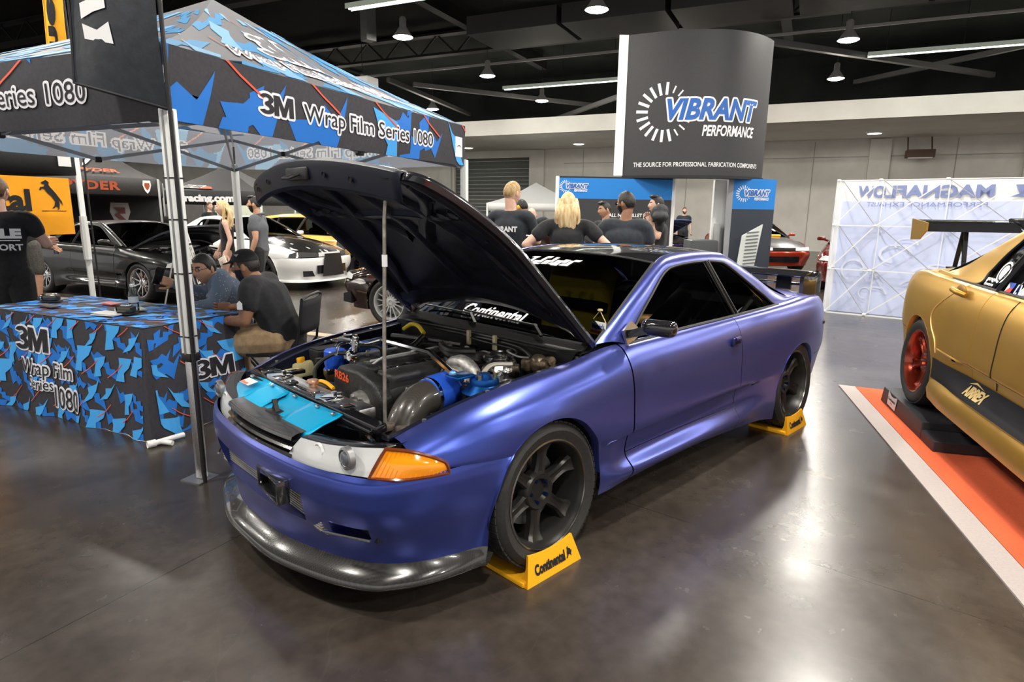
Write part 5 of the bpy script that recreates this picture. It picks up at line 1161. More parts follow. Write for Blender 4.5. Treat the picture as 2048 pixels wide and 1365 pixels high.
f3 = lambda x, y, off=0.0: ff(TW-x, y, off)
outlined(cl, '3M', lambda x, y, o=0.0: ff(1.43-x, y, o), .17, (.0, .475), w=.40, bold=.06, out=.06, off=.010)
outlined(cl, 'Wrap Film', lambda x, y, o=0.0: ff(1.37-x, y, o), .105, (.0, .305), w=.60, sx=.7, out=.08, off=.010); outlined(cl, 'Series', lambda x, y, o=0.0: ff(1.28-x, y, o), .085, (.0, .195), w=.27, sx=.7, out=.08, off=.010); outlined(cl, '1080', lambda x, y, o=0.0: ff(.99-x, y, o), .15, (.0, .085), w=.30, sx=.7, out=.07, off=.011)
outlined(cl, '3M', fr_, .135, (.30, .325), w=.32, bold=.06, out=.06, off=.010)
tc = obj('tablecloth', cl, CAMO, ang=70); setp(tc, 'blue and charcoal camouflage tablecloth lettered in white, draped to the floor', 'tablecloth')
def ontab(x, y): return ftop(x, y, .0065)
# ---- things on the table
def put(name, lab, cat, x, y, rz=0, group=None): p = ontab(x, y); return thing(name, lab, cat, p, rz, group)
b = put('water_bottle', 'clear half empty water bottle on the camouflage table', 'bottle', .62, .36)
q = MB(); q.lathe([(0, .0), (.030, .002), (.033, .01), (.033, .03), (.031, .035), (.033, .04), (.033, .06), (.031, .065), (.033, .07), (.033, .12), (.031, .13), (.026, .155), (.015, .185), (.013, .195)], 20); obj('bottle_body', q, glassy('bottle_plastic', (.86, .90, .93), .8, .06), b)
q = MB(); q.lathe([(.015, .19), (.016, .192), (.016, .208), (0, .21)], 16); obj('bottle_cap', q, WHITE, b)
q = MB(); q.lathe([(.0335, .075), (.0335, .118)], 20); obj('bottle_label', q, mat('bottle_wrap', (.55, .62, .68), .4, alpha=.6), b)
for i, (x, y, rz) in enumerate(((.58, .27, -.9), (1.66, .36, -.7))):
    t = put('display_gadget', ['small dark squared gadget with round lens beside the water bottle', 'small dark squared gadget with round lens at the left end of the table'][i], 'gadget', x, y, rz, 'gadgets on the camouflage table')
    q = MB(); q.rbox((0, 0, .006), (.13, .09, .012), .005); obj('gadget_base', q, BLACK, t); q = MB(); q.rbox((-.005, 0, .037), (.11, .07, .05), .012); obj('gadget_body', q, mat('dark_chrome', (.10, .09, .08), .25, .8), t)
    Rx_ = Matrix(((0, 0, 1), (0, 1, 0), (-1, 0, 0))); q = MB(); q.lathe([(.026, .0), (.024, .012), (.015, .014), (0, .008)], 18, Rx_, (.05, .012, .038)); obj('gadget_lens', q, CHROME, t); q = MB(); q.rbox((-.01, -.0, .066), (.07, .04, .012), .004); obj('gadget_top', q, CHROME, t)
for x, y, w, h, a, m, nm, lab in ((.66, .20, .20, .13, .2, PAPER, 'leaflet', 'pale leaflet lying near the front edge of the camouflage table'), (.70, .42, .16, .11, -.3, mat('brochure_grey', (.25, .30, .28), .5), 'brochure', 'grey brochure lying behind the water bottle'),
                          (1.12, .50, .12, .09, .1, mat('red_card', (.55, .09, .06), .5), 'card_pile', 'small red card near the back of the camouflage table'), (1.80, .46, .17, .10, .3, mat('pink_white_leaflet', (.75, .6, .62), .4), 'leaflet', 'shiny pink and white leaflet at the left end of the table'), (1.40, .20, .19, .07, .0, mat('dark_leaflet', (.05, .05, .06), .4), 'brochure', 'dark flat brochure near the left front of the table')):
    t = thing(nm, lab, 'paper', ontab(x, y)+Z*.002, math.atan2(E1.y, E1.x)+a); q = MB(); q.box((0, 0, .004), (w, h, .006)); obj('sheet', q, m, t, smooth=False); q = MB(); q.grid([[V(w*(i/6-.5)*1.02, h*(j/2-.5), .009+.008*(i/6)**2) for j in range(3)] for i in range(7)]); obj('top_leaf', q, m, t)
# white plastic pipe pieces under the cloth edge
t = thing('plastic_pipe', 'short white plastic pipe tee on the floor under the tablecloth edge', 'pipe', (.79, -1.83, .024)); q = MB(); q.tube([(-.15, -.02, 0), (.07, .03, 0)], .018, 12); obj('pipe_run', q, WHITE, t); q = MB(); q.tube([(.0, .015, 0), (-.05, .085, -.004)], .016, 12); q.lathe([(.024, 0), (.024, .05)], 14, Matrix(((0, 0, 1), (0, 1, 0), (-1, 0, 0))), (.03, .02, 0)); obj('pipe_tee', q, WHITE, t)
t = thing('plastic_pipe', 'white plastic pipe end lying beside the front bumper of the coupe', 'pipe', (.36, -1.74, .02)); q = MB(); q.tube([(-.12, .02, 0), (.1, -.02, 0)], .016, 12); obj('pipe_run', q, WHITE, t)
# ---------------------------------------------------------------- exhibitor booths on the right
CHAR = nmat('charcoal_display_panel', (.040, .040, .043), .85, 60, .6, .05); VBL = mat('display_blue', (.01, .20, .62), .5); VDK = mat('display_navy', (.030, .038, .055), .55); PWH = mat('display_white', (.86, .87, .87), .5); PGR = mat('display_grey', (.30, .31, .33), .45)
LBLUE = mat('logo_blue', (.02, .12, .45), .5)
def sunburst(mb, fn, c, r0, r1, h):
    for k in range(18):
        a = PI*.18+k*2*PI/20; s_ = 1.0 if math.cos(a) < .3 else .55
        ra, rb = r0+(r1-r0)*(1-s_)*.5, r1-(r1-r0)*(1-s_)*.4; w = h*s_
        ca, sa = math.cos(a), math.sin(a); P_ = [(ra, -w), (rb, -w), (rb, w), (ra, w)]; mb.add([fn(c[0]+p*ca-q*sa, c[1]+p*sa+q*ca) for p, q in P_], [(0, 1, 2, 3)])
def vib_logo(mbs, fn, x, y, w):
    """mbs: (white, blue) builders; x, y the left baseline of the word, w its width."""
    wh, bl = mbs; f1 = lambda a, b: fn(a, b, .006); f2 = lambda a, b: fn(a, b, .012); h = w*.19
    edge_outline(wh, 'VIBRANT', f1, h, (x, y), (.017 if w > 1 else .03)*w, w=w, bold=.04, shear=.25); put_text(bl, 'VIBRANT', f2, h, (x, y), w=w, bold=.04, shear=.25)
    put_text(wh, 'PERFORMANCE', f1, h*.52, (x+w*.36, y-h*.85), w=w*.62, bold=.03, shear=.2); sunburst(wh, f1, (x-.02*w, y+h*.35), w*.17, w*.29, w*.014)
tower = thing('display_tower', 'tall charcoal curved tower sign with a sunburst logo, blue lettering and white edge', 'sign', (-10.6, -4.6, 0)); KT = Matrix.Translation((10.6, 4.6, 0))
pL, pR, cR = V(-8.55, -4.98, 0), V(-10.78, -3.16, 0), None
# arc in plan that bulges towards the aisle
ch = pR-pL; Lc = ch.length; ud = ch.normalized(); nd = Vector((-ud.y, ud.x, 0)); nd = nd if nd.dot(V(1.86, 2.48, 0)-pL) > 0 else -nd
def arcp(f): return pL+ud*(Lc*f)+nd*(.62*4*f*(1-f)*(.75+.5*f))
fr = np.linspace(0, 1, 41); LL = np.concatenate([[0], np.cumsum([(arcp(b)-arcp(a)).length for a, b in zip(fr, fr[1:])])]); ARC = LL[-1]
def tf(x, y, off=0.0):
    f = float(np.interp(x, LL, fr)); p = arcp(f); t = (arcp(min(f+.01, 1))-arcp(max(f-.01, 0))).normalized(); n_ = Vector((-t.y, t.x, 0)); n_ = n_ if n_.dot(nd) > 0 else -n_; return p+n_*off+Z*y
q = MB(KT); z0, z1 = 2.235, 4.80
def skin(f): x = f*ARC; return [tf(x, z0), tf(x, z1), tf(x, z1, -.16), tf(x, z0, -.16)]
q.grid([skin(f) for f in np.linspace(0, 1, 36)], cv=True); q.add(skin(0), [(0, 1, 2, 3)]); q.add(skin(1), [(3, 2, 1, 0)]); obj('curved_panel', q, CHAR, tower, ang=50)
q = MB(KT); q.grid([[tf(0, z, .012), tf(-.0, z, .012)-ud*.02, tf(0, z, .0)-ud*.17, tf(0, z, -.16)-ud*.17] for z in (z0, z1)]); q.grid([[tf(.0, z, .012), tf(.015, z, .014)] for z in (z0, z1)]); obj('white_edge', q, PWH, tower, smooth=False)
wh, bl = MB(KT), MB(KT); vib_logo((wh, bl), lambda a, b, o=0: tf(a, z0+b, o), .80, 1.02, 1.85); obj('white_lettering', wh, LETTERW, tower, ang=60); wh = MB(KT); put_text(wh, 'THE SOURCE FOR PROFESSIONAL FABRICATION COMPONENTS', lambda a, b: tf(a, z0+b, .008), .082, (.22, .16), w=2.62, bold=.015)
obj('slogan_lettering', wh, LETTERW, tower, ang=60); obj('blue_lettering', bl, LBLUE, tower, ang=60)
q = MB(KT); q.grid([[tf(f*ARC, z0-.05, .02), tf(f*ARC, z0, .02)] for f in np.linspace(0, 1, 30)]); q.grid([[tf(f*ARC, z0-.05, .02), tf(f*ARC, z0-.05, -.3)] for f in np.linspace(0, 1, 30)]); obj('under_rail', q, BLACK, tower, ang=60)
# pillar below the tower: white slab, grey return, navy panel with blue header
q = MB(KT); q.bar((-10.30, -3.93, 1.1), (-10.62, -3.60, 1.1), .12, 2.2); obj('white_pillar', q, PWH, tower, smooth=False)
q = MB(KT); q.bar((-10.50, -3.70, 1.1), (-10.02, -3.42, 1.1), .10, 2.2); obj('grey_pillar', q, PGR, tower, smooth=False)
pv = [V(-10.02, -3.42, 0), V(-10.22, -3.16, 0), V(-10.48, -2.96, 0), V(-10.80, -2.86, 0)]
pc_ = spl(pv, 20); q = MB(KT); q.grid([[Vector(p)+Z*z for z in (0, 1.62)] for p in pc_]); obj('navy_panel', q, VDK, tower)
q = MB(KT); q.grid([[Vector(p)+Z*z for z in (1.62, 2.2)] for p in pc_]); obj('blue_header', q, VBL, tower)
def pf(a, b, o=0.0):
    f = min(max(a/1.0, 0), 1); i = f*19; k = int(min(i, 18)); p = Vector(pc_[k]).lerp(Vector(pc_[k+1]), i-k); return p+V(.7, .7, 0)*o*1.5+Z*(1.62+b)
wh, bl = MB(KT), MB(KT); vib_logo((wh, bl), pf, .27, .26, .55); obj('header_lettering', wh, LETTERW, tower); obj('header_blue_lettering', bl, LBLUE, tower)
cabm = MB(KT); cabm.rbox((-10.20, -3.74, 1.02), (.05, .30, .62), .01, Matrix.Rotation(-.8, 3, 'Z')); cb_ = obj('service_panel', cabm, mat('panel_grey', (.33, .34, .34), .5), tower)
cabm = MB(KT); cabm.box((-10.17, -3.71, 1.20), (.05, .15, .14), Matrix.Rotation(-.8, 3, 'Z')); obj('panel_window', cabm, mat('panel_dark_red', (.06, .03, .03), .4), cb_, smooth=False)
bx = MB(); bx.rbox((-9.95, -3.95, .50), (.55, .62, 1.0), .03, Matrix.Rotation(-.8, 3, 'Z')); setp(obj('equipment_case', bx, mat('case_dark_grey', (.05, .055, .06), .5)), 'dark grey case standing in front of the white pillar', 'case')
gr_ = thing('louvred_panel', 'pale grey louvred panel leaning on the navy pillar', 'panel', (-9.62, -2.95, 0), 0)
q = MB(); Rg = Matrix.Rotation(.79, 3, 'Z'); 
fnl = lambda a, b, o=0.0: V(0, 0, 0)+Rg @ V(o, a, 0)+Z*b+V(-.16, -.02, 0)*b
q.grid([[fnl(x, z+.1*x, o) for o, x, z in ((0, -.06, .25), (0, -.02, 1.12), (0, .34, 1.30), (0, .26, .30))], [fnl(x, z+.1*x, o) for o, x, z in ((-.05, -.06, .25), (-.05, -.02, 1.12), (-.05, .34, 1.30), (-.05, .26, .30))]], cv=True); q.add([fnl(x, z+.1*x) for x, z in ((-.06, .25), (-.02, 1.12), (.34, 1.30), (.26, .30))], [(0, 1, 2, 3)]); obj('panel_body', q, mat('pale_plastic', (.55, .58, .56), .5), gr_, smooth=False)
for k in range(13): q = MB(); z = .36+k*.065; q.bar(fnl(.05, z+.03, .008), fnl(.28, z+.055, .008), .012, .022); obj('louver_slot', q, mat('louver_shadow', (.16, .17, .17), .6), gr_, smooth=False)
q = MB(); q.lathe([(0, .04), (.09, .03), (.09, -.03), (0, -.04)], 16, Matrix(((0, 0, 1), (0, 1, 0), (-1, 0, 0))), fnl(-.10, .42)); q.bar(V(-.04, -.05, 0), fnl(-.08, .4), .06, .06); obj('panel_foot', q, mat('pale_plastic2', (.5, .53, .51), .5), gr_)
# low blue wall behind the visitors
bw = thing('display_wall', 'long low display wall with a blue header and dark lower half behind the visitors', 'display wall', (-8.4, -5.0, 0)); KB = Matrix.Translation((8.4, 5.0, 0)); wa, wb = V(-7.47, -5.71, 0), V(-9.38, -4.30, 0); wu = (wb-wa).normalized(); wn = Vector((wu.y, -wu.x, 0)); wn = wn if wn.dot(V(1, 1, 0)) > 0 else -wn; wl = (wb-wa).length
bfn = lambda a, b, o=0.0: wa+wu*a+Z*b+wn*(o+.10*math.sin(PI*a/wl))
def slab(m, za, zc, name):
    q = MB(KB); q.grid([[bfn(x, za), bfn(x, zc), bfn(x, zc, -.1), bfn(x, za, -.1)] for x in np.linspace(0, wl, 14)], cv=True); q.add([bfn(0, za), bfn(0, zc), bfn(0, zc, -.1), bfn(0, za, -.1)], [(0, 1, 2, 3)]); q.add([bfn(wl, za), bfn(wl, zc), bfn(wl, zc, -.1), bfn(wl, za, -.1)], [(3, 2, 1, 0)]); return obj(name, q, m, bw, ang=50)
slab(VBL, 1.78, 2.17, 'blue_header'); slab(mat('display_charcoal', (.035, .035, .04), .6), 0, 1.78, 'charcoal_panel'); slab(BLACK, 2.17, 2.20, 'top_rail')
q = MB(KB)
for x in (0, wl): q.bar(bfn(x, 0, .01), bfn(x, 2.2, .01), .05, .05)
obj('edge_post', q, PWH, bw, smooth=False)
q = MB(KB); q.add([bfn(.95, 1.785, .003), bfn(1.9, 1.785, .003), bfn(wl, 2.0, .003), bfn(wl, 2.1, .003)], [(0, 1, 2, 3)]); obj('header_accent', q, mat('display_pale_blue', (.02, .27, .72), .5), bw, smooth=False)
wh, bl = MB(KB), MB(KB); vib_logo((wh, bl), lambda a, b, o=0.0: bfn(a, b, o+.004), .17, 1.98, .42); obj('white_lettering', wh, LETTERW, bw); wh = MB(KB)
put_text(wh, 'ALL NEW BILLET FITTINGS', lambda a, b: bfn(a, b, .008), .065, (1.02, 1.44), w=1.1, bold=.03); put_text(wh, 'DRAG TESTED CABLE RACES', lambda a, b: bfn(a, b, .008), .065, (1.02, 1.33), w=1.1, bold=.03); obj('slogan_lettering', wh, LETTERW, bw); obj('blue_lettering', bl, LBLUE, bw)
# ---- popup wall seen from behind
pw = thing('popup_wall', 'white lattice pop up wall with mirrored blue lettering seen from behind', 'display wall', (-8.7, .6, 0)); KP = Matrix.Translation((8.7, -.6, 0))
LT = [V(-8.60, -.97, 0), V(-8.69, -.42, 0), V(-8.79, .40, 0), V(-8.93, 1.25, 0), V(-9.1, 2.1, 0)]
ROWS = [.02, .70, 1.37, 2.04]
fab = nmat('white_printed_fabric', (.62, .68, .92), .95, 3, .7, .05); fab_t = mat('fabric_white_band', (.88, .88, .87), .7); fab_b = mat('fabric_blue_print', (.22, .27, .50), .7); fab_p = mat('fabric_pale_print', (.70, .74, .86), .7)
def back(a, z):
    f = min(max(a, 0), 1)*4; i = min(int(f), 3); return LT[i].lerp(LT[i+1], f-i)+V(-.30, -.02, 0)+Z*z
q = MB(KP); q.grid([[back(a, z) for z in np.linspace(.0, 1.74, 6)] for a in np.linspace(0, 1, 21)]); obj('fabric_skin', q, fab, pw)
q = MB(KP); q.grid([[back(a, z) for z in (1.74, 2.04)] for a in np.linspace(0, 1, 21)]); obj('fabric_header', q, fab_t, pw)
q = MB(KP); q.grid([[back(0, z), LT[0]+V(.0, -.03, 0)+Z*z] for z in (0, 2.04)]); obj('fabric_side', q, fab_t, pw)
q = MB(KP); L0 = 3.15; fp = lambda x, y: back(x/L0, y)+V(.02, 0, 0); put_text(q, 'MAGNAFLOW', lambda a, b: fp(2.05-a, b), .165, (.0, 1.80), w=1.75, bold=.04); put_text(q, 'PERFORMANCE EXHAUST', lambda a, b: fp(2.0-a, b), .06, (.0, 1.665), w=1.5, bold=.0); q.add([fp(2.25+x, 1.80+y) for x, y in ((-.04, 0), (.22, .0), (.30, .06), (.05, .05), (.12, .10), (.34, .11), (.36, .165), (.0, .165), (.10, .07))], [tuple(range(9))]); obj('mirrored_lettering', q, fab_b, pw, smooth=False)
q = MB(KP); rn = random.Random(4)
for k in range(16):
    c0 = (rn.uniform(.2, 2.9), rn.uniform(.2, 1.4)); r_ = rn.uniform(.10, .26); n_ = 12; q.grid([[fp(c0[0]+rr*math.cos(t), c0[1]+rr*math.sin(t)*.7)+V(.002*(k+1)/3, 0, 0) for rr in (r_, r_*.82)] for t in np.linspace(0, rn.uniform(2, 5), n_)])
obj('faint_print', q, fab_p, pw, smooth=False)
for i in range(4):
    for j in range(3):
        a, b = LT[i], LT[i+1]; z0, z1 = ROWS[j], ROWS[j+1]; Bk = V(-.27, -.02, 0)
        q = MB(KP); q.bar(a+Z*z0, a+Z*z1, .016, .016) if i == 0 else q.bar(a+Bk+Z*z0, a+Bk+Z*z1, .014, .014); q.bar(a+Z*z0, b+Bk*0+Z*z1, .016, .016) if (i % 2 == 0) else q.bar(b+Z*z1, a+Z*z0, .016, .016); q.bar(a+Z*z1, b+Z*z1, .014, .014); obj('lattice_bar', q, mat('lattice_white', (.78, .80, .80), .35), pw, smooth=False)
        q = MB(KP); q.bar(a+Bk+Z*z1, b+Z*z0, .010, .010); q.bar(a+Z*z1, a+Bk+Z*z1, .010, .010); obj('lattice_strut', q, mat('lattice_grey', (.35, .36, .38), .4), pw, smooth=False)
for i in range(5):
    for z in ROWS: q = MB(KP); q.rbox(LT[i]+Z*z+V(.0, 0, .005), (.045, .045, .03), .006); obj('lattice_hub', q, PWH, pw)
q = MB(KP); q.bar(LT[0]+Z*.01, LT[4]+Z*.01, .02, .02); obj('base_bar', q, mat('lattice_white2', (.7, .74, .74), .35), pw, smooth=False)
# ---- orange carpet with pale edge, stepped ramp
OR = V(-4.10, .71, 0); h_ = V(.873, .487, 0); r_ = V(-.487, .873, 0)
CARP = nmat('orange_carpet', (.80, .14, .05), .85, 200, .95, .3); EDGE = nmat('pale_carpet_edge', (.50, .44, .42), .9, 90, .8, .1)
q = MB(); q.add([OR+h_*a+r_*b+Z*z for z in (0, .008) for a, b in ((.0, .0), (7.2, .0), (7.2, .13), (.02, .13))], [(0, 3, 2, 1), (4, 5, 6, 7), (0, 1, 5, 4), (1, 2, 6, 5), (2, 3, 7, 6), (3, 0, 4, 7)]); setp(obj('carpet_edge_strip', q, EDGE, smooth=False), 'pale grey edging strip along the orange carpet', 'edging')
q = MB(); q.add([OR+h_*a+r_*b+Z*z for z in (0, .007) for a, b in ((.02, .135), (7.2, .135), (7.2, .66), (.10, .66))], [(0, 3, 2, 1), (4, 5, 6, 7), (0, 1, 5, 4), (1, 2, 6, 5), (2, 3, 7, 6), (3, 0, 4, 7)]); setp(obj('carpet', q, CARP, smooth=False), 'orange red carpet runner beneath the gold car', 'carpet')
q = MB(); q.add([OR+h_*a+r_*b+Z*z for z in (0, .012) for a, b in ((1.15, .665), (7.2, .665), (7.2, 4.2), (1.15, 4.2))], [(0, 3, 2, 1), (4, 5, 6, 7), (0, 1, 5, 4), (1, 2, 6, 5), (2, 3, 7, 6), (3, 0, 4, 7)]); setp(obj('display_floor', q, mat('gloss_navy_floor', (.012, .016, .045), .06, coat=1), smooth=False), 'gloss navy display floor under the gold car', 'platform')
rm = thing('wheel_ramp', 'black stepped wheel ramp under the rear wheel of the gold car', 'ramp', (-3.44, 1.50, .0075), math.atan2(.487, .873)); RM = mat('ramp_black', (.028, .028, .032), .5)
q = MB(); q.prism([(-.55, 0), (-.50, .128), (.42, .128), (.42, 0)], (0, -.13, 0), (1, 0, 0), (0, 0, 1), (0, .46, 0)); obj('ramp_block', q, RM, rm, bevel=.006, smooth=False)
q = MB(); q.prism([(.425, 0), (.425, .075), (.66, .072), (.66, 0)], (0, -.13, 0), (1, 0, 0), (0, 0, 1), (0, .46, 0)); obj('ramp_step', q, RM, rm, bevel=.006, smooth=False)
q = MB(); q.add([V(x, -.134, z) for x, z in ((-.36, .025), (-.16, .02), (-.13, .13), (-.21, .11), (-.27, .11), (-.35, .14))], [(0, 1, 2, 3, 4, 5)]); sl = obj('ramp_label', q, PAPER, rm, smooth=False)
q = MB(); put_text(q, 'Continental', lambda a, b: V(-.34+a, -.137, .07+b), .022, w=.17, bold=.03); put_text(q, 'TIRES', lambda a, b: V(-.28+a, -.137, .045+b), .014, w=.05); obj('label_print', q, MBLACK, sl, smooth=False)
# ---------------------------------------------------------------- the other cars (built by the same shell, reshaped)
_base = dict(PIL_I=PIL_I[:], PIL_O=PIL_O[:], RGL=RGL[:], DECK=DECK[:], ROOF=ROOF[:])
def zwarp(kz=1.0, ky=1.0, kx=1.0, lift=0.0, nose=0.0):
    def w(p):
        z = p.z*kz+lift; x = p.x
        if nose and p.z > .55 and x > -.3: z += nose*(min(x+.3, 1.1)/1.1)
        return Vector((x*kx+1.3, p.y*ky, z))
    return w
def car_thing(label, front_axle, heading, w, paint, roof_m=None, n=.5, wheels=('ten', GUN), hood=True, carbon_hood=None, glass=DGLASS, grille=BLACK, lamp=LENS, wz=.319, cat='car', name='car', wing=False, ov=None, wdetail=False, evo=False, fold=0.0, inner=True):
    h = Vector((heading[0], heading[1], 0)).normalized(); rz = math.atan2(h.y, h.x)
    root = thing(name, label, cat, (front_axle[0]-h.x*1.3, front_axle[1]-h.y*1.3, 0), rz)
    g = globals()
    for k, v in (ov or {}).items(): g[k] = v
    B = Body(w)
    coupe_shell(root, B, paint, roof_m or paint, n, glass=glass, front='generic', hood=hood, carbon_hood=carbon_hood, grille=grille, lamp=lamp, inner=inner)
    for k, v in _base.items(): g[k] = v
    for x in (0, -2.615):
        for s in (1, -1):
            c = w(Vector((x, s*.735, 0))); make_wheel(root, (c.x, c.y, c.z+wz), s, style=wheels[0], paint=wheels[1], camber=.03, detail=wdetail, spin=.3)
    if evo:
        q = MB(); fz = lambda y: interp(abs(y), [0, .45], [.955, .925])
        q.grid([[w(V(fz(y)+.012, y*(1-.25*(z-.25)/.4), z)) for z in (.25, .40, .52, .655)] for y in np.linspace(-.30, .30, 7)]); obj('grille_mouth', q, BLACK, root)
        for s in (1, -1):
            q = MB(); q.add([w(V(.895, s*.45, .26)), w(V(.80, s*.66, .26)), w(V(.80, s*.66, .36)), w(V(.885, s*.50, .36))], [(0, 1, 2, 3)]); obj('brake_duct', q, BLACK, root, smooth=False)
        q = MB(); Us = np.linspace(0, 9, 30); P_ = []
        for u in Us:
            p = bump_pt(B, u, 7); d = 1-.6*max(0, (u-4)/5); P_.append([p+V(.0, 0, 0), p+V(.06*d, .02*d if u > 3 else 0, -.02), p+V(.075*d, .03*d if u > 3 else 0, -.05), p+V(0, 0, -.06)])
        q.grid(P_+[]); q.mirror_y() if False else None
        q.v += [Vector((p.x, -p.y, p.z)) for p in q.v]; m_ = len(q.v)//2; q.f += [[m_+i for i in reversed(f)] for f in q.f]; q.mi += q.mi; obj('front_splitter', q, paint, root)
    if wing:
        q = MB(); c = w(V(-3.30, 0, 1.0)); WPs = [(-.13, .0), (-.06, .012), (.06, .012), (.13, -.004), (.06, -.012), (-.06, -.008)]
        q.grid([[V(c.x-dx, y, c.z+wing+dz_) for dx, dz_ in WPs] for y in np.linspace(-.72, .72, 9)], cv=True); wg_ = obj('rear_wing', q, CARBONG, root)
        for s in (1, -1):
            q = MB(); q.bar((c.x, s*.38, c.z-.08), (c.x, s*.36, c.z+wing), .14, .014); obj('wing_stay', q, BLACK, wg_, smooth=False)
            q = MB(); q.box((c.x, s*.722, c.z+wing), (.28, .008, .12)); obj('wing_end_plate', q, BLACK, wg_, smooth=False)
    root['_w'] = 0; del root['_w']; return root, B, w
def raise_hood(root, w, m_out, m_in, ang=.52):
    hinge = w(V(-.36, 0, .92)); R = Matrix.Translation(hinge) @ Matrix.Rotation(-ang, 4, 'Y') @ Matrix.Translation(-hinge)
    gH = loft([[Vector(p) for p in r] for r in HOODC], 14, 9); full = [[w(Vector((p.x, -p.y, p.z))) for p in reversed(r[1:])]+[w(p) for p in r] for r in gH]
    q = MB(R); q.grid(full); hd = obj('hood', q, m_out, root); q = MB(R); q.grid([[p+V(0, 0, -.03) for p in r] for r in full]); obj('inner_skin', q, m_in, hd)
    q = MB(R); q.grid([[p+V(0, 0, -.0), p+V(.0, 0, -.03)] for p in [r[0] for r in full]]); q.grid([[p, p+V(0, 0, -.03)] for p in [r[-1] for r in full]]); q.grid([[p, p+V(0, 0, -.03)] for p in full[-1]]); obj('hood_rim', q, m_in, hd)
    for k in range(3):
        q = MB(R); a = full[2+k*4]; q.tube([p+V(0, 0, -.04) for p in a], .018, 6); obj('hood_rib', q, m_in, hd)
    q = MB(); q.grid([[w(V(x, y, z)) for y in (-.66, 0, .66)] for x, z in ((-.35, .86), (.2, .76), (.7, .64))]); obj('engine_bay', q, EB, root)
    for k in range(10):
        q = MB(); x, y = -.2+.08*k, ((k*37) % 11-5)*.1; c = w(V(x, y, interp(x, [-.35, .7], [.87, .67]))); q.rbox(c, (.16, .14, .08), .02) if k % 2 else q.tube([c, c+V(.1, .1, .05), c+V(.2, .05, 0)], .02, 6); obj('engine_part', q, [CASTALU, BLACK, STEEL, GBLACK][k % 4], root)
def side_seam(root, B, pts, m=MBLACK, r=.004, sides=(1, -1), name='panel_seam', off=.001):
    for s in sides:
        q = MB(); L = []
        for x, z in spl(pts, 24): p = B.cut(B.tx(x), z, z, 1)[0]; L.append(V(p.x, (p.y+off)*s, p.z))
        q.tube(L, r, 5); obj(name, q, m, root)
def side_patch(root, B, xs, zlo, zhi, m, name, sides=(1, -1), off=.004, nz=8):
    for s in sides:
        q = MB(); q.grid([[V(p.x, (p.y+off)*s, p.z) for p in B.cut(B.tx(x), zhi(x), zlo(x), nz)] for x in xs]); obj(name, q, m, root)
mUd = (-.342, .94)
# gold saloon on the right, rear wheel on the ramp
GOLD = flip_paint('satin_gold_film', (.46, .235, .022), (.55, .34, .08), .36, .6)
SED = dict(PIL_I=[(-.62,.755,.875),(-.80,.715,.965),(-1.0,.672,1.075),(-1.20,.622,1.190),(-1.35,.612,1.222),(-1.60,.608,1.232),(-1.80,.613,1.222),(-1.90,.632,1.16),(-1.97,.668,1.08),(-2.03,.708,.985),(-2.09,.757,.906),(-2.77,.750,.9205)])
DGREEN = glassy('clear_green_glass', (.62, .78, .70), .55)
gw = zwarp(1.055, 1.0, 1.0, .137)
RCOP = mat('copper_red_wheel', (.33, .045, .02), .25, .75, .5)
grt, GB_, _ = car_thing('satin gold saloon with rear wing, copper red wheels and black side stripe on a ramp', (-1.60, 3.43), (.873, .487), gw, GOLD, n=.9, wheels=('six', RCOP), ov=SED, glass=DGREEN, wdetail=True, wz=.319, carbon_hood=GOLD)
side_seam(grt, GB_, [(-2.085, .90), (-2.12, .87), (-2.30, .76), (-2.385, .68), (-2.36, .60), (-2.27, .52), (-2.235, .44)], mat('gold_seam', (.75, .50, .18), .4, .5), .005)
side_seam(grt, GB_, [(-1.719, .89), (-1.719, .62), (-1.719, .37)], GOLD, .0052, off=-.003)
side_seam(grt, GB_, [(-1.40, .88), (-1.40, .50), (-1.41, .40)], MBLACK, .004)
side_seam(grt, GB_, [(-2.21, .47), (-1.9, .462), (-1.4, .45), (-.7, .44)], mat('gold_seam2', (.70, .46, .15), .4, .5), .006)
side_patch(grt, GB_, np.linspace(-2.27, -.62, 30), lambda x: .272+.0*x, lambda x: .405-.012*(x+2.27), MBLACK, 'side_stripe')
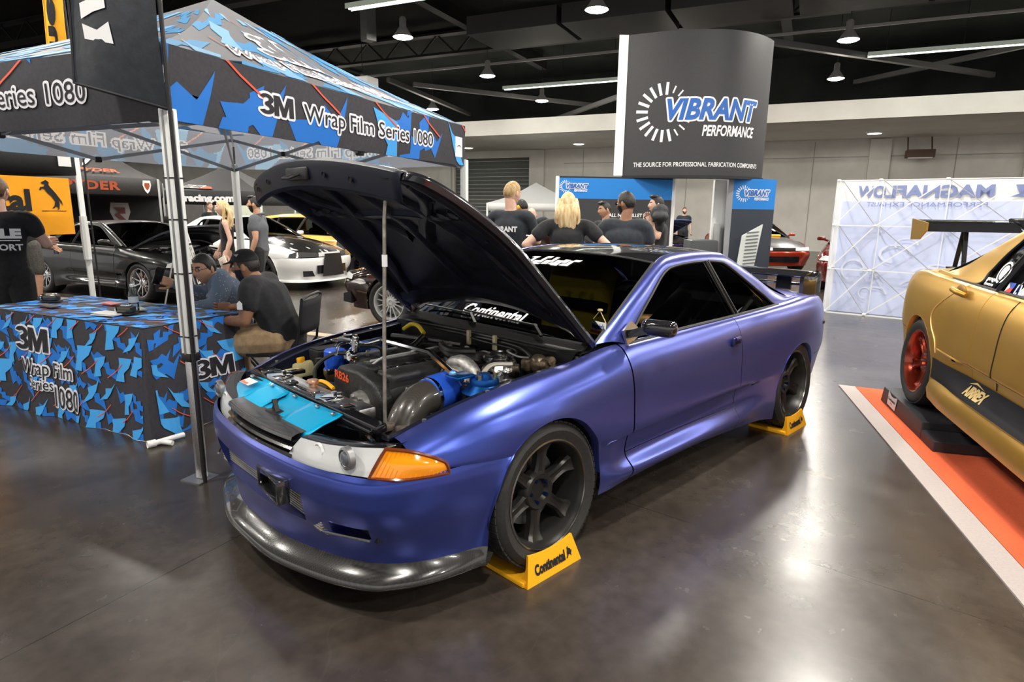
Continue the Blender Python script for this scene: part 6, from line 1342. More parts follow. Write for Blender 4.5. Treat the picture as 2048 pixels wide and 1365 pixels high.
for s in (-1, 1):
    q = MB(); fnA = lambda a, b: (lambda p: V(p.x, (p.y+.007)*s, p.z))(GB_.cut(GB_.tx(-1.72+a), .305+b, .305+b, 1)[0]); put_text(q, 'AIRREX', (lambda a, b: fnA(a, b)) if s < 0 else (lambda a, b: fnA(.26-a, b)), .052, w=.26, bold=.05, shear=.12)
    q.add([fnA(a, b) for a, b in ((.0, .06), (.10, .085), (.20, .06), (.10, .072))], [(0, 1, 2, 3)]); obj('stripe_lettering', q, mat('gold_lettering', (.72, .52, .20), .5), grt, smooth=False)
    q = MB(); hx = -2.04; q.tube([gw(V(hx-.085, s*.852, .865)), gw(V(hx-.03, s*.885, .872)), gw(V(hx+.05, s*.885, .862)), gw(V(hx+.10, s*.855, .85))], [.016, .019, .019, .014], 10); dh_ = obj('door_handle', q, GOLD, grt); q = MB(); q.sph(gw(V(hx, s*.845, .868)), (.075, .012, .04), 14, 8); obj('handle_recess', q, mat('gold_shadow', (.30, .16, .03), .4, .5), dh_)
    q = MB(); P_ = []                                                              # flared skirt that ends in a point behind the rear wheel
    for f in np.linspace(0, 1, 14):
        x = -2.27+1.75*f; y0 = .862; o = .045*min(1, f*5+.25); P_.append([gw(V(x, s*(y0-.015), .285)), gw(V(x, s*(y0+o*.6), .25)), gw(V(x-.03*(1-f), s*(y0+o), .19-.03*f)), gw(V(x, s*(y0+o*.7), .13-.02*f)), gw(V(x, s*(y0-.05), .11))])
    q.grid(P_); q.add(P_[0], [tuple(range(5))]); obj('skirt_extension', q, GOLD, grt)
    fw = lambda x, z: gw(V(x, s*(interp(z, [.89, 1.235], [.762, .612])+.002), z))
    if s < 0:
        q = MB(); c = (-1.83, 1.00); q.grid([[fw(c[0]+r*math.cos(t), c[1]+r*math.sin(t)*.95) for r in (.052, .066)] for t in np.linspace(0, 2*PI, 25)]); q.add([fw(c[0]+.042*math.cos(t), c[1]+.042*math.sin(t)) for t in np.linspace(0, 2*PI, 13)[:-1]], [tuple(range(12))]); obj('round_sticker', q, PAPER, grt, smooth=False)
        q = MB(); put_text(q, 'garage', lambda a, b: fw(-1.985+a, .945+b), .022, w=.12, bold=.04); put_text(q, 'fiveone', lambda a, b: fw(-1.985+a, .917+b), .018, w=.12, bold=.03); put_text(q, 'J.W. MENDOZA', lambda a, b: fw(-1.60+a, .905+b), .05, w=.60, bold=.03); put_text(q, 'TOYO', lambda a, b: fw(-1.5+a, .985+b), .05, w=.3, bold=.05); obj('window_lettering', q, LETTERW, grt, smooth=False)
        q = MB(); q.add([fw(-1.69, .905), fw(-1.62, .905), fw(-1.62, .958), fw(-1.69, .958)], [(0, 1, 2, 3)]); fl2 = obj('flag_sticker', q, mat('flag_blue', (.03, .08, .45), .5), grt, smooth=False); q = MB(); fv = lambda x, z: fw(x, z)+V(0, -.002, 0); q.add([fv(-1.69, .905), fv(-1.62, .905), fv(-1.62, .931), fv(-1.66, .931)], [(0, 1, 2, 3)]); obj('flag_red', q, mat('flag_red', (.6, .03, .04), .5), fl2, smooth=False); q = MB(); q.add([fv(-1.69, .905), fv(-1.655, .931), fv(-1.69, .958)], [(0, 1, 2)]); obj('flag_white', q, PAPER, fl2, smooth=False)
        q = MB(); q.bar(fw(-1.74, .90), gw(V(-1.60, s*.645, 1.20)), .05, .02); obj('window_bar', q, BLACK, grt, smooth=False)
q = MB(); q.tube([gw(V(-2.0, -.45, .9)), gw(V(-1.8, -.50, 1.17)), gw(V(-1.3, -.5, 1.18))], .02, 8); q.tube([gw(V(-1.95, .45, 1.0)), gw(V(-1.5, -.5, .80))], .02, 8); obj('roll_cage', q, mat('cage_silver', (.4, .42, .42), .4, .4), grt)
q = MB(); cz = 1.40-.137; WPs = [(-.15, .0), (-.09, .022), (.0, .030), (.11, .016), (.15, -.006), (.08, -.014), (-.05, -.012)]
for y0, y1, dz_ in ((-.80, -.18, .0), (-.17, .17, .018), (.18, .80, .0)): q.grid([[V(-3.10-dx+1.3, y, 1.445+dz2+dz_+.28*dx) for dx, dz2 in WPs] for y in np.linspace(y0, y1, 5)], cv=True); q.add([V(-3.10-dx+1.3, y0, 1.445+dz2+dz_+.28*dx) for dx, dz2 in WPs], [tuple(range(7))]); q.add([V(-3.10-dx+1.3, y1, 1.445+dz2+dz_+.28*dx) for dx, dz2 in WPs], [tuple(range(7))])
gwing = obj('rear_wing', q, CARBONG, grt)
for s in (1, -1):
    q = MB(); q.add([V(-3.10+1.3+dx, s*.803, 1.44+dz2) for dx, dz2 in ((.16, .03), (-.20, .06), (-.18, -.11), (.02, -.10), (.16, -.03))], [tuple(range(5))]); q2 = [V(p.x, p.y+s*.010, p.z) for p in q.v]; q.add(q2, [tuple(range(5))]); q.add(list(q.v[:5])+q2, [(i, (i+1) % 5, 5+(i+1) % 5, 5+i) for i in range(5)]); obj('wing_end_plate', q, GOLD, gwing, smooth=False)
    q = MB()
    for dx in (-.05, .06): q.bar((-3.12+1.3+dx*1.6, s*.50, 1.105), (-3.10+1.3+dx*.3, s*.50, 1.435), .03, .012)
    q.bar((-3.03+1.3, s*.50, 1.18), (-3.13+1.3, s*.50, 1.34), .02, .012); obj('wing_stay', q, BLACK, gwing, smooth=False)
    q = MB(); q.rbox((-3.10+1.3, s*.50, 1.115), (.30, .09, .022), .006); obj('stay_base', q, BLACK, gwing)
for x_, y_ in ((-2.615, .74), (0, .74), (0, -.74)):                                # ramps under the wheels the photo does not show
    p = grt.matrix_basis @ V(x_+1.3, y_, 0); o = copy_tree(rm); o.matrix_world = Matrix.Translation((p.x, p.y, .012 if True else 0)) @ Matrix.Rotation(math.atan2(.487, .873), 4, 'Z')
    o['label'] = 'black stepped wheel ramp under the far side wheel of the gold car' if y_ > 0 else 'black stepped wheel ramp under the gold car front wheel nearest the aisle'; o['group'] = 'ramps under the gold car'
# grey sports car on the left with raised hood
GREY = mat('dark_grey_metallic', (.022, .023, .023), .28, .6, .6)
g1, gB, gwp = car_thing('dark grey sports coupe with raised black hood and chrome wheels behind the table', (-.98-.705, -8.78-.25), mUd, zwarp(.98, 1.0, 1.0), GREY, n=.55, wheels=('ten', CHROME), hood=False, glass=glassy('smoky_glass', (.6, .65, .62), .5), wing=False)
raise_hood(g1, gwp, mat('hood_white_film', (.62, .63, .62), .3), HOODIN, .48)
# white saloon with black hood film
WPAINT = mat('white_car_paint', (.80, .80, .79), .25, coat=.6)
BW = noise_mix(mat('black_white_torn_film', (.02, .02, .02), .2, coat=.6), (.012, .012, .012), (.75, .75, .74), 5, 3, .60, .62, stretch=(.5, 1.6, 1))
HLB = mat('dark_headlamp', (.10, .10, .10), .1, .4, coat=1)
car_thing('white saloon with torn black film on the hood and a wide black grille', (-3.87, -9.45), mUd, zwarp(1.05, 1.0, 1.0, 0), WPAINT, n=.55, wheels=('mesh', GUN), carbon_hood=BW, evo=True, lamp=HLB, ov=SED, grille=WPAINT)
# yellow wagon behind it
YW = mat('orange_yellow_car_paint', (.78, .42, .07), .3, coat=.6)
WAG = dict(PIL_O=[(-.44,.715,.897),(-.62,.68,.985),(-.86,.625,1.105),(-1.165,.555,1.238),(-1.36,.515,1.278),(-1.65,.515,1.285),(-2.1,.52,1.285),(-2.6,.53,1.27),(-2.95,.55,1.22),(-3.05,.62,1.08),(-3.10,.70,.925)],
           PIL_I=[(-.66,.755,.875),(-.80,.715,.975),(-.98,.672,1.085),(-1.185,.618,1.190),(-1.33,.610,1.222),(-1.60,.608,1.232),(-2.05,.608,1.232),(-2.5,.615,1.22),(-2.75,.64,1.17),(-2.82,.69,1.04),(-2.86,.757,.915)],
           ROOF=ROOF[:3]+[[(-2.5,0,1.305),(-2.5,.2,1.302),(-2.5,.38,1.294),(-2.5,.525,1.275)], [(-3.0,0,1.25),(-3.0,.2,1.246),(-2.98,.38,1.238),(-2.95,.55,1.22)]],
           RGL=[[(-3.0,0,1.25),(-3.0,.2,1.246),(-2.98,.38,1.238),(-2.95,.55,1.22)], [(-3.08,0,1.10),(-3.08,.25,1.097),(-3.06,.45,1.09),(-3.04,.62,1.08)], [(-3.15,0,.93),(-3.15,.28,.93),(-3.13,.5,.93),(-3.10,.70,.925)]],
           DECK=[[(-3.15,0,.93),(-3.15,.28,.93),(-3.13,.5,.93),(-3.10,.70,.925)], [(-3.49,0,.89),(-3.475,.2,.89),(-3.45,.42,.89),(-3.30,.69,.90)]])
wg_, wB, _ = car_thing('orange yellow wagon with black multi spoke wheels parked behind the white saloon', (-5.85, -9.25), mUd, zwarp(1.08, 1.0, 1.02), YW, n=.5, wheels=('multi', BLACK), ov=WAG)
side_patch(wg_, wB, np.linspace(-.62, -.34, 8), lambda x: .30, lambda x: .80, mat('black_flare', (.02, .02, .02), .5), 'side_vent')
q = MB()
for k in range(5): put_text(q, ['PERFORMANCE', 'MOTORSPORT', 'SUSPENSION', 'EXHAUST', 'WHEELS'][k], lambda a, b: (lambda p: V(p.x, -(p.y+.006), p.z))(wB.cut(wB.tx(-1.10+a), .76-.07*k+b, .76-.07*k+b, 1)[0]), .03, w=.40)
obj('door_lettering', q, MBLACK, wg_, smooth=False)
p = wg_.matrix_basis @ V(1.3, -.985, 0); ck = [o for o in bpy.data.objects if o.name.startswith('wheel_chock')][0]; c2 = copy_tree(ck); c2.matrix_world = Matrix.Translation((p.x, p.y, 0)) @ Matrix.Rotation(math.atan2(.94, -.342)+PI, 4, 'Z'); c2['label'] = 'small yellow chock under the front wheel of the orange yellow wagon'; del c2['group']
# brown car with silver wheels facing left
BRN = noise_mix(mat('dark_brown_pearl', (.03, .012, .010), .15, .3, .8), (.022, .009, .008), (.70, .68, .66), 3.2, 2, .66, .68, stretch=(.6, 1, 1.6))
SILW = mat('silver_wheel_paint', (.60, .60, .60), .3, .7)
br_, bB, bw_ = car_thing('dark brown car with white flame film and silver multi spoke wheels behind the raised hood', (-3.47, -4.74), (.40, -.917), zwarp(1.0, 1.0, 1.0), BRN, n=.5, wheels=('multi', SILW), wdetail=False, evo=False)
for s in (1, -1):
    q = MB(); q.prism([(-.28, 0), (.22, .02), (.20, .13), (-.26, .16)], bw_(V(.70, s*.44, .27)), (.25, -.0, .0), (0, 0, 1), (0, s*.36, 0)); obj('canard', q, MBLACK, br_, smooth=False)
# far cars on the right
RED = mat('candy_red_paint', (.42, .045, .02), .2, .5, .8); DRED = mat('deep_red_paint', (.16, .010, .008), .2, .4, .8); NAVY = mat('dark_blue_paint', (.012, .018, .07), .18, .5, .8)
GOLDW = mat('gold_wheel_paint', (.62, .40, .10), .3, .8)
rd_, rB, rw_ = car_thing('candy red coupe with carbon hood and gold wheels parked by the far white wall', (-15.40, -4.80), (.69, .72), zwarp(1.0, 1.0), RED, roof_m=CARBON, n=.4, wheels=('ten', GOLDW), carbon_hood=mat('silver_carbon_hood', (.16, .16, .17), .22, .3, .8))
q = MB(); q.rbox(rw_(V(-.30, .0, .95)), (.10, .75, .06), .02); obj('windshield_towel', q, YEL, rd_)
side_patch(rd_, rB, np.linspace(-1.5, -.9, 10), lambda x: .45+.03*math.sin(x*40), lambda x: .74+.03*math.cos(x*33), mat('pale_pink_decal', (.55, .35, .33), .5), 'door_decal')
t = thing('soft_toy', 'small cream soft toy lying on the red car roof', 'toy', tuple(rd_.matrix_basis @ V(-.25, .05, 1.312))); q = MB(); q.sph((0, 0, .12), (.17, .15, .13), 12, 8); q.sph((.0, .26, .08), (.10, .16, .08), 10, 7); obj('toy_body', q, mat('cream_plush', (.75, .66, .42), .9), t)
car_thing('deep red car half hidden behind the mirrored pop up wall', (-12.25, -1.50), (.96, .26), zwarp(1.05, 1.0), DRED, n=.4, wheels=('five', GUN))
nv, nB, nw = car_thing('dark blue car with raised hood between the display wall and the white pillar', (-16.2, -8.75), (.30, .954), zwarp(1.0, 1.0), NAVY, n=.4, wheels=('ten', SILW), hood=False)
raise_hood(nv, nw, NAVY, mat('bay_blue', (.03, .06, .16), .3), .55)
# ---------------------------------------------------------------- people
EYE_W = mat('eye_white', (.75, .73, .70), .3); EYE_K = mat('iris_dark', (.02, .012, .008), .2); LIP = mat('lip', (.38, .14, .11), .5)
def remesh(name, mb, m, parent, vox, sm=6, extra=None):
    me = bpy.data.meshes.new(name); me.from_pydata([tuple(v) for v in mb.v], [], mb.f); o = bpy.data.objects.new(name, me); C.objects.link(o)
    r = o.modifiers.new('r', 'REMESH'); r.mode = 'VOXEL'; r.voxel_size = vox; s = o.modifiers.new('s', 'SMOOTH'); s.iterations = sm; s.factor = .5
    dg = bpy.context.evaluated_depsgraph_get(); dg.update(); m2 = bpy.data.meshes.new_from_object(o.evaluated_get(dg)); bpy.data.objects.remove(o); bpy.data.meshes.remove(me)
    m2.name = name
    if extra:
        bm = bmesh.new(); bm.from_mesh(m2); vs = [bm.verts.new(v) for v in extra.v]
        for f in extra.f:
            try: bm.faces.new([vs[i] for i in f])
            except ValueError: pass
        bmesh.ops.recalc_face_normals(bm, faces=bm.faces); bm.to_mesh(m2); bm.free()
    m2.materials.clear(); m2.materials.append(m); m2.polygons.foreach_set('use_smooth', [True]*len(m2.polygons)); m2.update(); return link_mesh(name, m2, parent)
def limb(mb, pts, rad, n=10):
    """Tapered limb with rounded ends; rad entries are r or (rx, ry)."""
    P_ = spl(pts, 4*(len(pts)-1)+1); Rr = spl([(r if hasattr(r, '__len__') else (r, r)) for r in rad], len(P_)); vs = []; prev = None
    for i, p in enumerate(P_):
        t = Vector(P_[min(i+1, len(P_)-1)]-P_[max(i-1, 0)]).normalized(); x = (Vector((0, 1, 0))-t*t.y) if prev is None else prev-t*prev.dot(t)
        if x.length < 1e-3: x = Vector((1, 0, 0))-t*t.x
        x.normalize(); prev = x; y = t.cross(x)
        vs.append([Vector(p)+x*math.cos(2*PI*k/n)*Rr[i][1]+y*math.sin(2*PI*k/n)*Rr[i][0] for k in range(n)])
    mb.grid(vs, cv=True); o = len(mb.v); mb.f.append([o-len(P_)*n+k for k in range(n)][::-1]); mb.mi.append(mb.m); mb.f.append([o-n+k for k in range(n)]); mb.mi.append(mb.m)
    for q, r in ((P_[0], Rr[0]), (P_[-1], Rr[-1])): mb.sph(q, (min(r)*.98,)*3, 10, 6)
def head_pt(a, b, s=1.0):
    """Direction (a azimuth, b elevation) -> point on the head; x forward."""
    d = Vector((math.cos(a)*math.cos(b), math.sin(a)*math.cos(b), math.sin(b))); x, y, z = d.x*.098, d.y*.076, d.z*.122
    if z < .0: y *= 1-.30*min(1, -z/.11)**1.4; x *= 1-(.12 if x > 0 else .30)*min(1, -z/.11)
    if x > 0:
        x += .006*math.exp(-((z+.105)/.025)**2)*math.exp(-(y/.03)**2)*1.6                      # chin
        x += .026*math.exp(-((z+.018)/.020)**2)*math.exp(-(y/.014)**2)+.012*math.exp(-((z-.008)/.018)**2)*math.exp(-(y/.010)**2)
        x += .005*math.exp(-((z-.042)/.012)**2)*math.exp(-(y/.055)**2); x -= .011*math.exp(-((z-.020)/.014)**2)*math.exp(-((abs(y)-.033)/.016)**2)
        x += .006*math.exp(-((z+.058)/.012)**2)*math.exp(-(y/.024)**2); y *= 1+.05*math.exp(-((z+.01)/.03)**2)
    return Vector((x*s, y*s, z*s))
def add_hand(mb, wr, d, nrm, side, curl=.5, s=1.0, spread=.0):
    d = Vector(d).normalized(); nrm = Vector(nrm); nrm = (nrm-d*nrm.dot(d)).normalized(); x = d.cross(nrm)*side     # x points to the thumb side
    R = Matrix((x, d, nrm)).transposed(); wr = Vector(wr); mb.rbox(wr+d*.045*s, (.078*s, .095*s, .028*s), .012*s, R, 3)
    for k, (ox, L) in enumerate(((.030, .072), (.010, .080), (-.010, .075), (-.030, .060))):
        p = wr+d*.088*s+x*ox*s; dd = d.copy(); pts = [p]; seg = L*s/3
        for j in range(3):
            dd = (dd*math.cos(curl*(1+.12*k))-nrm*math.sin(curl*(1+.12*k))).normalized(); pts.append(pts[-1]+dd*seg)
        mb.tube(pts, [.0098*s, .0092*s, .0085*s, .0065*s], 8)
    p = wr+d*.02*s+x*.032*s; t = (d*.6+x*.75-nrm*.25).normalized(); t2 = (d*.85+x*.15-nrm*.5).normalized(); mb.tube([p, p+t*.035*s, p+t*.035*s+t2*.03*s, p+t*.035*s+t2*.052*s], [.013*s, .0115*s, .0095*s, .007*s], 8)
STAND = dict(pel=(0, 0, .95), wai=(0, 0, 1.10), che=(.0, 0, 1.30), nek=(.0, 0, 1.46), hed=(.03, 0, 1.625), sl=(0, .185, 1.40), el=(-.03, .235, 1.13), wl=(.06, .24, .90), sr=(0, -.185, 1.40), er=(-.03, -.235, 1.13), wr=(.06, -.24, .90), hl=(0, .09, .92), kl=(.02, .10, .50), al=(-.02, .10, .09), hr=(0, -.09, .92), kr=(.02, -.10, .50), ar=(-.02, -.10, .09))
def person(label, loc, rz, J=None, H=1.0, fat=1.0, skin=SKIN_A, top=(CL_BLACK, 'short'), bottom=(CL_BLACK, 'pants'), hair=(HAIR_K, 'short'), yaw=0.0, pitch=0.0, beard=None, shoes=SHOE, curl=(.5, .5), hand_n=((0, -1, 0), (0, 1, 0)), vox=.012, female=False, group=None, mb_h=None, hands=(1, 1), lowres=False):
    j = dict(STAND); j.update(J or {}); j = {k: Vector(v) for k, v in j.items()}; t = thing('person', label, 'person', loc, rz, group)
    t.scale = (H, H, H); hd = j['hed']; RH = Matrix.Rotation(yaw, 4, 'Z') @ Matrix.Rotation(pitch, 4, 'Y'); MH = Matrix.Translation(hd) @ RH; wsc = .88 if female else 1.0
    b = MB(); F = fat
    limb(b, [j['pel'], j['wai'], j['che'], j['che'].lerp(j['nek'], .6)], [(.105*F, .150*F), (.098*F, .138*F*wsc), (.115*F, .165*F*wsc), (.075, .12*wsc)]); limb(b, [j['che'].lerp(j['nek'], .5), j['nek'], hd+RH.to_3x3() @ V(-.02, 0, -.05)], [.068, .056*(.9 if female else 1.05), .054*(.9 if female else 1.05)])
    for s_ in 'lr':
        S, E, W = j['s'+s_], j['e'+s_], j['w'+s_]; ar = .92 if female else 1.0
        limb(b, [j['che'].lerp(j['nek'], .45), S, S.lerp(E, .5), E], [.075*F, .060*ar*F, .050*ar*F, .042*ar]); limb(b, [E, E.lerp(W, .35), W], [.042*ar, .042*ar, .028*ar])
        Hp, K, A = j['h'+s_], j['k'+s_], j['a'+s_]; limb(b, [Hp, Hp.lerp(K, .5), K], [.088*F, .078*F, .056]); limb(b, [K, K.lerp(A, .35), A], [.054, .056, .037])
    ex = MB(MH)
    na, nb = (40, 26) if not lowres else (24, 16)
    ex.grid([[head_pt(2*PI*i/na, PI*(k/nb-.5)) for k in range(nb+1)] for i in range(na)], cu=True)
    for s in (1, -1): ex.sph((-.008, s*.078, .0), (.018, .009, .031), 10, 7, Matrix.Rotation(.25*s, 3, 'Z'))
    hb = MB()
    for k, s_ in enumerate('lr'):
        if hands[k]: add_hand(hb, j['w'+s_], j['w'+s_]-j['e'+s_], hand_n[k], 1 if s_ == 'l' else -1, curl[k])
    o = len(ex.v); ex.v += hb.v; ex.f += [[o+i for i in f] for f in hb.f]
    body = remesh('body', b, skin, t, vox*1.15, 5, ex)
    def hp_(name, m, build, par=body):
        q = MB(MH); build(q); return obj(name, q, m, par)
    for s in (1, -1):
        def eye(q): q.sph((.080, s*.032, .018), (.012, .013, .009), 10, 6)
        e = hp_('eye', EYE_W, eye)
    def brow(q):
        for s in (1, -1): q.tube([head_pt(s*.18, .30, 1.02), head_pt(s*.40, .34, 1.025), head_pt(s*.62, .30, 1.02)], .0045, 5)
    hp_('eyebrow', hair[0], brow)
    def iris(q):
        for s in (1, -1): q.sph((.089, s*.032, .018), (.004, .006, .006), 8, 5)
    hp_('iris', EYE_K, iris)
    hp_('lips', LIP if female else skin, lambda q: q.tube([head_pt(-.26, -.50, 1.01), head_pt(0, -.47, 1.03), head_pt(.26, -.50, 1.01)], [.004, .0065, .004], 6))
    # hair
    st = hair[1]; na = 36
    def cap(q, f, th, lo=-.55):
        G = []
        for i in range(na+1):
            a = 2*PI*i/na; lim = f(a); G.append([head_pt(a, lim+(PI/2-lim)*k/9, 1+th*(.35 if k == 0 else 1)) for k in range(10)])
        q.grid(G)
    front = lambda hl, bk: (lambda a: float(np.interp(abs(math.atan2(math.sin(a), math.cos(a))), [0, .6, 1.05, 1.35, 1.5, 1.85, 2.15, 3.2], [hl, hl, hl*.75, .0, -.05, .18, bk, bk])))
    if st == 'short': hp_('hair', hair[0], lambda q: cap(q, front(.62, -.35), .10))
    elif st == 'crop': hp_('hair', hair[0], lambda q: cap(q, front(.60, -.30), .05))
    elif st == 'quiff':
        def qf(q): cap(q, front(.66, -.28), .07); q.sph((.045, 0, .115), (.06, .055, .028), 12, 7)
        hp_('hair', hair[0], qf)
    elif st in ('long', 'bob'):
        def lg(q):
            cap(q, front(.55, -.5), .13)
            L = .30 if st == 'long' else .20
            for y in np.linspace(-.075, .075, 6): q.tube([Vector(p) for p in spl([V(-.06+.02*abs(y)/.07, y*.9, .04), V(-.105, y*1.15, -.06), V(-.105+.03*(abs(y) > .05), y*1.25, -.06-L*.6), V(-.085+.02*math.sin(y*50), y*1.05, -.06-L)], 12)], [.03, .034, .036, .038, .038, .038, .036, .034, .032, .028, .022, .010], 8)
            for s in (1, -1): q.tube([Vector(p) for p in spl([V(-.015, s*.072, .07), V(-.02, s*.090, -.03), V(-.01, s*.092, -.13), V(.02, s*.085, -.07-L*.9)], 10)], [.02, .026, .027, .027, .026, .025, .022, .02, .016, .008], 8)
        hp_('hair', hair[0], lg)
    if beard: hp_('beard', beard, lambda q: q.grid([[head_pt(a, b_, 1.035+.05*math.exp(-((b_+.95)/.4)**2)) for b_ in np.linspace(-1.35, -.42 if abs(a) < .5 else -.1, 8)] for a in np.linspace(-1.45, 1.45, 22)]))
    # clothes
    if top:
        m, sl = top; q = MB(); k = 1.0; bm_ = .016
        hem = j['pel'].lerp(j['wai'], -.25 if sl != 'tank' else 0)
        limb(q, [hem, j['wai'], j['che'], j['che'].lerp(j['nek'], .62)], [(.128*F, .170*F), (.118*F, .160*F*wsc), (.132*F, .186*F*wsc), (.088, .135*wsc)])
        if sl != 'tank':
            for s_ in 'lr':
                S, E, W = j['s'+s_], j['e'+s_], j['w'+s_]; limb(q, [j['che'].lerp(j['nek'], .48), S, S.lerp(E, .48)], [.080*F, .068*F, .068*F]) if sl == 'short' else (limb(q, [j['che'].lerp(j['nek'], .48), S, E], [.080*F, .068*F, .058*F]), limb(q, [E, W.lerp(E, .08)], [.060*F, .044]))
        remesh('shirt', q, m, t, vox, 12)
    if bottom:
        m, kind = bottom; q = MB()
        if kind == 'dress':
            limb(q, [j['wai'], j['pel'], j['pel']+V(0, 0, -.18)], [(.105*F, .14*F), (.125*F, .17*F), (.12*F, .165*F)])
        else:
            limb(q, [j['pel'].lerp(j['wai'], .25), j['pel'], j['hl'].lerp(j['hr'], .5)], [(.115*F, .152*F), (.122*F, .168*F), (.11*F, .15*F)])
            for s_ in 'lr':
                Hp, K, A = j['h'+s_], j['k'+s_], j['a'+s_]
                if kind == 'shorts': limb(q, [Hp, Hp.lerp(K, .5), K.lerp(Hp, .04)], [.105*F, .10*F, .09])
                else: limb(q, [Hp, Hp.lerp(K, .5), K], [.105*F, .096*F, .076]); limb(q, [K, K.lerp(A, .5), A.lerp(K, .03)], [.074, .070, .062])
        remesh({'dress': 'skirt', 'shorts': 'shorts'}.get(kind, 'trousers'), q, m, t, vox, 4)
    if shoes:
        for s_ in 'lr':
            A, K = j['a'+s_], j['k'+s_]; q = MB(); f = V(1, 0, 0)
            if female: q.sph(A+V(.10, 0, -.055), (.07, .036, .018), 12, 7); q.tube([A+V(-.035, 0, -.02), A+V(-.04, 0, -.088)], [.014, .006], 8); q.tube([A+V(.04*math.cos(a), .038*math.sin(a), .025) for a in np.linspace(0, 2*PI, 14)[:-1]], .005, 5, close=True); q.tube([A+V(-.03, 0, -.03), A+V(.05, 0, -.05), A+V(.10, 0, -.07)], [.02, .024, .028], 8)
            else: q.sph(A+V(.075, 0, -.045), (.135, .047, .042), 14, 8); q.sph(A+V(.0, 0, -.01), (.055, .046, .06), 12, 8); q.rbox(A+V(.065, 0, -.079), (.26, .088, .022), .01)
            obj('shoe', q, shoes, t)
    return t, body, MH
def accessory(name, m, MH, par, build, **kw): q = MB(MH); build(q); return obj(name, q, m, par, **kw)
def glasses(MH, par, m=BLACK, dark=False):
    def g(q):
        for s in (1, -1):
            q.tube([V(.099, s*.033+.021*math.cos(a), .018+.015*math.sin(a)) for a in np.linspace(0, 2*PI, 16)[:-1]], .0022, 5, close=True); q.tube([V(.098, s*.055, .022), V(.06, s*.079, .022), V(-.01, s*.081, .018)], .002, 5)
            if dark: q.add([V(.100, s*.033+.021*math.cos(a), .018+.015*math.sin(a)) for a in np.linspace(0, 2*PI, 16)[:-1]], [tuple(range(15))])
        q.tube([V(.101, -.012, .022), V(.101, .012, .022)], .002, 5)
    accessory('sunglasses' if dark else 'glasses', m, MH, par, g)
def shirt_text(t, lines, x, zc, m=LETTERW):
    q = MB()
    for s, h, w, z in lines: put_text(q, s, lambda a, b: V(x-.0*abs(a), -w/2+a if x > 0 else w/2-a, z+b), h, (0, 0), w=w, bold=.05)
    return q
def chair(label, loc, rz, group='black folding chairs at the canopy'):
    t = thing('folding_chair', label, 'chair', loc, rz, group)
    q = MB(); q.rbox((0, 0, .44), (.40, .42, .035), .012); obj('seat', q, MBLACK, t)
    q = MB(); q.grid([[V(-.215-.10*(z-.5)-.03*(1-(2*y/.42)**2), y, z) for y in np.linspace(-.21, .21, 9)] for z in np.linspace(.60, .85, 6)]); obj('backrest', q, MBLACK, t, solid=.012)
    for s in (1, -1):
        q = MB(); q.tube([V(-.25, s*.215, .86), V(-.20, s*.22, .50), V(.22, s*.22, .0)], .011, 8); obj('leg', q, BLACK, t); q = MB(); q.tube([V(.02, s*.20, .44), V(-.28, s*.20, .0)], .011, 8); obj('leg', q, BLACK, t)
    q = MB(); q.tube([V(-.25, -.215, .86), V(-.265, -.1, .88), V(-.265, .1, .88), V(-.25, .215, .86)], .011, 8); obj('top_rail', q, BLACK, t)
    q = MB(); q.tube([V(.15, -.22, .10), V(.15, .22, .10)], .008, 6); obj('stretcher', q, BLACK, t); return t
SEAT = dict(pel=(-.02, 0, .55), hl=(.0, .10, .53), hr=(.0, -.10, .53), kl=(.42, .13, .50), kr=(.42, -.13, .50), al=(.36, .13, .09), ar=(.36, -.13, .09))
def seat(**k): d = dict(SEAT); d.update(k); return d
# seated man with the cap at the end of the table
cp_, cb_, MHc = person('seated bearded person in black cap, black shirt and khaki trousers at the table end', (-.20, -2.13, 0), -.80, seat(wai=(.03, 0, .70), che=(.11, 0, .87), nek=(.17, 0, .985), hed=(.235, 0, 1.075), sl=(.13, .19, .945), el=(.16, .26, .70), wl=(.40, .20, .70), sr=(.15, -.19, .945), er=(.24, -.25, .74), wr=(.46, -.16, .74)), fat=1.22, skin=SKIN_C, top=(CL_BLACK, 'short'), bottom=(CL_KHAKI, 'pants'), hair=(HAIR_K, 'crop'), beard=HAIR_K, pitch=.12, vox=.010)
cap_ = accessory('cap', CL_BLACK, MHc, cb_, lambda q: (q.grid([[head_pt(2*PI*i/30, .36+(PI/2-.36)*k/8, 1.13+.05*math.sin(PI*k/8)) for k in range(9)] for i in range(31)])))
q = MB(MHc); q.grid([[V(.085+.085*r*math.cos(a), .085*math.sin(a)*(.9+.1*r), .058-.018*r-.012*math.cos(a*1.2)*0) for r in (0, .5, 1)] for a in np.linspace(-1.25, 1.25, 13)]); obj('cap_brim', q, CL_BLACK, cap_, solid=.006)
q = MB(MHc); q.add([V(.02, .0905, .085), V(.04, .089, .105), V(.0, .089, .105)], [(0, 1, 2)]); obj('cap_badge', q, mat('cap_badge_grey', (.35, .35, .36), .5), cap_, smooth=False)
q = MB(); q.add([V(.135, .335, .80), V(.175, .335, .80), V(.175, .335, .845), V(.155, .335, .865), V(.135, .335, .845)], [(0, 1, 2, 3, 4)]); obj('sleeve_tag', q, LETTERW, cp_, smooth=False)
chair('black folding chair of the seated person in the black cap', (-.20, -2.13, 0), -.80)
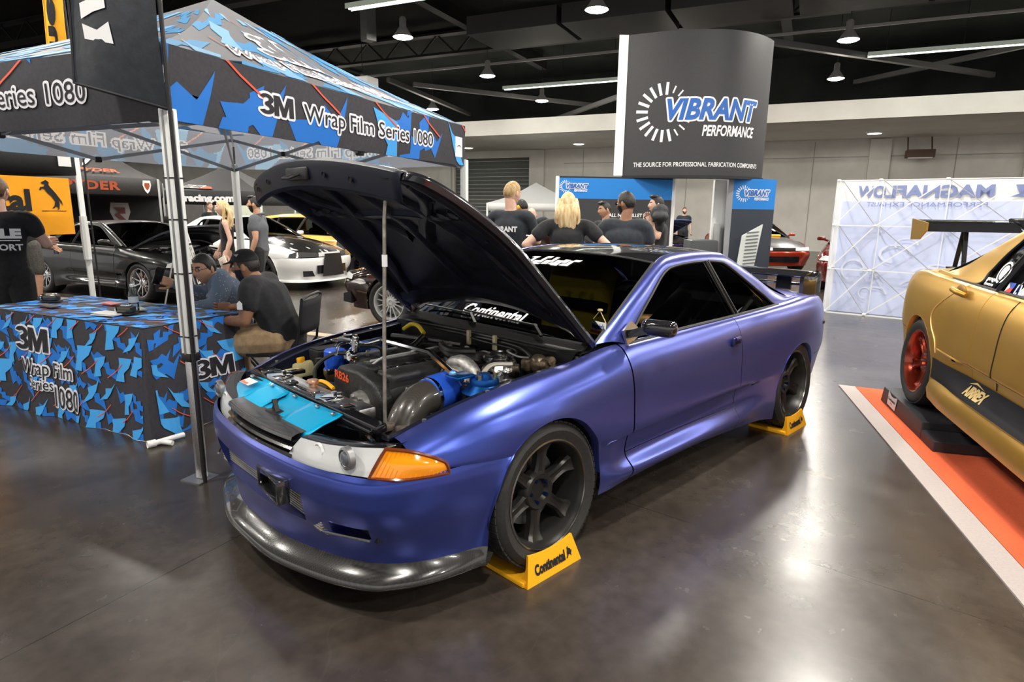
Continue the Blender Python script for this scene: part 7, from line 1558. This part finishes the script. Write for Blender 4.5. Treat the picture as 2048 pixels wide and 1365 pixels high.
# seated man in the speckled shirt with a phone
dn, db, MHd = person('seated person in glasses and a blue grey speckled shirt holding up a phone', (-.13, -2.93, 0), -.30, seat(wai=(.02, 0, .72), che=(.05, 0, .84), nek=(.11, 0, .935), hed=(.18, 0, 1.015), sl=(.06, .19, .92), el=(.12, .27, .74), wl=(.38, .20, .72), sr=(.06, -.20, .92), er=(.16, -.29, .76), wr=(.42, -.22, .88)), fat=1.18, top=(CL_DENIM, 'long'), bottom=(CL_BLACK, 'pants'), hair=(HAIR_K, 'short'), yaw=.75, pitch=.18, curl=(.4, .75), hand_n=((0, -.2, 1), (-.6, .7, .2)), vox=.010)
glasses(MHd, db)
ph = thing('phone', 'dark phone in a case held up by the person in the speckled shirt', 'phone', tuple(dn.matrix_basis @ V(.52, -.17, .955)), -.30); q = MB(); q.rbox((0, 0, 0), (.075, .012, .15), .005, Matrix.Rotation(-.35, 3, 'Y') @ Matrix.Rotation(.6, 3, 'Z')); obj('phone_body', q, GBLACK, ph)
chair('black folding chair of the person in the speckled shirt', (-.13, -2.93, 0), -.30)
# standing man at the left edge
t3, b3, M3 = person('person in black printed t-shirt seen from behind at the left end of the table', (1.17, -4.47, 0), -2.05, dict(sr=(0, -.20, 1.40), er=(.06, -.30, 1.18), wr=(.27, -.24, 1.19), sl=(0, .20, 1.40), el=(.08, .28, 1.16), wl=(.30, .16, 1.16)), H=1.0, fat=1.02, skin=SKIN_B, bottom=(CL_BLACK, 'pants'), hair=(HAIR_B, 'short'), curl=(.8, .9))
q = MB(); put_text(q, 'STYLE', lambda a, b: V(-.168+.55*(abs(.20-a)**2.2)+.02*(b), .20-a, 1.245+b), .07, w=.40, bold=.07); put_text(q, 'COMFORT', lambda a, b: V(-.165+.55*(abs(.2-a)**2.2), .20-a, 1.14+b), .05, w=.40, bold=.03); q.add([V(-.166, .19, 1.218), V(-.166, -.19, 1.218), V(-.166, -.19, 1.225), V(-.166, .19, 1.225)], [(0, 1, 2, 3)]); obj('shirt_lettering', q, LETTERW, t3, smooth=False)
# visitor in shorts beyond, with a water bottle
t4, b4, M4 = person('person in grey plaid shorts and dark trainers holding a water bottle beyond the orange banner', (.36, -9.75, 0), -2.4, dict(er=(.02, -.27, 1.14), wr=(.16, -.30, .92), kr=(.03, -.11, .50), kl=(.16, .10, .50), al=(-.02, .10, .09)), bottom=(CL_SHORT, 'shorts'), hair=(HAIR_K, 'short'), shoes=mat('trainer_grey', (.05, .05, .05), .6))
wb_ = thing('water_bottle', 'small clear water bottle in the hand of the person in plaid shorts', 'bottle', tuple(t4.matrix_basis @ V(.225, -.275, .765))); q = MB(); q.lathe([(0, 0), (.032, .003), (.033, .12), (.02, .16), (.013, .18), (.013, .20), (0, .2)], 14); obj('bottle_body', q, glassy('bottle_blue', (.7, .85, .95), .8), wb_)
# walking couple
t5, b5, M5 = person('person with long fair hair in a short black dress and high heels, walking', (-1.72, -7.18, 0), -.42, dict(kl=(.10, .07, .50), al=(.02, .08, .13), kr=(-.02, -.07, .50), ar=(-.20, -.08, .16), sl=(0, .165, 1.38), sr=(0, -.165, 1.38), el=(-.06, .23, 1.12), wl=(.02, .25, .90), er=(.06, -.22, 1.12), wr=(.16, -.22, .92), hed=(.03, 0, 1.60)), H=.94, fat=.86, skin=SKIN_B, top=(CL_BLACK, 'tank'), bottom=(CL_BLACK, 'dress'), hair=(HAIR_Y, 'long'), female=True, shoes=SHOE)
cl_ = thing('clutch_bag', 'small pale clutch held by the person in the black dress', 'bag', tuple(t5.matrix_basis @ V(.07, .26, .80)), .4); q = MB(); q.rbox((0, 0, 0), (.02, .14, .12), .006, Matrix.Rotation(.4, 3, 'X')); obj('bag_body', q, mat('bag_pale', (.72, .68, .60), .5), cl_)
t6, b6, M6 = person('bearded person in grey polo shirt and black trousers walking beside the white saloon', (-2.12, -7.0, 0), -.70, dict(kl=(.02, .10, .50), el=(-.04, .27, 1.12), wl=(.05, .27, .88), kr=(.14, -.10, .50), ar=(.02, -.10, .10)), H=.965, fat=1.15, top=(CL_GREY, 'short'), hair=(HAIR_K, 'quiff'), beard=HAIR_K)
q = MB(); q.tube([V(.045+.036*math.cos(a), .268+.036*math.sin(a), .915) for a in np.linspace(0, 2*PI, 14)[:-1]], .008, 6, close=True); q.rbox((.05, .305, .915), (.03, .012, .03), .005); obj('wristwatch', q, STEEL, t6)
q = MB(); q.tube([V(-.02+.085*math.cos(a), .078*math.sin(a), 1.475-.02*math.cos(a)) for a in np.linspace(.4, 2*PI-.4, 16)], .016, 6); obj('shirt_collar', q, CL_GREY, t6)
# group behind the coupe roof
person('sandy haired person in black t-shirt with white back print, behind the raised hood', (-2.93, -2.38, 0), -2.75, dict(er=(.10, -.26, 1.15), wr=(.32, -.14, 1.10), el=(.10, .27, 1.15), wl=(.30, .2, 1.08)), H=1.045, skin=SKIN_B, top=(CL_NAVY, 'short'), hair=(HAIR_S, 'short'), pitch=.22, yaw=-.35)
bpt = [o for o in bpy.data.objects if o.name.startswith('person') and o['label'].startswith('sandy')][0]; q = MB(); put_text(q, 'VIBRANT', lambda a, b: V(-.170+.5*abs(.14-a)**2, .14-a, 1.25+b), .05, w=.28, bold=.05); obj('shirt_lettering', q, LETTERW, bpt, smooth=False)
person('blonde person in black t-shirt with hands on hips, seen from behind over the coupe roof', (-2.86, -1.52, 0), -2.45, dict(el=(-.10, .41, 1.22), wl=(.06, .22, 1.04), er=(-.10, -.41, 1.22), wr=(.06, -.22, 1.04), hed=(.04, 0, 1.60)), H=.985, fat=1.08, skin=SKIN_B, top=(CL_BLACK, 'short'), hair=(HAIR_Y, 'bob'), female=True, curl=(.3, .3))
t9, b9, M9 = person('broad person in faded black t-shirt and sunglasses, right of the blonde person', (-3.44, -1.25, 0), -2.6, dict(er=(.05, -.29, 1.13), wr=(.25, -.2, 1.02), el=(.05, .29, 1.13), wl=(.25, .2, 1.02)), H=.985, fat=1.22, skin=SKIN_C, top=(CL_NAVY, 'short'), hair=(HAIR_K, 'short'), beard=HAIR_K, yaw=1.0, pitch=.12); glasses(M9, b9, BLACK, True)
person('dark haired person facing left between the blonde person and the sunglasses wearer', (-5.65, -3.15, 0), -.15, dict(), H=.955, skin=SKIN_A, top=(CL_BLACK, 'short'), hair=(HAIR_K, 'quiff'), pitch=.15, yaw=-.3)
t11, b11, M11 = person('person in black t-shirt with a dark jacket slung over the shoulder', (-5.75, -2.33, 0), -.9, dict(er=(-.05, -.24, 1.14), wr=(.05, -.22, .9), el=(.02, .26, 1.2), wl=(.12, .22, 1.40)), H=1.0, fat=1.12, skin=SKIN_B, top=(CL_BLACK, 'short'), hair=(HAIR_K, 'quiff'), yaw=.1)
jk = thing('jacket', 'crumpled dark grey jacket slung over the shoulder of a visitor', 'jacket', tuple(t11.matrix_basis @ V(0, .06, 1.36))); q = MB(); rn = random.Random(5)
for k in range(9): x = -.34+.085*k; q.sph((x*.75, x*.55, .06+.05*math.sin(k*2.1)+.04*k*.3), (.13, .11, .075+.02*(k % 2)), 10, 7)
remesh('jacket_body', q, nmat('jacket_grey', (.035, .037, .04), .5, 18, .7, .6), jk, .014, 3)
t12, b12, M12 = person('person in black shirt with yellow earmuffs beyond the brown car', (-4.98, -4.18, 0), -.6, dict(), H=.97, skin=SKIN_A, top=(CL_BLACK, 'short'), hair=(HAIR_K, 'short'), yaw=-1.0, pitch=.3); accessory('earmuff', YEL, M12, b12, lambda q: [q.sph((-.01, s*.088, 0), (.03, .018, .035), 10, 7) for s in (1, -1)])
person('bald person in dark shirt bending over beyond the brown car', (-5.55, -4.52, 0), .6, dict(che=(.05, 0, 1.24), nek=(.10, 0, 1.38), hed=(.18, 0, 1.47)), H=.99, skin=SKIN_B, top=(CL_NAVY, 'short'), hair=(HAIR_B, 'none'), pitch=.4)
person('distant person in dark t-shirt standing by the dark blue car', (-18.2, -9.15, 0), .75, dict(), H=1.0, skin=SKIN_B, top=(CL_NAVY, 'short'), hair=(HAIR_B, 'crop'), beard=HAIR_B, lowres=True, vox=.02)
person('distant dark haired person behind the deep red car by the pop up wall', (-16.6, -3.35, 0), .75, dict(), H=.97, skin=SKIN_A, top=(CL_BLACK, 'short'), hair=(HAIR_K, 'short'), lowres=True, vox=.02)
person('distant person in dark top and cap under the black lettered canopy', (-4.95, -17.1, 0), 1.9, dict(), H=.96, skin=SKIN_B, top=(CL_BLACK, 'short'), hair=(HAIR_B, 'short'), lowres=True, vox=.02)
person('distant person in a pale grey top right of the polo shirt wearer', (-7.9, -15.6, 0), -.6, dict(), H=.97, skin=SKIN_A, top=(mat('pale_grey_top', (.3, .3, .31), .8), 'short'), hair=(HAIR_K, 'short'), lowres=True, vox=.02)
# ---------------------------------------------------------------- canopies and banners in the background
def canopy(name, label, A_, u, v, L, D_, zb_, zt_, zp, m, mr, fr_m=None, hang=True):
    A_ = Vector(A_); u = Vector(u).normalized(); v = Vector(v).normalized(); ctr = A_+u*L/2+v*D_/2; t = thing(name, label, 'canopy', (ctr.x, ctr.y, 0)); K = Matrix.Translation(-ctr)
    cs = [A_, A_+u*L, A_+u*L+v*D_, A_+v*D_]
    for i in range(4):
        a, b = cs[i], cs[(i+1) % 4]; q = MB(K); q.grid([[a.lerp(b, f)+Z*(zb_+(zt_-zb_)*g) for g in (0, .5, 1)] for f in np.linspace(0, 1, 9)]); obj('valance', q, m, t, solid=.004)
        q = MB(K); q.grid([[a.lerp(b, f).lerp(ctr, g)+Z*(zt_+(zp-zt_)*g-.10*math.sin(PI*g)) for g in np.linspace(0, 1, 8)] for f in np.linspace(0, 1, 9)]); obj('roof_cloth', q, mr, t)
        q = MB(K); q.rbox(a.lerp(ctr, .01)+Z*(zt_*.5), (.055, .055, zt_), .005); obj('leg', q, fr_m or FR, t)
    return t, K, cs, ctr
BLKC = nmat('black_canopy_cloth', (.020, .020, .022), .8, 30, .7, .1); DKR = nmat('charcoal_canopy_cloth', (.035, .033, .033), .8, 30, .7, .1); ORC = mat('canopy_orange_print', (.42, .07, .02), .6)
# canopy with the orange banner
Un = U; A1 = V(.20, -6.30, 0)
t, K, cs, ctr = canopy('canopy_tent', 'black canopy with a white tag, over the orange banner at left', A1, EL, -ER, 3.05, 3.05, 1.86, 2.24, 3.1, BLKC, BLKC)
q = MB(K); fn = plane(A1-ER*.26-EL*.006+Z*1.95, ER, Z, 0); q.add([fn(a, b)+V(.012, .03, 0)*.3 for a, b in ((.03, 0), (.17, 0), (.17, .16), (.03, .16))], [(0, 1, 2, 3)]); tg = obj('white_tag', q, PAPER, t, smooth=False, solid=.006)
q = MB(K); q.tube([A1+V(.03, .03, 0)+Z*z for z in (.9, 1.15, 1.4)], [.04, .045, .038], 8); obj('wrapped_tape', q, PAPER, t)
for zz in (1.70, 1.25, 1.02): q = MB(K); q.box(A1+V(-.02, -.03, 0)+Z*zz, (.075, .075, .012)); obj('cable_tie', q, BLACK, t, smooth=False)
OB = nmat('orange_banner_cloth', (.88, .36, .008), .92, 5, .75, .1)
bn = thing('banner', 'orange banner with black lettering and a rearing horse hung below the black canopy', 'banner', (.75, -5.55, 1.5)); KB2 = Matrix.Translation((-.75, 5.55, -1.5)); b0 = V(.335, -6.20, 0); bd = V(.915, .403, 0).normalized(); bn_ = V(-.403, .915, 0)
bfn2 = lambda a, b, o=0.0: b0+bd*a+Z*(1.20+b)+bn_*(o+.02*math.sin(a*8)*(1-b))
q = MB(KB2); q.grid([[bfn2(a, b) for b in np.linspace(0, .62, 6)] for a in np.linspace(0, 1.7, 18)]); obj('banner_cloth', q, OB, bn)
q = MB(KB2); put_text(q, 'Continental', lambda a, b: bfn2(1.98-a, b, .008) if True else None, .21, (0, .27), w=1.55, bold=.04)
q.f = [f for f in q.f if all((q.v[i]-KB2 @ bfn2(1.7, q.v[i].z+1.5-1.185)).dot(bd) < .0 for i in f)]
hs = [(.0, .0), (.03, .02), (.05, .08), (.03, .13), (.07, .16), (.06, .22), (.10, .25), (.12, .23), (.15, .235), (.14, .20), (.165, .205), (.16, .18), (.13, .17), (.125, .12), (.16, .05), (.20, -.03), (.235, -.06), (.225, -.02), (.20, .02), (.18, .06), (.13, -.02), (.16, -.10), (.14, -.105), (.10, -.03), (.09, .04), (.07, .06), (.05, .03)]
hsx = [(-.02, .19), (-.035, .22), (-.03, .26), (-.06, .29), (-.085, .27), (-.11, .255), (-.10, .235), (-.075, .235), (-.085, .20), (-.125, .19), (-.135, .15), (-.12, .15), (-.11, .175), (-.085, .17), (-.06, .12), (-.02, .07), (.01, .0), (-.005, -.06), (-.03, -.09), (-.01, -.09), (.02, -.06), (.035, -.09), (.02, -.11), (.045, -.105), (.055, -.04), (.05, .02), (.075, -.02), (.09, -.06), (.085, 0), (.06, .05), (.03, .11), (.0, .16)]
obj('banner_lettering', q, MBLACK, bn, smooth=False); q = MB(KB2); q.add([bfn2(.20-a, .36+b*.8, .008) for a, b in hsx], [tuple(range(len(hsx)))]); q.add([bfn2(a, b, .008) for a, b in ((.08, .255), (.34, .255), (.34, .262), (.08, .262))], [(0, 1, 2, 3)]); obj('horse_emblem', q, MBLACK, bn, smooth=False)
# two dark canopies further back
dirR = V(-.76, .65, 0)
S0 = V(-.35, -14.7, 0); t, K, cs, ctr = canopy('canopy_tent', 'charcoal canopy with a shield emblem and dull orange lettering behind the grey car', S0+dirR*.0, V(-.86, -.28, 0), V(-.3, -.95, 0), 3.05, 3.05, 1.80, 2.22, 3.05, DKR, DKR, STEEL)
sfn = lambda a, b, o=0.0: S0+V(-.951, -.31, 0)*a+V(-.31, .951, 0)*(-.0+o)+Z*(1.80+b)
q = MB(K); put_text(q, 'SPYDER', lambda a, b: sfn(.55+a, .12+b, .02), .19, w=1.5, bold=.04, spacing=1.1); obj('valance_lettering', q, ORC, t, smooth=False)
sh = [(-.12, .18), (.12, .18), (.14, .05), (.08, -.10), (0, -.18), (-.08, -.10), (-.14, .05)]
q = MB(K); q.add([sfn(2.72+a*.8, .21+b*.9, .02) for a, b in sh], [tuple(range(7))]); em = obj('shield_emblem', q, LETTERW, t, smooth=False); q = MB(K); q.add([sfn(2.72+a*.5, .22+b*.5, .026) for a, b in sh], [tuple(range(7))]); obj('emblem_core', q, ORC, em, smooth=False)
rfn = lambda a, b: (S0+V(-.951, -.31, 0)*a).lerp(ctr, b)+Z*(2.26+(3.05-2.2)*b-.10*math.sin(PI*b)+.02)
q = MB(K); q.add([rfn(1.0+a, .52+b*1.1) for a, b in sh], [tuple(range(7))]); obj('roof_emblem', q, LETTERW, t, smooth=False); q = MB(K); put_text(q, 'SPYDER', lambda a, b: rfn(.75+a, .10+b*.9), .16, w=1.4, bold=.03); obj('roof_lettering', q, ORC, t, smooth=False)
q = MB(K); q.grid([[cs[3].lerp(cs[2], f)+Z*z for z in (0, 1.8)] for f in (0, 1)]); q.grid([[cs[0].lerp(cs[3], f)+Z*z for z in (.0, 1.8)] for f in (0, 1)]); obj('side_wall', q, MBLACK, t)
q = MB(K); c = ctr+V(-.15, .2, 0)-V(.3, .95, 0)*1.1; q.add([c+V(-.951, -.31, 0)*(a*2.0)+Z*(1.28+b*1.9) for a, b in sh], [tuple(range(7))]); em = obj('wall_emblem', q, mat('dim_white_print', (.30, .27, .27), .6), t, smooth=False)
q = MB(K); q.add([c+V(-.951, -.31, 0)*a+Z*(1.28+b)+V(.02, .05, 0) for a, b in ((-.15, .22), (.15, .22), (.15, .05), (-.02, .05), (.15, -.12), (.1, -.2), (-.14, .02), (-.02, .1))], [tuple(range(8))]); obj('emblem_stripe', q, mat('dim_red_print', (.10, .02, .02), .6), em, smooth=False)
D0 = V(-4.2, -19.5, 0); t, K, cs, ctr = canopy('canopy_tent', 'black canopy with white web address lettering and a folded logo, farther behind', D0, V(-.70, .71, 0), V(-.71, -.70, 0), 3.3, 3.05, 1.62, 2.04, 2.95, BLKC, BLKC, ALU)
dfn = lambda a, b, o=0.0: D0+V(-.702, .712, 0)*a+Z*(1.62+b)+V(.712, .702, 0)*o
q = MB(K); put_text(q, 'd2racing.com', lambda a, b: dfn(.55+a, .10+b, .02), .20, w=1.95, bold=.06); obj('valance_lettering', q, LETTERW, t, smooth=False)
rf2 = lambda a, b: dfn(a, 0).lerp(ctr, b)*1.0+Z*(0) if False else (D0+V(-.702, .712, 0)*a).lerp(ctr, b)+Z*(2.08+.9*b-.10*math.sin(PI*b))
for k, (pts, m) in enumerate((([(.55, .10), (.95, .08), (1.05, .22), (.65, .24)], LETTERW), ([(.98, .08), (1.38, .06), (1.46, .20), (1.08, .22)], LETTERW), ([(1.30, .05), (1.80, .03), (1.70, .14), (1.48, .18)], ORC))):
    q = MB(K); q.add([rf2(a, b) for a, b in pts], [(0, 1, 2, 3)]); o = obj('roof_logo', q, m, t, smooth=False)
    if m is LETTERW: q = MB(K); c_ = (sum(p[0] for p in pts)/4, sum(p[1] for p in pts)/4); q.add([rf2(c_[0]+(a-c_[0])*.8, c_[1]+(b-c_[1])*.72)+Z*.008+V(.01, .01, 0) for a, b in pts], [(0, 1, 2, 3)]); obj('logo_core', q, mat('logo_grey', (.10, .09, .09), .6), o, smooth=False)
t, K, cs, ctr = canopy('canopy_tent', 'pale grey canopy glimpsed left of the blue display wall', V(-15.2, -16.2, 0), V(-.70, .71, 0), V(-.71, -.70, 0), 4.0, 4.0, 1.55, 1.85, 2.75, mat('pale_canopy', (.55, .55, .54), .6), mat('pale_canopy_roof', (.50, .51, .51), .6))
# mesh backdrop and bright wall panels under the far canopy
for k, (x, y, lab) in enumerate(((-4.4, -22.6, 'white wire grid panel standing under the black lettered canopy'),)):
    t = thing('wire_grid_panel', lab, 'panel', (x, y, 0), 2.2); q = MB()
    for i in range(9): q.bar((-.6+.15*i, 0, 0), (-.6+.15*i, 0, 1.9), .012, .012)
    for i in range(13): q.bar((-.6, 0, .1+.15*i), (.6, 0, .1+.15*i), .012, .012)
    obj('grid_wire', q, WHITE, t, smooth=False)
for k, (x, y, w_, lab) in enumerate(((-10.6, -18.9, 2.2, 'bright pale green backdrop panel behind the walking couple'), (-8.2, -23.2, 1.9, 'bright pale backdrop panel behind the wire grid'))):
    t = thing('backdrop_panel', lab, 'panel', (x, y, 0), math.atan2(.71, -.70)); q = MB(); q.rbox((0, 0, 1.1), (w_, .05, 2.2), .01); obj('panel_board', q, mat('pale_backdrop_%d' % k, (.62, .66, .54), .6), t); q = MB(); q.rbox((w_/2-.12, .04, 1.1), (.22, .05, 2.2), .01); obj('panel_stripe', q, WHITE, t)
# photo easel beside the girl
ez = thing('photo_easel', 'leaning display board with small black and white photos beside the grey car nose', 'display board', (-1.36, -7.36, 0), math.atan2(.71, .70)+.2); Rz_ = Matrix.Rotation(-.20, 3, 'X')
Ef = lambda a, b, o=0.0: V(-a, 0, .38)+Matrix.Rotation(.22, 3, 'X') @ V(0, o, b)
q = MB(); q.add([Ef(a, b) for a, b in ((-.19, 0), (.19, 0), (.19, .92), (-.19, .92))]+[Ef(a, b, -.02) for a, b in ((-.19, 0), (.19, 0), (.19, .92), (-.19, .92))], [(0, 1, 2, 3), (7, 6, 5, 4), (0, 4, 5, 1), (1, 5, 6, 2), (2, 6, 7, 3), (3, 7, 4, 0)]); obj('board', q, MBLACK, ez, smooth=False)
rn = random.Random(8)
for i in range(2):
    for j_ in range(3):
        a0, b0_ = -.165+.17*i, .03+.30*j_; q = MB(); q.add([Ef(a0+a, b0_+b, .006) for a, b in ((0, 0), (.15, 0), (.15, .27), (0, .27))], [(0, 1, 2, 3)]); ps = obj('photo_sheet', q, PAPER, ez, smooth=False)
        for k in range(3): x, y = rn.uniform(.01, .07), .02+.085*k; q = MB(); q.add([Ef(a0+x+a, b0_+y+b, .009) for a, b in ((0, 0), (.055, .01), (.06, .05), (.01, .055))], [(0, 1, 2, 3)]); obj('photo_print', q, mat('photo_grey_%d' % k, (.10+.1*k,)*3, .5), ps, smooth=False)
for s in (1, -1): q = MB(); q.bar(Ef(.21*s, -.42, -.02), Ef(.21*s, .95, -.02), .02, .02); obj('leg', q, ALU, ez, smooth=False)
q = MB(); q.bar(Ef(0, .9, -.03), V(0, -.55, 0), .02, .02); obj('rear_leg', q, ALU, ez, smooth=False)
q = MB(); q.rbox(Ef(0, 1.0, -.05), (.55, .18, .10), .03); obj('top_cover', q, MBLACK, ez)
# pale tape strip, clear bin and floor box
q = MB(); q.bar((-1.25, -5.75, .006), (-2.05, -3.6, .006), .16, .012); setp(obj('floor_board', q, mat('pale_plywood', (.62, .50, .34), .6), smooth=False), 'pale plywood strip on the floor beyond the seated person', 'board')
t = thing('clear_bin', 'clear plastic bin on the floor by the folding chair', 'bin', (-1.05, -3.75, 0)); q = MB(); q.lathe([(0, .005), (.12, .005), (.15, .30), (.155, .30), (.125, 0)], 20); obj('bin_body', q, glassy('bin_plastic', (.8, .8, .8), .6, .2), t)
